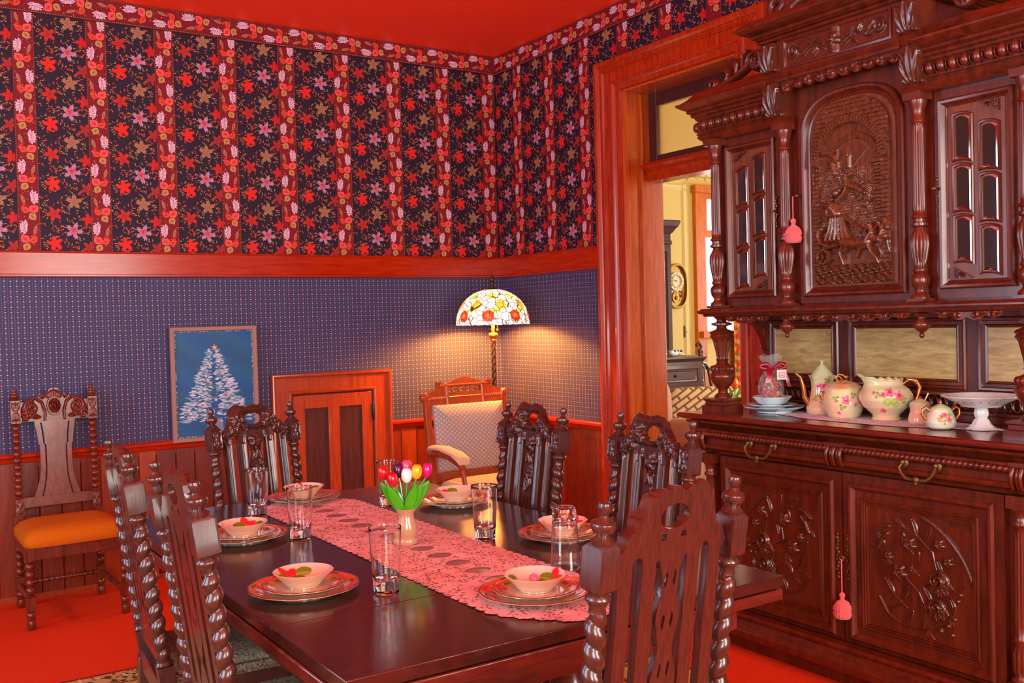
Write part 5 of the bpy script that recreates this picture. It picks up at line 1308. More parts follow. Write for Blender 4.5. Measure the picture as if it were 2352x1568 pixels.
for s_ in (-1, 1):
    m_ = MB(); x = s_ * .315
    m_.tube([(x - s_ * .01, -.27, .64), (x, -.14, .668), (x + s_ * .012, 0, .664), (x + s_ * .016, .15, .630), (x + s_ * .014, .19, .600)], [.020, .026, .026, .024, .02], 10)
    m_.tube([(x + s_ * .014, .17, .60), (x + s_ * .004, .18, .52), (x, .20, .42)], [.018, .014, .018], 10); m_.build('arm', 'arm_wood', AC, angle=60)
    m_ = MB(); R = []
    for y, w_, z in ((-.215, .030, .676), (-.19, .048, .690), (-.05, .052, .698), (.10, .052, .680), (.17, .050, .655), (.185, .040, .635)):
        R.append([(x + s_ * .008 + w_ * math.cos(a), y, z + .022 * math.sin(a) * (1 if math.sin(a) > 0 else .5)) for a in np.linspace(0, 2 * PI, 14, endpoint=False)])
    m_.grid(np.array(R).transpose(1, 0, 2), closeu=True); m_.add(R[0], [tuple(range(14))]); m_.add(R[-1], [tuple(range(14))]); m_.build('arm_pad', 'arm_fabric', AC, angle=70)
    for y in (-.24, .21):
        m_ = MB(); xx = s_ * .285; m_.lathe([(.014, 0), (.02, .02), (.024, .05), (.016, .10), (.022, .16), (.026, .26), (.02, .29), (.026, .30), (.026, .40)], 16, (xx, y, 0)); m_.build('leg', 'arm_wood', AC, angle=60)
m_ = MB(); m_.box(-.30, .30, -.25, .23, .33, .41); m_.build('seat_frame', 'arm_wood', AC, bevel=.004)
m_ = MB(); P = []
for hh, ins in ((.41, .0), (.44, -.004), (.47, .02), (.488, .07), (.495, .15)):
    P.append([((.295 - ins) * math.copysign(abs(math.cos(a)) ** .35, math.cos(a)), -.01 + (.24 - ins) * math.copysign(abs(math.sin(a)) ** .35, math.sin(a)), hh) for a in np.linspace(0, 2 * PI, 36, endpoint=False)])
m_.rings(P); m_.build('seat', 'dotted_fabric', AC, angle=80)

# ================================================================ floor lamp
LX, LY = -.335, -.415
LP = thing('floor_lamp', 'floor lamp with a lit stained glass rose shade in the corner', 'lamp', (LX, LY, 0))
m_ = MB(); m_.lathe([(.15, 0), (.15, .012), (.135, .022), (.11, .03), (.05, .055), (.03, .08), (.018, .10)], 32); m_.build('base', 'bronze', LP, angle=50)
m_ = MB(); k = 420; zs = np.linspace(.10, 1.352, k); th = np.arange(16) * 2 * PI / 16
rr = .0145 * (1 + .16 * np.cos(3 * (th[:, None] - zs[None, :] * 42))); m_.grid(np.stack([rr * np.cos(th)[:, None], rr * np.sin(th)[:, None], np.broadcast_to(zs, rr.shape)], -1), closeu=True); m_.build('pole', 'bronze', LP, angle=60)
m_ = MB(); m_.lathe([(.016, 1.352), (.014, 1.358), (.026, 1.368), (.034, 1.384), (.028, 1.398), (.012, 1.404), (.012, 1.56), (.008, 1.57), (.006, 1.70)], 24)
for s_ in (-1, 1): m_.tube([(s_ * .012, 0, 1.53), (s_ * .05, 0, 1.545), (s_ * .06, 0, 1.57)], .006, 8)
m_.build('socket_cluster', 'brass', LP, angle=60)
for s_ in (-1, 1):
    m_ = MB(); m_.tube([(s_ * .022, -.02, 1.50), (s_ * .022, -.02, 1.428)], .0014, 6); m_.ball((s_ * .022, -.02, 1.420), .008); m_.build('pull_chain', 'brass', LP)
# dome shade: panes of coloured glass
def shade_col(t, a, r, z):
    lat = t
    c = (1.0, .93, .72)
    for k in range(8):
        a0 = k * PI / 4 + .1; da = (a - a0 + PI) % (2 * PI) - PI
        d = math.hypot(da * r, (z - 1.515) * 1.15)
        if d < .046: c = (.90, .05, .015) if d > .018 else (1.0, .20, .03)
        if abs(d - .020) < .003: c = (.75, .05, .02)
        d2 = math.hypot((((a - a0 - .39 + PI) % (2 * PI)) - PI) * r, z - 1.59)
        if d2 < .034: c = (.98, .50, .04)
        dl = math.hypot((((a - a0 - .22 + PI) % (2 * PI)) - PI) * r * 1.0, (z - 1.552) * 2.2)
        if dl < .034: c = (.40, .75, .05)
        dl = math.hypot((((a - a0 - .1 + PI) % (2 * PI)) - PI) * r * .9, (z - 1.645) * 1.6)
        if dl < .030: c = (.62, .85, .12)
    return c
prof = [(.250 * math.sin(q) ** .92 if q > .12 else .03, 1.462 + .235 * math.cos(q) ** 1.0) for q in np.linspace(.12, PI / 2, 46)]
prof = prof + [(.250, 1.466 + 0 * 1)]
m_ = MB(); n = 128; P = np.zeros((n, len(prof), 3)); Cc = np.zeros((n, len(prof), 3))
for i in range(n):
    a = 2 * PI * i / n
    for j, (r, z) in enumerate(prof):
        low = max(0, (j - len(prof) + 8) / 8); zz = z - low * .010 * (.5 + .5 * abs(math.sin(a * 12)))
        P[i, j] = (r * math.cos(a), r * math.sin(a), zz); Cc[i, j] = shade_col(j / len(prof), a, r, zz)
m_.grid(P, closeu=True, col=Cc); m_.build('lamp_shade', 'stained_glass', LP, angle=180)
m_ = MB(); m_.lathe([(.035, 1.690), (.032, 1.700), (.012, 1.706), (.010, 1.722), (.020, 1.732), (.018, 1.742), (.012, 1.748), (.016, 1.758), (.012, 1.775), (.004, 1.795), (.006, 1.80), (.0005, 1.808)], 20); m_.build('finial', 'bronze', LP, angle=60)
for s_ in (-1, 1):
    m_ = MB(); m_.lathe([(.001, -.03), (.02, -.022), (.028, 0), (.022, .022), (.01, .04)], 16, (s_ * .065, 0, 1.60)); bb = m_.build('bulb', 'wax', LP)
    d = bpy.data.lights.new('bulb_light', 'POINT'); d.energy = 62; d.color = (1.0, .39, .05); d.shadow_soft_size = .03
    o = bpy.data.objects.new('bulb_light', d); COL.objects.link(o); o.parent = LP; o.location = (s_ * .075, -.0, 1.545)

# ================================================================ tree picture leaning on the chair rail
PW, PH = .262, .345
PC = thing('tree_picture', 'framed picture of a white Christmas tree on blue, resting on the chair rail', 'picture', (-2.116, -.052, 1.148)); PC.rotation_euler = (0, 0, 0)
m_ = MB(); frame_mould(m_, -PW, PW, -PH, PH, .014, [(0, 0), (0, .028), (.004, .032), (.022, .030), (.026, .022), (.028, .016)], cap=False); m_.box(-PW + .002, PW - .002, .010, .018, -PH + .002, PH - .002); m_.build('frame', plain('frame_taupe', S(150, 112, 100), rough=.6), PC, angle=30)
m_ = MB(); rr = random.Random(5); Y0 = -.004
def tri(P, col, lay): m_.add([(x, Y0 - lay * .0002, z) for x, z in P], [tuple(range(len(P)))], 0, col)
NU, NV = 10, 14; xs = np.linspace(-PW + .026, PW - .026, NU); zs = np.linspace(-PH + .026, PH - .026, NV)
G = np.array([[(x, Y0, z) for z in zs] for x in xs]); m_.grid(G, col=np.array([[S(30 + 6 * math.sin(i * 2.1 + j), 84 + 8 * math.sin(j * 1.7 + i), 132 + 8 * math.sin(i + j)) for j in range(NV)] for i in range(NU)]))
for i in range(160):   # worn pale rim
    side = rr.randrange(4); t = rr.uniform(-1, 1); w_ = rr.uniform(.002, .006)
    x, z = ((t * (PW - .03), (PH - .028) * (1 if side == 0 else -1)) if side < 2 else ((PW - .028) * (1 if side == 2 else -1), t * (PH - .03)))
    tri([(x - w_, z - w_), (x + w_, z - w_ * .6), (x + w_ * .7, z + w_), (x - w_ * .8, z + w_ * .5)], S(170, 186, 190), 1)
tri([(-.055, -.215), (.035, -.215), (.045, -.315), (-.062, -.315)], S(112, 128, 156), 2)
tiers = 900
for i in range(tiers):
    q = (i / tiers); zc = -.225 + q * .425; half = .018 + .182 * (1 - q) ** .95
    sg = rr.choice((-1, 1)); x0 = sg * half * rr.random() ** .75 - .008; L_ = rr.uniform(.018, .055) * (1 - .5 * q); a = rr.uniform(-.35, .55); w_ = L_ * rr.uniform(.08, .16)
    c = rr.choice((S(176, 190, 214), S(150, 168, 200), S(206, 212, 226), S(120, 160, 170), S(96, 140, 156), S(190, 186, 214), S(70, 116, 140)))
    tri(leafp(x0, zc + rr.uniform(-.015, .02), L_, w_, a if sg > 0 else PI - a, 4), c, 3 + (i % 40) * .1)
for k, (zc, w_) in enumerate(((.14, .05), (.075, .08), (.0, .12), (-.07, .15), (-.14, .17))):   # garlands
    for j in range(26):
        t = j / 25; x = -w_ + 2 * w_ * t; z = zc - .03 + .05 * (t - .3) ** 2 + .03 * t
        tri([(x + .0022 * math.cos(b), z + .0022 * math.sin(b)) for b in (0, 1.57, 3.14, 4.71)], S(226, 222, 210), 9)
for (x, z) in ((0, .165), (-.03, .10), (.045, .06), (-.045, .02), (.03, -.02), (-.06, -.06), (.075, -.07), (0, -.10), (.04, -.13), (-.065, -.125), (-.02, -.17), (.10, -.15), (-.10, -.16), (.0, .06)):
    tri([(x + .011 * math.cos(b), z + .011 * math.sin(b)) for b in np.linspace(0, 2 * PI, 10, endpoint=False)], S(206, 160, 150) if int(x * 1000) % 2 else S(170, 170, 206), 10)
st = [((.022 if k % 2 == 0 else .008) * math.sin(k * PI / 5), .218 + (.022 if k % 2 == 0 else .008) * math.cos(k * PI / 5)) for k in range(10)]
tri(st, S(236, 160, 90), 11)
m_.nonorm = True; m_.build('canvas', 'painting', PC, smooth=False)

# ================================================================ wall outlet under the chair
OT = thing('wall_outlet', 'ivory double electrical outlet on a raised wooden box on the wainscot', 'outlet', (-3.0, -.016, .325))
m_ = MB(); frame_mould(m_, -.062, .062, -.085, .085, 0, [(0, 0), (0, .022), (.014, .034)]); m_.build('box', 'board_c', OT, bevel=.002)
for s_ in (-1, 1):
    m_ = MB(); m_.M = Matrix.Translation((0, -.034, s_ * .022)); m_.lathe([(.001, .0), (.0165, 0), (.0165, .004), (.001, .0045)], 20, axis='y'); 
    m2 = MB(); m2.M = Matrix.Translation((0, -.034, s_ * .022)) @ Matrix.Rotation(PI, 4, 'Z'); m2.lathe([(.001, .0), (.0165, 0), (.0165, .004), (.001, .0045)], 20, axis='y'); rc = m2.build('receptacle', 'ivory_plastic', OT)
    m2 = MB()
    for dx in (-.006, .006): m2.box(dx - .0012, dx + .0012, -.0392, -.0386, s_ * .022, s_ * .022 + .008)
    m2.ball((0, -.0388, s_ * .022 - .007), .0022, 8, 6); m2.build('slot', 'black_iron', rc, smooth=False)
# ================================================================ tableware
TZ = .7605
def lacecloth(name, x0, x1, y0, y1, z, mat, label, cat, pitch=.042, ovals=0, ridge=.0):
    cx, cy, hw, hh = (x0 + x1) / 2, (y0 + y1) / 2, (x1 - x0) / 2, (y1 - y0) / 2
    def sdf(U, V):
        a = np.abs(V - cy); taper = np.clip((a - (hh - .22)) / .22, 0, 1); w_ = hw * (1 - .75 * taper ** 1.6)
        sc_ = .014 * np.abs(np.sin(PI * V / pitch)) + .006 * np.abs(np.sin(PI * V / pitch * 3))
        return np.maximum(np.abs(U - cx) - w_ + .014 - sc_, a - hh + .01 * np.abs(np.sin(PI * U / pitch)))
    def cf(u, v, h):
        d = sdf(u, v); r = (d > -.0045).astype(float); g = np.zeros_like(u)
        r = np.maximum(r, (np.abs(d + .026) < .002) * .8)
        if ovals:
            k = np.round((v - cy) / .115); q = np.hypot((u - cx) / .040, (v - cy - k * .115) / .033); g = (q < 1).astype(float) * (np.abs(v - cy) < hh - .15); r = np.maximum(r, (np.abs(q - 1.1) < .1) * .9 * (np.abs(v - cy) < hh - .12))
        return np.stack([r, g, np.zeros_like(u)], 1)
    m_ = MB(); relief(m_, x0, x1, y0, y1, .005, lambda U, V: .0012 + ridge * np.sin(U * 70 + 3 * np.sin(V * 9)) * .5 + ridge * .5, sdf, 0, .0, back=False, cf=cf)
    # relief lies in XZ; turn it to lie flat: (x, -h, v) -> (x, v, h)
    V = np.vstack(m_.v); m_.v = [np.stack([V[:, 0], V[:, 2], z - V[:, 1]], 1)]
    o = m_.build(name, mat, angle=180); return tag(o, label, cat)
lacecloth('table_runner', -2.612, -2.205, -4.168, -2.10, TZ, 'lace', 'long pink white lace runner down the middle of the dining table', 'runner', ovals=1, ridge=.0012)

def sm(d, w_): return max(0.0, min(1.0, .5 - d / w_))
def mixc(a, b, t): return tuple(x + (y - x) * t for x, y in zip(a, b))
CREAM, BROWN, LG = S(226, 182, 146), S(110, 50, 30), S(104, 128, 26)
def dish_cf(R, r_in, seed, bowl=False):
    rr = random.Random(seed); els = []
    n = 3 if not bowl else 2; a0 = rr.uniform(0, 6)
    for k in range(n):
        a = a0 + k * 2 * PI / n; rm = (R + r_in) / 2
        els.append(('rose', a, rm, (R - r_in) * .50, S(226, 40, 50), S(236, 90, 60)))
        for da, dr in ((.42, .1), (-.45, -.1), (.75, -.15), (-.85, .18)): els.append(('leaf', a + da, rm + dr * (R - r_in), (R - r_in) * .34, LG, S(150, 156, 60)))
        els.append(('bud', a + 1.05, rm, (R - r_in) * .22, S(226, 110, 140), S(232, 160, 160)))
    def cf(t, a, r, z):
        c = CREAM if not bowl else S(232, 190, 168)
        if t < .48: return S(222, 190, 160)            # underside
        if r > r_in and not bowl: c = mixc(c, S(232, 98, 50), min(1, (r - r_in) / (R - r_in) * 2.2) * .9)
        for kind, ea, er, s_, c1, c2 in els:
            da = (a - ea + PI) % (2 * PI) - PI; x, y = da * er, (r - er); d = math.hypot(x, y)
            if kind == 'rose':
                q = s_ * (.82 + .18 * math.cos(5 * math.atan2(y, x)))
                if d < q: c = c2 if d < q * .35 else c1
            elif kind == 'leaf':
                if (x / s_) ** 2 + (y / (s_ * .52)) ** 2 < 1: c = c1 if y > 0 else c2
            elif d < s_: c = c1 if d > s_ * .5 else c2
        if abs(r - R) < R * .022: c = BROWN
        return c
    return cf
def dish(name, R, depth, foot, seed, lip=.004, bowl=False):
    th = .0042
    if bowl: outer = [(foot, 0), (foot, .004), (foot + .006, .006), (R * .72, depth * .45), (R * .93, depth * .85), (R, depth)]; inner = [(R - .002, depth + .001), (R * .90, depth * .84), (R * .68, depth * .42), (foot, .011), (.001, .0105)]
    else: outer = [(foot, 0), (foot, .003), (R * .70, .006), (R * .86, depth * .7), (R, depth - .002)]; inner = [(R, depth), (R * .985, depth + .0012), (R * .86, depth * .7 + .004), (R * .72, .0088), (R * .66, .0072), (.001, .007)]
    def d2(p): return dens2(p, .0035 if R > .1 else .0022)
    o = d2([(.001, .002), (foot * .9, .002)] + outer); i = d2(inner); prof = o + i
    base = dish_cf(R, R * (.64 if not bowl else .22), seed, bowl); no = len(o)
    def cf(t, a, r, z): return base(1.0 if t * (len(prof) - 1) >= no - .5 else 0.0, a, r, z)
    m_ = MB(); n = 180
    m_.lathe(prof, n, cf=cf, rf=lambda r, z, a: max(r * (1 + .006 * math.cos(a * 12) * (r / R) ** 4), 1e-4)); return m_
def dens2(p, step):
    out = [p[0]]
    for a, b in zip(p[:-1], p[1:]):
        n = max(1, int(math.hypot(b[0] - a[0], b[1] - a[1]) / step))
        for i in range(1, n + 1): out.append((a[0] + (b[0] - a[0]) * i / n, a[1] + (b[1] - a[1]) * i / n))
    return out
SPOTS = [(-2.897, -3.481, 'beside the near left chair', 0), (-2.430, -3.922, 'at the near end of the table', 1), (-2.818, -2.719, 'at the far left chair', 2),
         (-1.928, -2.640, 'in front of the far right carved chair', 3), (-1.958, -3.399, 'behind the upside-down glass', 4), (-2.385, -2.170, 'at the far end of the table', 5)]
kinds = [('dinner_plate', .150, .020, .085, .0, 'coral floral dinner plate', 'plate', 'dinner plates of the six place settings', False),
         ('salad_plate', .112, .016, .060, .0088, 'small coral plate on dinner plate', 'plate', 'small plates of the six place settings', False),
         ('fruit_bowl', .082, .042, .042, .0165, 'rose-painted bowl on stacked plates', 'bowl', 'rose bowls of the six place settings', True)]
for nm, R, dp, ft, dz, lb, cat, grp, bw in kinds:
    first = dish(nm, R, dp, ft, 3 if bw else 8, bowl=bw).build(nm, 'glazed', angle=60)
    for k, (x, y, where, rot) in enumerate(SPOTS):
        o = first if k == 0 else first.copy()
        if k: COL.objects.link(o)
        on = .0035 if k in (1, 5) else 0.0
        o.location = (x, y, TZ + dz + on); o.rotation_euler = (0, 0, rot * 1.1 + .6 * bw); tag(o, lb + ' ' + where, cat, grp)

# tumblers
def tumbler():
    pr = [(.001, 0), (.030, 0), (.0335, .003), (.0345, .010), (.0355, .034), (.0365, .040), (.0365, .044), (.0405, .10), (.0445, .178), (.0440, .180), (.0432, .178), (.0390, .10), (.0345, .048), (.030, .038), (.015, .034), (.001, .033)]
    m_ = MB(); m_.lathe(dens2(pr, .009), 48, rf=lambda r, z, a: max(r * ((1 - .035 * (abs(math.cos(a * 5)) < .5)) if (z < .034 and r > .02) else 1), 1e-4)); return m_.build('drinking_glass', 'glass', angle=35)
gl = tumbler()
GS = [(-2.724, -3.640, 'upright clear tumbler nearest the camera, at the left edge of the runner'), (-2.664, -2.855, 'clear tumbler left of the lace runner behind the near one'), (-2.640, -2.345, 'clear tumbler in front of the far carved chair on the left'),
      (-2.165, -2.510, 'clear tumbler standing behind the tulips'), (-2.175, -3.258, 'clear tumbler right of the runner, in front of the cream armchair'), (-2.195, -3.735, 'clear tumbler turned upside down at the right place setting')]
for k, (x, y, lb) in enumerate(GS):
    o = gl if k == 0 else gl.copy()
    if k: COL.objects.link(o)
    o.location = (x, y, TZ + (.0005 if k < 5 else .181)); o.rotation_euler = (0 if k < 5 else PI, 0, k * .4); tag(o, lb, 'glass', 'drinking glasses on the dining table')

# vase and wooden tulips
VX, VY = -2.415, -3.155
m_ = MB(); m_.lathe([(.001, 0), (.034, 0), (.037, .004), (.037, .016), (.031, .022), (.033, .026), (.038, .045), (.036, .062), (.027, .085), (.026, .098), (.031, .108), (.033, .114), (.029, .116), (.022, .112), (.020, .09), (.001, .085)], 40, (0, 0, 0))
vz = m_.build('turned_vase', 'vase_wood', angle=50, loc=(VX, VY, TZ + .003)); tag(vz, 'small turned tan wooden vase holding painted tulips on the lace runner', 'vase')
right = np.array([.836, -.548]); fwd = np.array([.548, .836])
TUL = [(-.070, -.004, .234, 'tulip_red', 'red'), (-.036, -.035, .215, 'tulip_scarlet', 'glossy scarlet'), (-.022, .02, .236, 'tulip_purple', 'dark purple'), (.004, .03, .246, 'tulip_pink', 'pink'), (.008, -.02, .226, 'tulip_white', 'white and green'), (.040, -.012, .236, 'tulip_yellow', 'yellow'), (.071, .014, .236, 'tulip_magenta', 'magenta')]
WHERE = ['leftmost in the vase', 'front left in the vase', 'at the back left in the vase', 'at the back centre of the vase', 'front centre in the vase', 'right of centre in the vase', 'rightmost in the vase']
for (dx, dy, h, mt_, cn), wh in zip(TUL, WHERE):
    p = right * dx + fwd * dy; q = p * .12
    t = thing('wooden_tulip', 'painted wooden tulip with %s head, %s' % (cn, wh), 'flower', (VX, VY, TZ + .003), 0, 'painted wooden tulips in the turned vase')
    m_ = MB(); m_.tube([(q[0], q[1], .088), (p[0] * .35, p[1] * .35, .13), (p[0] * .75, p[1] * .75, .19), (p[0], p[1], h - .015)], .0032, 8); m_.build('stem', 'leaf_green', t)
    m_ = MB(); m_.M = Matrix.Translation((p[0], p[1], h)) @ Euler((-p[1] * 2.5, p[0] * 2.5, 0)).to_matrix().to_4x4()
    m_.lathe([(.001, -.025), (.011, -.021), (.0175, -.008), (.0180, .004), (.0155, .016), (.010, .024), (.004, .022), (.001, .018)], 18, rf=lambda r, z, a: max(r * (1 + .06 * math.cos(a * 3) * (z > 0)), 1e-4)); m_.build('blossom', mt_, t, angle=180)
    # leaf
    s_ = -1 if dx < 0 else 1; out = right * (s_ * (.030 + abs(dx) * .55)) + fwd * (dy * .6 - .012); top = .19 + .02 * abs(dx) * 10
    P = []
    for i, tt in enumerate(np.linspace(0, 1, 12)):
        cxy = q * (1 - tt) + (q + out) * tt ** 1.0; zz = .082 + (top - .082) * tt ** .85; w_ = .004 + .0150 * math.sin(PI * min(tt * 1.02, 1)) ** .8 * (1 if tt < 1 else 0)
        P.append([(cxy[0] + right[0] * w_ * math.cos(a) + fwd[0] * .0022 * math.sin(a), cxy[1] + right[1] * w_ * math.cos(a) + fwd[1] * .0022 * math.sin(a), zz) for a in np.linspace(0, 2 * PI, 10, endpoint=False)])
    m_ = MB(); m_.grid(np.array(P).transpose(1, 0, 2), closeu=True); m_.build('leaf', 'leaf_green', t, angle=180)

# ================================================================ china on the sideboard
CZ = 1.031
lc = lacecloth('sideboard_runner', 2.76, 4.08, .20, .54, CZ, 'lace_white', 'white lace runner lying on the sideboard top under the china', 'runner', .05)
# turned so that its length follows the wall: x -> -y, y -> -x
for v in lc.data.vertices: v.co = Vector((-v.co.y, -v.co.x, v.co.z))
lc.data.flip_normals()
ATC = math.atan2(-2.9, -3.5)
def floral(base, spots, H, gold=None, blush=S(226, 190, 150)):
    def cf(t, a, r, z):
        c = mixc(base, blush, .5 + .5 * math.sin(a * 2 + z * 30)) if True else base
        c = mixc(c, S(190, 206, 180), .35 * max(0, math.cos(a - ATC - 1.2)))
        for (da, zz, s_, kind) in spots:
            x = ((a - ATC - da + PI) % (2 * PI) - PI) * r; y = z - zz; d = math.hypot(x, y)
            if kind == 'rose' and d < s_ * (.85 + .15 * math.cos(5 * math.atan2(y, x))): c = S(206, 60, 100) if (d < s_ * .35 or (math.sin(d / s_ * 14 + math.atan2(y, x)) > .55)) else S(232, 140, 160)
            if kind == 'leaf':
                an = math.atan2(y, x) + zz * 40
                if d < s_ * (.45 + .55 * abs(math.cos(an * 1.5)) ** 1.5): c = S(140, 160, 70) if d > s_ * .4 else S(176, 184, 110)
            if kind == 'green' and d < s_: c = S(170, 196, 90) if d > s_ * .4 else S(196, 214, 130)
        if gold and z > gold: c = S(190, 130, 70)
        return c
    return cf
def china(name, loc, prof, cf, label, cat, n=150, wav=0.0, nw=8):
    t = thing(name, label, cat, loc, 0)
    top = max(z for r, z in prof)
    m_ = MB(); m_.lathe(dens2(prof, .0026), n, cf=cf, rf=lambda r, z, a: max(r * (1 + wav * math.cos(a * nw) * (z / top) ** 3), 1e-4)); m_.build('body', 'glazed', t, angle=60); return t
def sv(k): return right * k
LGREEN = S(204, 214, 160)
# tall coffee pot
t = china('coffee_pot', (-.307, -3.127, CZ + .001), [(.001, 0), (.066, 0), (.070, .006), (.072, .025), (.064, .05), (.052, .085), (.047, .12), (.049, .15), (.056, .168), (.058, .172), (.053, .170), (.044, .15), (.042, .12), (.046, .06), (.001, .02)],
          floral(LGREEN, [(.15, .125, .019, 'rose'), (-.35, .122, .016, 'rose'), (.6, .10, .012, 'rose'), (-.2, .085, .016, 'leaf'), (.4, .15, .014, 'leaf'), (.9, .05, .016, 'rose'), (-.6, .07, .014, 'leaf'), (0, .06, .012, 'leaf')], .2), 'tall pale green coffee pot painted with pink roses on the sideboard', 'coffee pot', wav=.06, nw=6)
m_ = MB(); m_.lathe(dens2([(.050, .165), (.048, .172), (.036, .190), (.018, .212), (.006, .222), (.005, .228), (.011, .234), (.008, .238), (.001, .237)], .005), 40, cf=lambda tt, a, r, z: LGREEN); m_.build('lid', 'glazed', t, angle=60)
a = -right
m_ = MB(); m_.tube([(a[0] * .060, a[1] * .060, .045), (a[0] * .080, a[1] * .080, .075), (a[0] * .085, a[1] * .085, .12), (a[0] * .098, a[1] * .098, .165), (a[0] * .118, a[1] * .118, .182)], [.014, .012, .009, .007, .006], 12); m_.build('spout', 'copper', t)
m_ = MB(); m_.tube([(-a[0] * q, -a[1] * q, z) for q, z in ((.050, .155), (.075, .165), (.092, .145), (.090, .11), (.075, .075), (.060, .055))], .006, 10); m_.build('handle', 'copper', t)
# lidded sugar jar
t = china('biscuit_jar', (-.372, -3.292, CZ + .001), [(.001, 0), (.060, 0), (.066, .006), (.078, .03), (.088, .06), (.088, .085), (.080, .115), (.074, .128), (.070, .128), (.078, .085), (.001, .02)],
          floral(LGREEN, [(.1, .080, .022, 'rose'), (.85, .075, .018, 'rose'), (.55, .06, .012, 'rose'), (-.4, .085, .016, 'leaf'), (.45, .1, .014, 'leaf'), (-.1, .05, .016, 'leaf'), (-.3, .025, .010, 'rose')], .13), 'round lidded jar painted with pink roses, beside the coffee pot', 'jar', wav=.012, nw=8)
m_ = MB(); m_.lathe(dens2([(.078, .124), (.077, .129), (.055, .146), (.025, .156), (.014, .160), (.001, .160)], .005), 56, cf=lambda tt, a, r, z: mixc(S(206, 150, 96), S(222, 200, 150), .5 + .5 * math.sin(a * 3))); ld = m_.build('lid', 'glazed', t, angle=60)
m_ = MB(); m_.tube([(right[0] * q, right[1] * q, z) for q, z in ((-.026, .156), (-.034, .172), (-.020, .186), (.0, .180), (.014, .164))], .005, 10); m_.ball((right[0] * .012, right[1] * .012, .172), .010); m_.build('knob', 'copper', ld)
for s_ in (-1, 1):
    m_ = MB(); m_.tube([(right[0] * s_ * q, right[1] * s_ * q, z) for q, z in ((.084, .108), (.096, .112), (.100, .10), (.094, .085), (.088, .08))], .0055, 10); m_.build('handle', 'copper', t)
# large pitcher
t = china('pitcher', (-.350, -3.485, CZ + .001), [(.001, 0), (.056, 0), (.062, .004), (.052, .014), (.055, .024), (.088, .055), (.106, .085), (.107, .105), (.092, .130), (.070, .146), (.066, .160), (.070, .172), (.066, .171), (.060, .155), (.085, .12), (.09, .08), (.001, .03)],
          floral(LGREEN, [(.45, .105, .022, 'rose'), (.10, .122, .020, 'rose'), (-.15, .112, .014, 'rose'), (.25, .085, .014, 'green'), (.0, .082, .016, 'green'), (.35, .07, .012, 'green'), (-.35, .11, .016, 'leaf'), (.65, .09, .016, 'leaf'), (-.2, .045, .014, 'rose'), (-.55, .12, .010, 'rose')], .2), 'large round pale green pitcher with pink roses and gold handle', 'pitcher')
body = t.children[0]
for v in body.data.vertices:   # pull the rim out into a scalloped lip on the left
    if v.co.z > .13:
        d = Vector((v.co.x, v.co.y)).normalized() if (v.co.x or v.co.y) else Vector((0, 0)); c = -(d.x * right[0] + d.y * right[1]); k = max(0, c) ** 3 * ((v.co.z - .13) / .04)
        v.co.x += -right[0] * .045 * k; v.co.y += -right[1] * .045 * k; v.co.z += .020 * k + .003 * math.cos(math.atan2(v.co.y, v.co.x) * 14) * (v.co.z > .165)
m_ = MB(); m_.tube([(right[0] * q, right[1] * q, z) for q, z in ((.072, .148), (.095, .166), (.128, .160), (.142, .132), (.132, .095), (.112, .060), (.092, .050))], [.006, .009, .007, .009, .007, .006, .005], 12)
for k in range(7): m_.ball((right[0] * (.09 + .008 * k), right[1] * (.09 + .008 * k), .168 - .0008 * k * k), .007, 8, 6)
m_.build('handle', 'copper', t)
# mustard pot with spoon, small two-handled sugar bowl
t = china('mustard_pot', (-.345, -3.640, CZ + .001), [(.001, 0), (.044, 0), (.047, .006), (.046, .02), (.038, .045), (.038, .062), (.041, .074), (.037, .074), (.033, .05), (.001, .02)], floral(S(226, 200, 160), [(.3, .05, .012, 'leaf')], .1, blush=S(224, 176, 140)), 'small blush lidded pot with a spoon behind the two-handled bowl', 'pot', wav=.03, nw=6)
m_ = MB(); m_.lathe(dens2([(.041, .073), (.036, .082), (.018, .092), (.008, .096), (.001, .096)], .005), 36, cf=lambda tt, a, r, z: S(206, 204, 150)); ld = m_.build('lid', 'glazed', t, angle=60)
m_ = MB(); m_.ball((0, 0, .100), .006); m_.build('knob', 'candy_red', ld)
m_ = MB(); m_.tube([(right[0] * .016, right[1] * .016, .08), (right[0] * .034, right[1] * .034, .118)], [.0022, .0032], 8); m_.build('spoon_handle', 'wax', t)
t = china('sugar_bowl', (-.470, -3.812, CZ + .001), [(.001, 0), (.040, 0), (.050, .008), (.055, .026), (.048, .05), (.040, .068), (.041, .074), (.037, .073), (.042, .04), (.001, .02)], floral(S(196, 222, 190), [(.5, .038, .014, 'rose'), (.2, .055, .013, 'rose'), (-.05, .05, .010, 'rose'), (.1, .03, .012, 'leaf'), (.6, .055, .010, 'leaf'), (-.2, .04, .010, 'leaf')], .1, blush=S(222, 214, 190)), 'small pale green two-handled sugar bowl with pink flowers at the front edge', 'sugar bowl', wav=.02, nw=6)
m_ = MB(); m_.lathe(dens2([(.040, .072), (.034, .080), (.016, .090), (.006, .094), (.001, .094)], .005), 36, cf=lambda tt, a, r, z: S(196, 214, 160)); ld = m_.build('lid', 'glazed', t, angle=60)
m_ = MB(); m_.lathe([(.001, .092), (.005, .094), (.006, .102), (.002, .110), (.0005, .112)], 12); m_.build('knob', 'copper', ld)
for s_ in (-1, 1):
    m_ = MB(); m_.tube([(right[0] * s_ * q, right[1] * s_ * q, z) for q, z in ((.042, .068), (.056, .082), (.070, .074), (.072, .055), (.060, .038), (.052, .034))], .005, 10); m_.build('handle', 'copper', t)
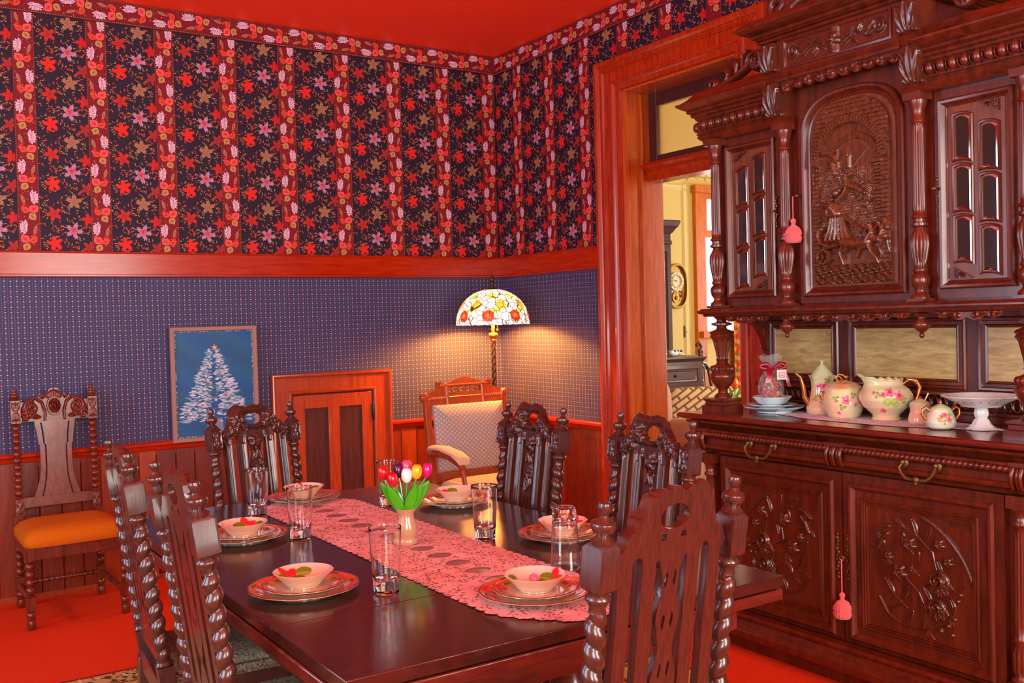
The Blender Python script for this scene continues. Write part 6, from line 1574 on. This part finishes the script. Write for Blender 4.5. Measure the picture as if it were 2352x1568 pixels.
# pedestal cake stand
t = thing('pedestal_dish', 'white pierced porcelain dish on a tall foot at the right of the sideboard', 'dish', (-.392, -3.928, CZ + .001))
m_ = MB(); m_.lathe([(.001, 0), (.052, 0), (.054, .004), (.046, .008), (.034, .020), (.026, .036), (.020, .042), (.024, .050), (.026, .062), (.022, .078), (.018, .086), (.020, .09), (.001, .09)], 36, rf=lambda r, z, a: max(r * (1 + .04 * math.cos(a * 8) * (z < .08)), 1e-4)); m_.build('foot', 'white_porcelain', t, angle=60)
m_ = MB(); m_.lathe(dens2([(.001, .086), (.070, .086), (.074, .092), (.108, .108), (.140, .125), (.141, .128), (.136, .127), (.105, .112), (.070, .096), (.001, .094)], .004), 96, rf=lambda r, z, a: max(r * (1 + .012 * math.cos(a * 24) * (r > .12)), 1e-4)); dsh = m_.build('dish', 'white_porcelain', t, angle=60)
m_ = MB()
for k in range(24):
    a = 2 * PI * k / 24; m_.ball((.108 * math.cos(a), .108 * math.sin(a), .1096), (.0045, .0045, .0032), 8, 6)
m_.build('piercing', 'side_wood', dsh, smooth=True)
# stacked pale blue plates and scalloped bowl
def scal(R, dp, ft, k, amp): 
    m_ = MB(); m_.lathe(dens2([(.001, .002), (ft, 0), (ft, .004), (R * .7, .010), (R * .9, dp * .75), (R, dp), (R * .985, dp + .002), (R * .88, dp * .72 + .004), (R * .68, .0135), (.001, .008)], .006), 96, rf=lambda r, z, a: max(r * (1 + amp * math.cos(a * k) * (r / R) ** 3), 1e-4)); return m_
PX_, PY_ = -.392, -2.922
o = scal(.140, .026, .080, 9, .025).build('serving_plate', 'blue_porcelain', angle=60, loc=(PX_, PY_, CZ + .001)); tag(o, 'large pale blue scalloped plate, bottom of the stack by the candy bag', 'plate')
o = scal(.112, .020, .06, 9, .03).build('serving_plate', 'blue_porcelain', angle=60, loc=(PX_ + .004, PY_ + .016, CZ + .016)); tag(o, 'smaller pale plate in the middle of the pale blue stack', 'plate')
o = scal(.088, .040, .045, 7, .05).build('scalloped_bowl', 'blue_porcelain', angle=60, loc=(PX_ + .004, PY_ + .018, CZ + .030)); tag(o, 'pale blue scalloped bowl on the stack, holding the candy bag', 'bowl')
# candy bag
t = thing('candy_bag', 'clear bag of wrapped candy tied with a dark red ribbon, in the scalloped bowl', 'gift bag', (PX_ + .004, PY_ + .018, CZ + .0475))
m_ = MB(); th = np.linspace(0, 2 * PI, 48, endpoint=False); prof = [(.012, .0), (.044, .004), (.056, .03), (.060, .07), (.052, .11), (.030, .145), (.022, .156), (.028, .17), (.048, .195), (.056, .215)]
P = []
for j, (r, z) in enumerate(dens2(prof, .012)):
    P.append([((r * (1.1 if abs(math.cos(a)) > .6 else 1) + .004 * math.sin(a * 9 + z * 60) + .003 * math.sin(a * 17 - z * 90)) * math.cos(a), (r * .85 + .004 * math.sin(a * 7 + z * 50)) * math.sin(a), z + .006 * math.sin(a * 5) * (z > .19)) for a in th])
m_.grid(np.array(P).transpose(1, 0, 2), closeu=True); m_.add(P[0], [tuple(range(48))]); m_.build('bag', 'cellophane', t, angle=60)
m_ = MB(); rr = random.Random(9)
for k in range(90):
    z = .012 + .115 * rr.random(); r = .042 * math.sqrt(rr.random()) * (1 if z < .08 else .7); a = rr.uniform(0, 2 * PI)
    m_.M = Matrix.Translation((r * math.cos(a), r * math.sin(a), z)) @ Euler((rr.uniform(0, 3), rr.uniform(0, 3), 0)).to_matrix().to_4x4(); m_.ball((0, 0, 0), (.014, .009, .008), 10, 6, mi=rr.choice((0, 0, 1, 2)))
oo = m_.build('wrapped_candy', ['candy_red', 'candy_orange', 'candy_tan'], t); oo['kind'] = 'stuff'
m_ = MB()
m_.tube([(.027 * math.cos(a), .024 * math.sin(a), .156) for a in np.linspace(0, 2 * PI, 20, endpoint=False)], .006, 8, closed=True)
f2 = -fwd
def ribbon(pts, w_):
    R = []
    for (x, d, z) in pts: p = right * x + f2 * d; R.append([(p[0] - right[0] * w_ / 2, p[1] - right[1] * w_ / 2, z), (p[0] + right[0] * w_ / 2, p[1] + right[1] * w_ / 2, z), (p[0] + right[0] * w_ / 2 + f2[0] * .001, p[1] + right[1] * w_ / 2 + f2[1] * .001, z + .0005), (p[0] - right[0] * w_ / 2 + f2[0] * .001, p[1] - right[1] * w_ / 2 + f2[1] * .001, z + .0005)])
    m_.grid(np.array(R).transpose(1, 0, 2), closeu=True)
ribbon([(-.008, .028, .160), (-.018, .050, .150), (-.026, .064, .12), (-.034, .066, .09)], .026); ribbon([(.015, .03, .158), (.045, .05, .145), (.056, .06, .11), (.068, .055, .07)], .016)
for s_ in (-1, 1): m_.tube([(right[0] * s_ * q + f2[0] * .03, right[1] * s_ * q + f2[1] * .03, z) for q, z in ((.006, .158), (.030, .176), (.056, .172), (.058, .158), (.03, .152), (.006, .156))], [.006, .010, .010, .010, .009, .006], 8)
m_.build('ribbon', 'red_ribbon', t, angle=60)
m_ = MB(); c = right * .030 + f2 * .066; F3 = lambda u, d, z: (c[0] + right[0] * u + f2[0] * d, c[1] + right[1] * u + f2[1] * d, z)
def slabq(u0, u1, z0, z1, d0, d1): m_.add([F3(u, d, z) for d in (d0, d1) for u, z in ((u0, z0), (u1, z0), (u1, z1), (u0, z1))], [(0, 1, 2, 3), (4, 5, 6, 7), (0, 1, 5, 4), (1, 2, 6, 5), (2, 3, 7, 6), (3, 0, 4, 7)])
slabq(-.022, .022, .105, .150, 0, .001); tg = m_.build('gift_tag', 'tag_paper', t, smooth=False)
m_ = MB(); slabq(-.013, .013, .114, .117, .001, .0014); slabq(-.013, .013, .134, .137, .001, .0014); slabq(-.013, -.010, .114, .137, .001, .0014); slabq(.010, .013, .114, .137, .001, .0014); slabq(-.008, .008, .121, .124, .001, .0014); slabq(-.006, .006, .128, .130, .001, .0014); m_.build('tag_print', 'tag_print', tg, smooth=False)

# ================================================================ rug under the table
RX0, RX1, RY0, RY1 = -4.05, -1.02, -5.0, -1.525
m_ = MB(); rr = random.Random(12); rz_ = .0035
def rq(x0, x1, y0, y1, c, l): m_.add([(x0, y0, rz_ + l * .0003), (x1, y0, rz_ + l * .0003), (x1, y1, rz_ + l * .0003), (x0, y1, rz_ + l * .0003)], [(0, 1, 2, 3)], 0, c)
m_.box(RX0, RX1, RY0, RY1, .001, rz_, col=S(120, 20, 22)); rq(RX0 + .02, RX1 - .02, RY0 + .02, RY1 - .02, S(176, 140, 84), 1); rq(RX0 + .30, RX1 - .30, RY0 + .30, RY1 - .30, S(120, 30, 30), 2); rq(RX0 + .33, RX1 - .33, RY0 + .33, RY1 - .33, S(160, 132, 88), 3)
for i in range(3400):
    x, y = rr.uniform(RX0 + .04, RX1 - .04), rr.uniform(RY0 + .04, RY1 - .04)
    if i % 3: 
        side = rr.random()
        y = RY1 - .03 - rr.random() * .26 if side < .4 else y
        if side > .7: x = RX1 - .03 - rr.random() * .26
        elif side > .4: x = RX0 + .03 + rr.random() * .5
    P = leafp(x, y, rr.uniform(.02, .05), rr.uniform(.004, .010), rr.uniform(0, 6.28), 4); c = rr.choice((S(70, 56, 30), S(96, 84, 44), S(120, 34, 26), S(60, 40, 26), S(206, 176, 116)))
    m_.add([(a, b, rz_ + .0012 + (i % 5) * .00006) for a, b in P], [tuple(range(len(P)))], 0, c)
m_.nonorm = True
o = m_.build('area_rug', 'patterned', smooth=False); tag(o, 'tan floral bordered rug under the dining table', 'rug')
# raise furniture that stands on the rug by the rug's thickness
for ob in list(COL.objects):
    if ob.parent is None and ob.name.split('.')[0] in ('dining_table', 'dining_chair'): ob.location.z += .0

# ================================================================ the parlor beyond the doorway
FX0, FX1, FY0, FY1 = .30, 7.2, -3.2, 2.75
m_ = MB(); m_.box(FX0, FX1, FY0, FY1, -.1, 0); m_.box(.004, FX0, DY1, DY0, -.1, 0); struct(m_.build('floor_parlor', 'floor_wood', smooth=False))
m_ = MB(); m_.box(FX0, FX1, FY0, FY1, ZC, ZC + .1); struct(m_.build('ceiling_parlor', 'cream_ceiling', smooth=False))
m_ = MB(); m_.box(FX0, 4.70, FY1, FY1 + .12, 0, ZC); m_.box(5.38, FX1 + .12, FY1, FY1 + .12, 0, ZC); m_.box(4.70, 5.38, FY1, FY1 + .12, 2.95, ZC); m_.box(4.70, 5.38, FY1, FY1 + .12, 0, 1.20); struct(m_.build('wall_parlor_far', 'cream_wall', smooth=False))
m_ = MB(); m_.box(FX1, FX1 + .12, FY0, FY1, 0, ZC); m_.box(FX0, FX1, FY0 - .12, FY0, 0, ZC); m_.box(.15, .30, .15, FY1, 0, ZC); struct(m_.build('wall_parlor_side', 'cream_wall', smooth=False))
m_ = MB(); pz = FY1 - .006
def far(P, c, l): m_.add([(x, pz - l * .0006, z) for x, z in P], [tuple(range(len(P)))], 0, c)
far([(FX0, 3.165), (FX1, 3.165), (FX1, 3.36), (FX0, 3.36)], S(238, 222, 168), 0); far([(FX0, 3.165), (FX1, 3.165), (FX1, 3.178), (FX0, 3.178)], S(176, 140, 70), 1)
for k in range(44):
    x = FX0 + .1 + k * .155; z = 3.25 + .02 * (k % 2)
    far(maple(x, z, .050, k, k, .45), S(110, 128, 140), 2); far(maple(x, z, .024, k, k, .4), S(70, 92, 116), 3)
    for j in range(5): far(leafp(x + .05, z - .02 + .02 * (j - 2), .075, .014, -1.4 + j * .7), rr.choice((S(190, 150, 70), S(160, 120, 60), S(206, 176, 96))), 2)
m_.nonorm = True; struct(m_.build('trim_5', 'print', smooth=False))
m_ = MB()
for (x0, x1, z0, z1) in ((3.60, 4.46, .95, 3.06),):
    frame_mould(m_, x0, x1, z0, z1, FY1 - .001, [(0, 0), (0, .012), (.012, .022), (.024, .016), (.04, .012), (.048, .020), (.06, .010), (.07, 0)], cap=False)
    for cx_, cz_ in ((x0, z0), (x1, z0), (x1, z1), (x0, z1)):
        for k in range(5): m_.ball((cx_ + (.03 if cx_ == x0 else -.03) + .03 * math.cos(k * 1.26), FY1 - .018, cz_ + (.03 if cz_ == z0 else -.03) + .03 * math.sin(k * 1.26)), (.018, .012, .018), 8, 6)
struct(m_.build('trim_6', 'cream_mould', angle=40))
# window with casing
wn = bpy.data.objects.new('window_5', None); COL.objects.link(wn); struct(wn)
m_ = MB(); yF = FY1
for a, b, c, d, o in ((4.565, 4.715, .9, 3.04, .06), (5.365, 5.52, .9, 3.04, .06), (4.54, 5.55, 2.97, 3.06, .09), (4.715, 5.365, 2.43, 2.52, .05), (4.715, 5.365, 2.90, 2.97, .05), (4.715, 4.775, 2.5, 2.92, .04), (5.0, 5.05, 2.5, 2.92, .04), (4.715, 4.745, 1.28, 2.45, .04), (5.335, 5.365, 1.28, 2.45, .04), (4.60, 5.48, 1.20, 1.28, .12)):
    m_.box(a, b, yF - o, yF + .05, c, d)
m_.build('window_frame', 'far_wood', wn, bevel=.004)
m_ = MB(); m_.box(4.71, 5.37, yF + .055, yF + .065, 1.22, 2.98); m_.build('pane', 'window_glow', wn, smooth=False)
along2 = MB(); along2.box(4.46, 4.70, FY1 - .03, FY1, .78, .86); along2.box(4.46, 7.1, FY1 - .02, FY1, 0, .78); struct(along2.build('trim_7', 'far_wood', smooth=False))
# curtain with roses
m_ = MB(); NX, NZ = 60, 120; G = np.zeros((NX, NZ, 3)); Cc = np.zeros((NX, NZ, 3))
for i in range(NX):
    for j in range(NZ):
        u, v = i / (NX - 1), j / (NZ - 1); x = 5.10 + .46 * u; z = .30 + 1.75 * v; G[i, j] = (x, 2.62 + .010 * math.sin(u * 30), z)
        c = S(196, 104, 40)
        if u < .45:
            q = math.sin(z * 34 + 1.3 * math.sin(u * 18)) * math.cos(u * 22); k = math.sin(z * 61 + u * 9)
            c = S(206, 44, 26) if q > .35 else (S(226, 140, 50) if k > .4 else (S(120, 110, 40) if k < -.3 else S(214, 96, 50)))
        else:
            w_ = .12 * math.sin(z * 22); d = min(abs(u - .72 - w_), abs(u - .72 + w_)); c = S(236, 150, 60) if d < .035 else (S(176, 120, 66) if abs(u - .72) < abs(w_) else S(168, 84, 48))
        if u > .93: c = S(236, 150, 50)
        Cc[i, j] = c
m_.grid(G, col=Cc); o = m_.build('rose_curtain', 'patterned', angle=180); tag(o, 'orange curtain with red roses and scrolled lace band in the parlor', 'curtain')
o.modifiers.new('solid', 'SOLIDIFY').thickness = .004
# wall clock
t = thing('wall_clock', 'gold rounded wall clock with white numeral ring and pendulum on the parlor wall', 'clock', (4.245, FY1 - .002, 1.836))
def stad(w_, h_, y): return [((w_ * math.copysign(abs(math.cos(a)) ** .75, math.cos(a))), y, h_ * math.copysign(abs(math.sin(a)) ** .75, math.sin(a))) for a in np.linspace(0, 2 * PI, 48, endpoint=False)]
m_ = MB(); m_.rings([stad(.165, .265, -.0), stad(.17, .27, -.05), stad(.160, .26, -.066), stad(.145, .245, -.066), stad(.138, .238, -.05), stad(.136, .236, -.03)]); m_.build('case', 'brass', t, angle=40)
m_ = MB(); m_.M = Matrix.Translation((-.0, -.034, .055)); R = lambda r, y: [(r * math.cos(a), y, r * math.sin(a)) for a in np.linspace(0, 2 * PI, 40, endpoint=False)]
m_.rings([R(.112, 0), R(.112, -.012), R(.074, -.014), R(.074, -.004), R(.001, -.004)], cap=False); dl = m_.build('dial', 'wax', t, angle=40)
m_ = MB(); m_.M = Matrix.Translation((-.0, -.034, .055)); ROM = ['XII', 'I', 'II', 'III', 'IIII', 'V', 'VI', 'VII', 'VIII', 'IX', 'X', 'XI']
m_.rings([R(.078, -.013), R(.078, -.019), R(.070, -.019), R(.070, -.013)], cap=False); m_.build('dial_ring', 'brass', dl)
for k in range(12):
    cu_d = bpy.data.curves.new('numeral', 'FONT'); cu_d.body = str(12 if k == 0 else k); cu_d.size = .030; cu_d.align_x = 'CENTER'; cu_d.align_y = 'CENTER'; cu_d.extrude = .0006
    tmp = bpy.data.objects.new('numeral_text', cu_d); COL.objects.link(tmp); me_ = bpy.data.meshes.new_from_object(tmp); bpy.data.objects.remove(tmp); oo = bpy.data.objects.new('numeral', me_); COL.objects.link(oo); oo.parent = dl; a = PI / 2 - k * PI / 6; oo.location = (.093 * math.cos(a), -.034 - .0155, .055 + .093 * math.sin(a)); oo.rotation_euler = (PI / 2, 0, 0); me_.materials.clear(); me_.materials.append(MATS['black_iron'])
for nm_, ang_, L_ in (('hour_hand', 47, .045), ('minute_hand', -172 + 360 - 12, .062)):
    m_ = MB(); aa = math.radians(90 + (57 if nm_ == 'hour_hand' else 90 - 10)); 
    m_.tube([(0, -.052, .055), (L_ * math.cos(aa), -.052, .055 + L_ * math.sin(aa))], [.003, .0015], 6); m_.build(nm_, 'black_iron', dl)
m_ = MB(); m_.rings([[(x, y - .034, z - .135) for x, y, z in R(.070, 0)], [(x, y - .034, z - .135) for x, y, z in R(.070, -.008)], [(x, y - .034, z - .135) for x, y, z in R(.058, -.008)], [(x, y - .034, z - .135) for x, y, z in R(.058, -.002)]]); 
m_.tube([(0, -.045, -.04), (0, -.045, -.14)], .003, 6); m_.ball((0, -.047, -.145), (.022, .006, .022)); m_.build('pendulum', 'brass', t)
m_ = MB()
for dx, dz in ((.075, -.07), (.082, -.10), (.070, -.12)): m_.ball((dx, -.045, dz), (.014, .008, .016), 10, 8)
m_.build('red_blossom', 'candy_red', t)
# switch plate
t = thing('light_switch', 'brown wooden light switch plate on the yellow parlor wall', 'switch', (4.415, FY1 - .001, 1.286))
m_ = MB(); frame_mould(m_, -.034, .034, -.072, .072, 0, [(0, 0), (0, .006), (.006, .010)]); m_.build('plate', 'desk_wood', t); m_ = MB(); m_.box(-.014, .014, -.012, -.010, .030, .048); m_.build('label_strip', 'ivory_plastic', t); m_ = MB(); m_.box(-.004, .004, -.022, -.010, -.012, .008); m_.build('toggle', 'black_iron', t)
# tall cabinet at the far left
t = thing('tall_cabinet', 'tall dark cabinet with moulded cornice beside the parlor clock', 'cabinet', (3.56, 2.55, 0))
m_ = MB(); m_.loftbox(.32, .17, -.15, [(.02, 0), (.02, .10), (.0, .11), (.0, 2.30), (.012, 2.31), (.012, 2.34), (0, 2.35), (0, 2.42), (.02, 2.44), (.05, 2.49), (.07, 2.51), (.085, 2.56), (.08, 2.575), (0, 2.58)]); m_.build('case', 'desk_wood', t, angle=25)
for s_ in (-1, 1):
    m_ = MB(); frame_mould(m_, *((-.30, -.005) if s_ < 0 else (.005, .30)), .14, 2.27, -.151, [(0, 0), (0, .014), (.05, .016), (.056, .006), (.07, .004)]); m_.build('door', 'desk_wood', t, angle=25)
# dark writing chest
t = thing('writing_chest', 'dark wooden chest with panelled drawers in the parlor', 'chest', (2.10, .60, 0), math.radians(-8))
m_ = MB(); m_.loftbox(.30, .22, -.18, [(.02, 0), (.02, .08), (0, .09), (0, 1.07), (.014, 1.075), (.02, 1.09), (.03, 1.10), (.03, 1.115), (0, 1.12)]); m_.build('case', 'desk_wood', t, angle=25)
for z0, z1 in ((.86, 1.04), (.58, .83), (.14, .55)):
    m_ = MB(); frame_mould(m_, -.27, .27, z0, z1, -.181, [(0, 0), (0, .014), (.03, .016), (.036, .006), (.05, .004), (.055, .010)]); d = m_.build('drawer', 'desk_wood', t, angle=25); m_ = MB(); m_.ball((0, -.205, (z0 + z1) / 2), .012); m_.build('knob', 'old_brass', d)
m_ = MB()
for k in range(7): m_.ball((.30 + .012 * math.sin(k), -.16, 1.16 - k * .045), (.020 + .01 * math.cos(k * 2), .018, .028), 10, 8)
m_.tube([(.29, -.16, 1.12), (.31, -.16, 1.20), (.28, -.16, 1.235), (.255, -.16, 1.21)], .016, 10); m_.build('scroll_side', 'desk_wood', t)
t = thing('china_ornament', 'white and blue floral china ornament on top of the dark chest', 'ornament', (2.14, .52, 1.12))
m_ = MB(); rr = random.Random(2)
for k in range(14): m_.ball((rr.uniform(-.10, .10), rr.uniform(-.05, .05), .022 + .02 * rr.random()), (.030, .028, .022), 10, 8)
m_.build('petals', 'white_porcelain', t)
m_ = MB()
for k in range(5): m_.ball((-.08 + .04 * k, -.035, .045), .013, 8, 6)
m_.build('blue_bud', plain('ornament_blue', S(60, 76, 120), rough=.3), t)
# wing chair
t = thing('wing_chair', 'mauve upholstered armchair seen through the doorway', 'chair', (.98, -.48, 0), math.radians(14))
def cushion(name, x0, x1, y0, y1, z0, z1, mat, par, pw=.4):
    m_ = MB(); P = []
    cx, cy, cz, hx_, hy_, hz_ = (x0 + x1) / 2, (y0 + y1) / 2, (z0 + z1) / 2, (x1 - x0) / 2, (y1 - y0) / 2, (z1 - z0) / 2
    sg = lambda v, p: math.copysign(abs(v) ** p, v)
    for a in np.linspace(0, 2 * PI, 32, endpoint=False): P.append([(cx + hx_ * sg(math.cos(a), pw) * sg(math.sin(b), pw), cy + hy_ * sg(math.sin(a), pw) * sg(math.sin(b), pw), cz - hz_ * sg(math.cos(b), pw)) for b in np.linspace(0, PI, 18)])
    m_.grid(np.array(P), closeu=True); return m_.build(name, mat, par, angle=180)
cushion('backrest', -.27, .15, -.14, .02, .30, 1.02, 'mauve_fabric', t, .5); cushion('seat', -.34, .14, -.42, .0, .26, .50, 'mauve_fabric', t); cushion('arm', .06, .20, -.40, -.02, .22, .72, 'mauve_fabric', t, .5); cushion('arm', -.42, -.27, -.40, -.02, .22, .66, 'mauve_fabric', t, .5)
for x in (-.3, .12):
    for y in (-.36, -.08):
        m_ = MB(); m_.lathe([(.018, 0), (.028, .06), (.03, .28)], 12, (x, y, 0)); m_.build('leg', 'desk_wood', t)
# geometric patterned settee
m, N, L, b = newmat('lattice_fabric'); tc = N.new('ShaderNodeTexCoord'); bk_ = N.new('ShaderNodeTexBrick'); bk_.inputs['Scale'].default_value = 7; bk_.inputs['Mortar Size'].default_value = .06; bk_.inputs['Brick Width'].default_value = .9; bk_.inputs['Row Height'].default_value = .34
mp = N.new('ShaderNodeMapping'); mp.inputs['Rotation'].default_value = (PI / 2, 0, math.radians(35)); L.new(tc.outputs['Object'], mp.inputs['Vector']); L.new(mp.outputs['Vector'], bk_.inputs['Vector'])
lt = N.new('ShaderNodeMath'); lt.operation = 'GREATER_THAN'; lt.inputs[1].default_value = .5; L.new(bk_.outputs['Fac'], lt.inputs[0]); mx = N.new('ShaderNodeMix'); mx.data_type = 'RGBA'; L.new(lt.outputs[0], mx.inputs[0]); mx.inputs[6].default_value = (*S(222, 190, 156), 1); mx.inputs[7].default_value = (*S(128, 90, 44), 1); L.new(mx.outputs[2], b.inputs['Base Color']); b.inputs['Roughness'].default_value = .85
t = thing('patterned_settee', 'cream settee back with brown lattice pattern beyond the sideboard column', 'settee', (1.95, -.10, 0), math.radians(-33))
cushion('backrest', -.34, .34, -.10, .10, .28, .885, 'lattice_fabric', t, .35); cushion('seat', -.34, .34, .05, .36, .25, .48, 'lattice_fabric', t, .35)
for x in (-.28, .28):
    for y in (-.04, .28): m_ = MB(); m_.lathe([(.016, 0), (.025, .06), (.028, .27)], 12, (x, y, 0)); m_.build('leg', 'desk_wood', t)
# splat-backed dark chair
t = thing('parlor_side_chair', 'dark curved-back chair in front of the orange parlor window casing', 'chair', (2.75, .72, 0), math.radians(20))
for s_ in (-1, 1):
    m_ = MB(); m_.tube([(s_ * .19, 0, 0), (s_ * .18, .0, .45), (s_ * .20, .03, .75), (s_ * .17, .06, .98)], [.018, .02, .018, .016], 10); m_.build('back_post', 'desk_wood', t)
    m_ = MB(); m_.tube([(s_ * .2, -.40, 0), (s_ * .2, -.40, .44)], [.014, .022], 10); m_.build('leg', 'desk_wood', t)
m_ = MB(); m_.tube([(-.18, .06, .96), (-.1, .065, 1.02), (0, .065, 1.035), (.1, .065, 1.02), (.18, .06, .96)], .022, 10); m_.build('crest_rail', 'desk_wood', t)
m_ = MB(); m_.tube([(0, .0, .46), (0, .03, .75), (0, .06, 1.0)], [.05, .03, .05], 10); m_.build('splat', 'desk_wood', t)
cushion('seat', -.22, .22, -.43, .02, .42, .50, 'mauve_fabric', t)
# small round table with tulip and candle
t = thing('round_side_table', 'small round table carrying an orange tulip in the parlor', 'table', (1.30, -1.055, 0))
m_ = MB(); m_.lathe([(.001, .80), (.11, .80), (.12, .805), (.12, .815), (.11, .82), (.001, .82)], 40); m_.build('tabletop', 'far_wood', t, angle=40)
m_ = MB(); m_.lathe([(.10, 0), (.10, .02), (.04, .05), (.02, .12), (.03, .4), (.02, .7), (.05, .80)], 24); m_.build('pedestal', 'far_wood', t, angle=50)
t = thing('potted_tulip', 'orange tulip with green leaves behind the sideboard column', 'flower', (1.295, -1.05, .822))
m_ = MB(); m_.lathe([(.001, 0), (.025, 0), (.034, .03), (.034, .034), (.001, .03)], 20); m_.build('pot', 'wax', t)
m_ = MB(); m_.tube([(0, 0, .03), (0, 0, .13)], .004, 8); m_.build('stem', 'leaf_green', t)
for s_ in (-1, 1): m_ = MB(); m_.tube([(s_ * .005, 0, .03), (s_ * .022, -.005 * s_, .09), (s_ * .045, -.02 * s_, .145)], [.010, .009, .002], 8); m_.build('leaf', 'leaf_green', t)
m_ = MB(); m_.lathe([(.001, .125), (.018, .132), (.026, .155), (.024, .18), (.016, .205), (.008, .20), (.001, .18)], 24, rf=lambda r, z, a: max(r * (1 + .08 * math.cos(3 * a)), 1e-4)); m_.build('blossom', 'tulip_orange', t, angle=180)
m_ = MB(); m_.lathe([(.001, 0), (.045, 0), (.050, .004), (.03, .003), (.001, .003)], 24); m_.build('saucer', 'wax', t)
for nm_, ax_, a0, a1, z0, z1 in (('window_6', 'y', 1.85, 4.55, .85, 2.95), ('window_7', 'x', -.25, 1.45, .65, 2.75)):  # frames added around the two parlor fill lights, no real openings
    m_ = MB(); am = (a0 + a1) / 2
    for (p, q, c, d) in ((a0 - .12, a0, z0 - .1, z1 + .12), (a1, a1 + .12, z0 - .1, z1 + .12), (a0, a1, z1, z1 + .12), (a0 - .14, a1 + .14, z0 - .08, z0), (am - .02, am + .02, z0, z1)):
        if ax_ == 'y': m_.box(p, q, FY0, FY0 + .06, c, d)
        else: m_.box(FX1 - .06, FX1, p, q, c, d)
    struct(m_.build(nm_, 'far_wood', smooth=False))
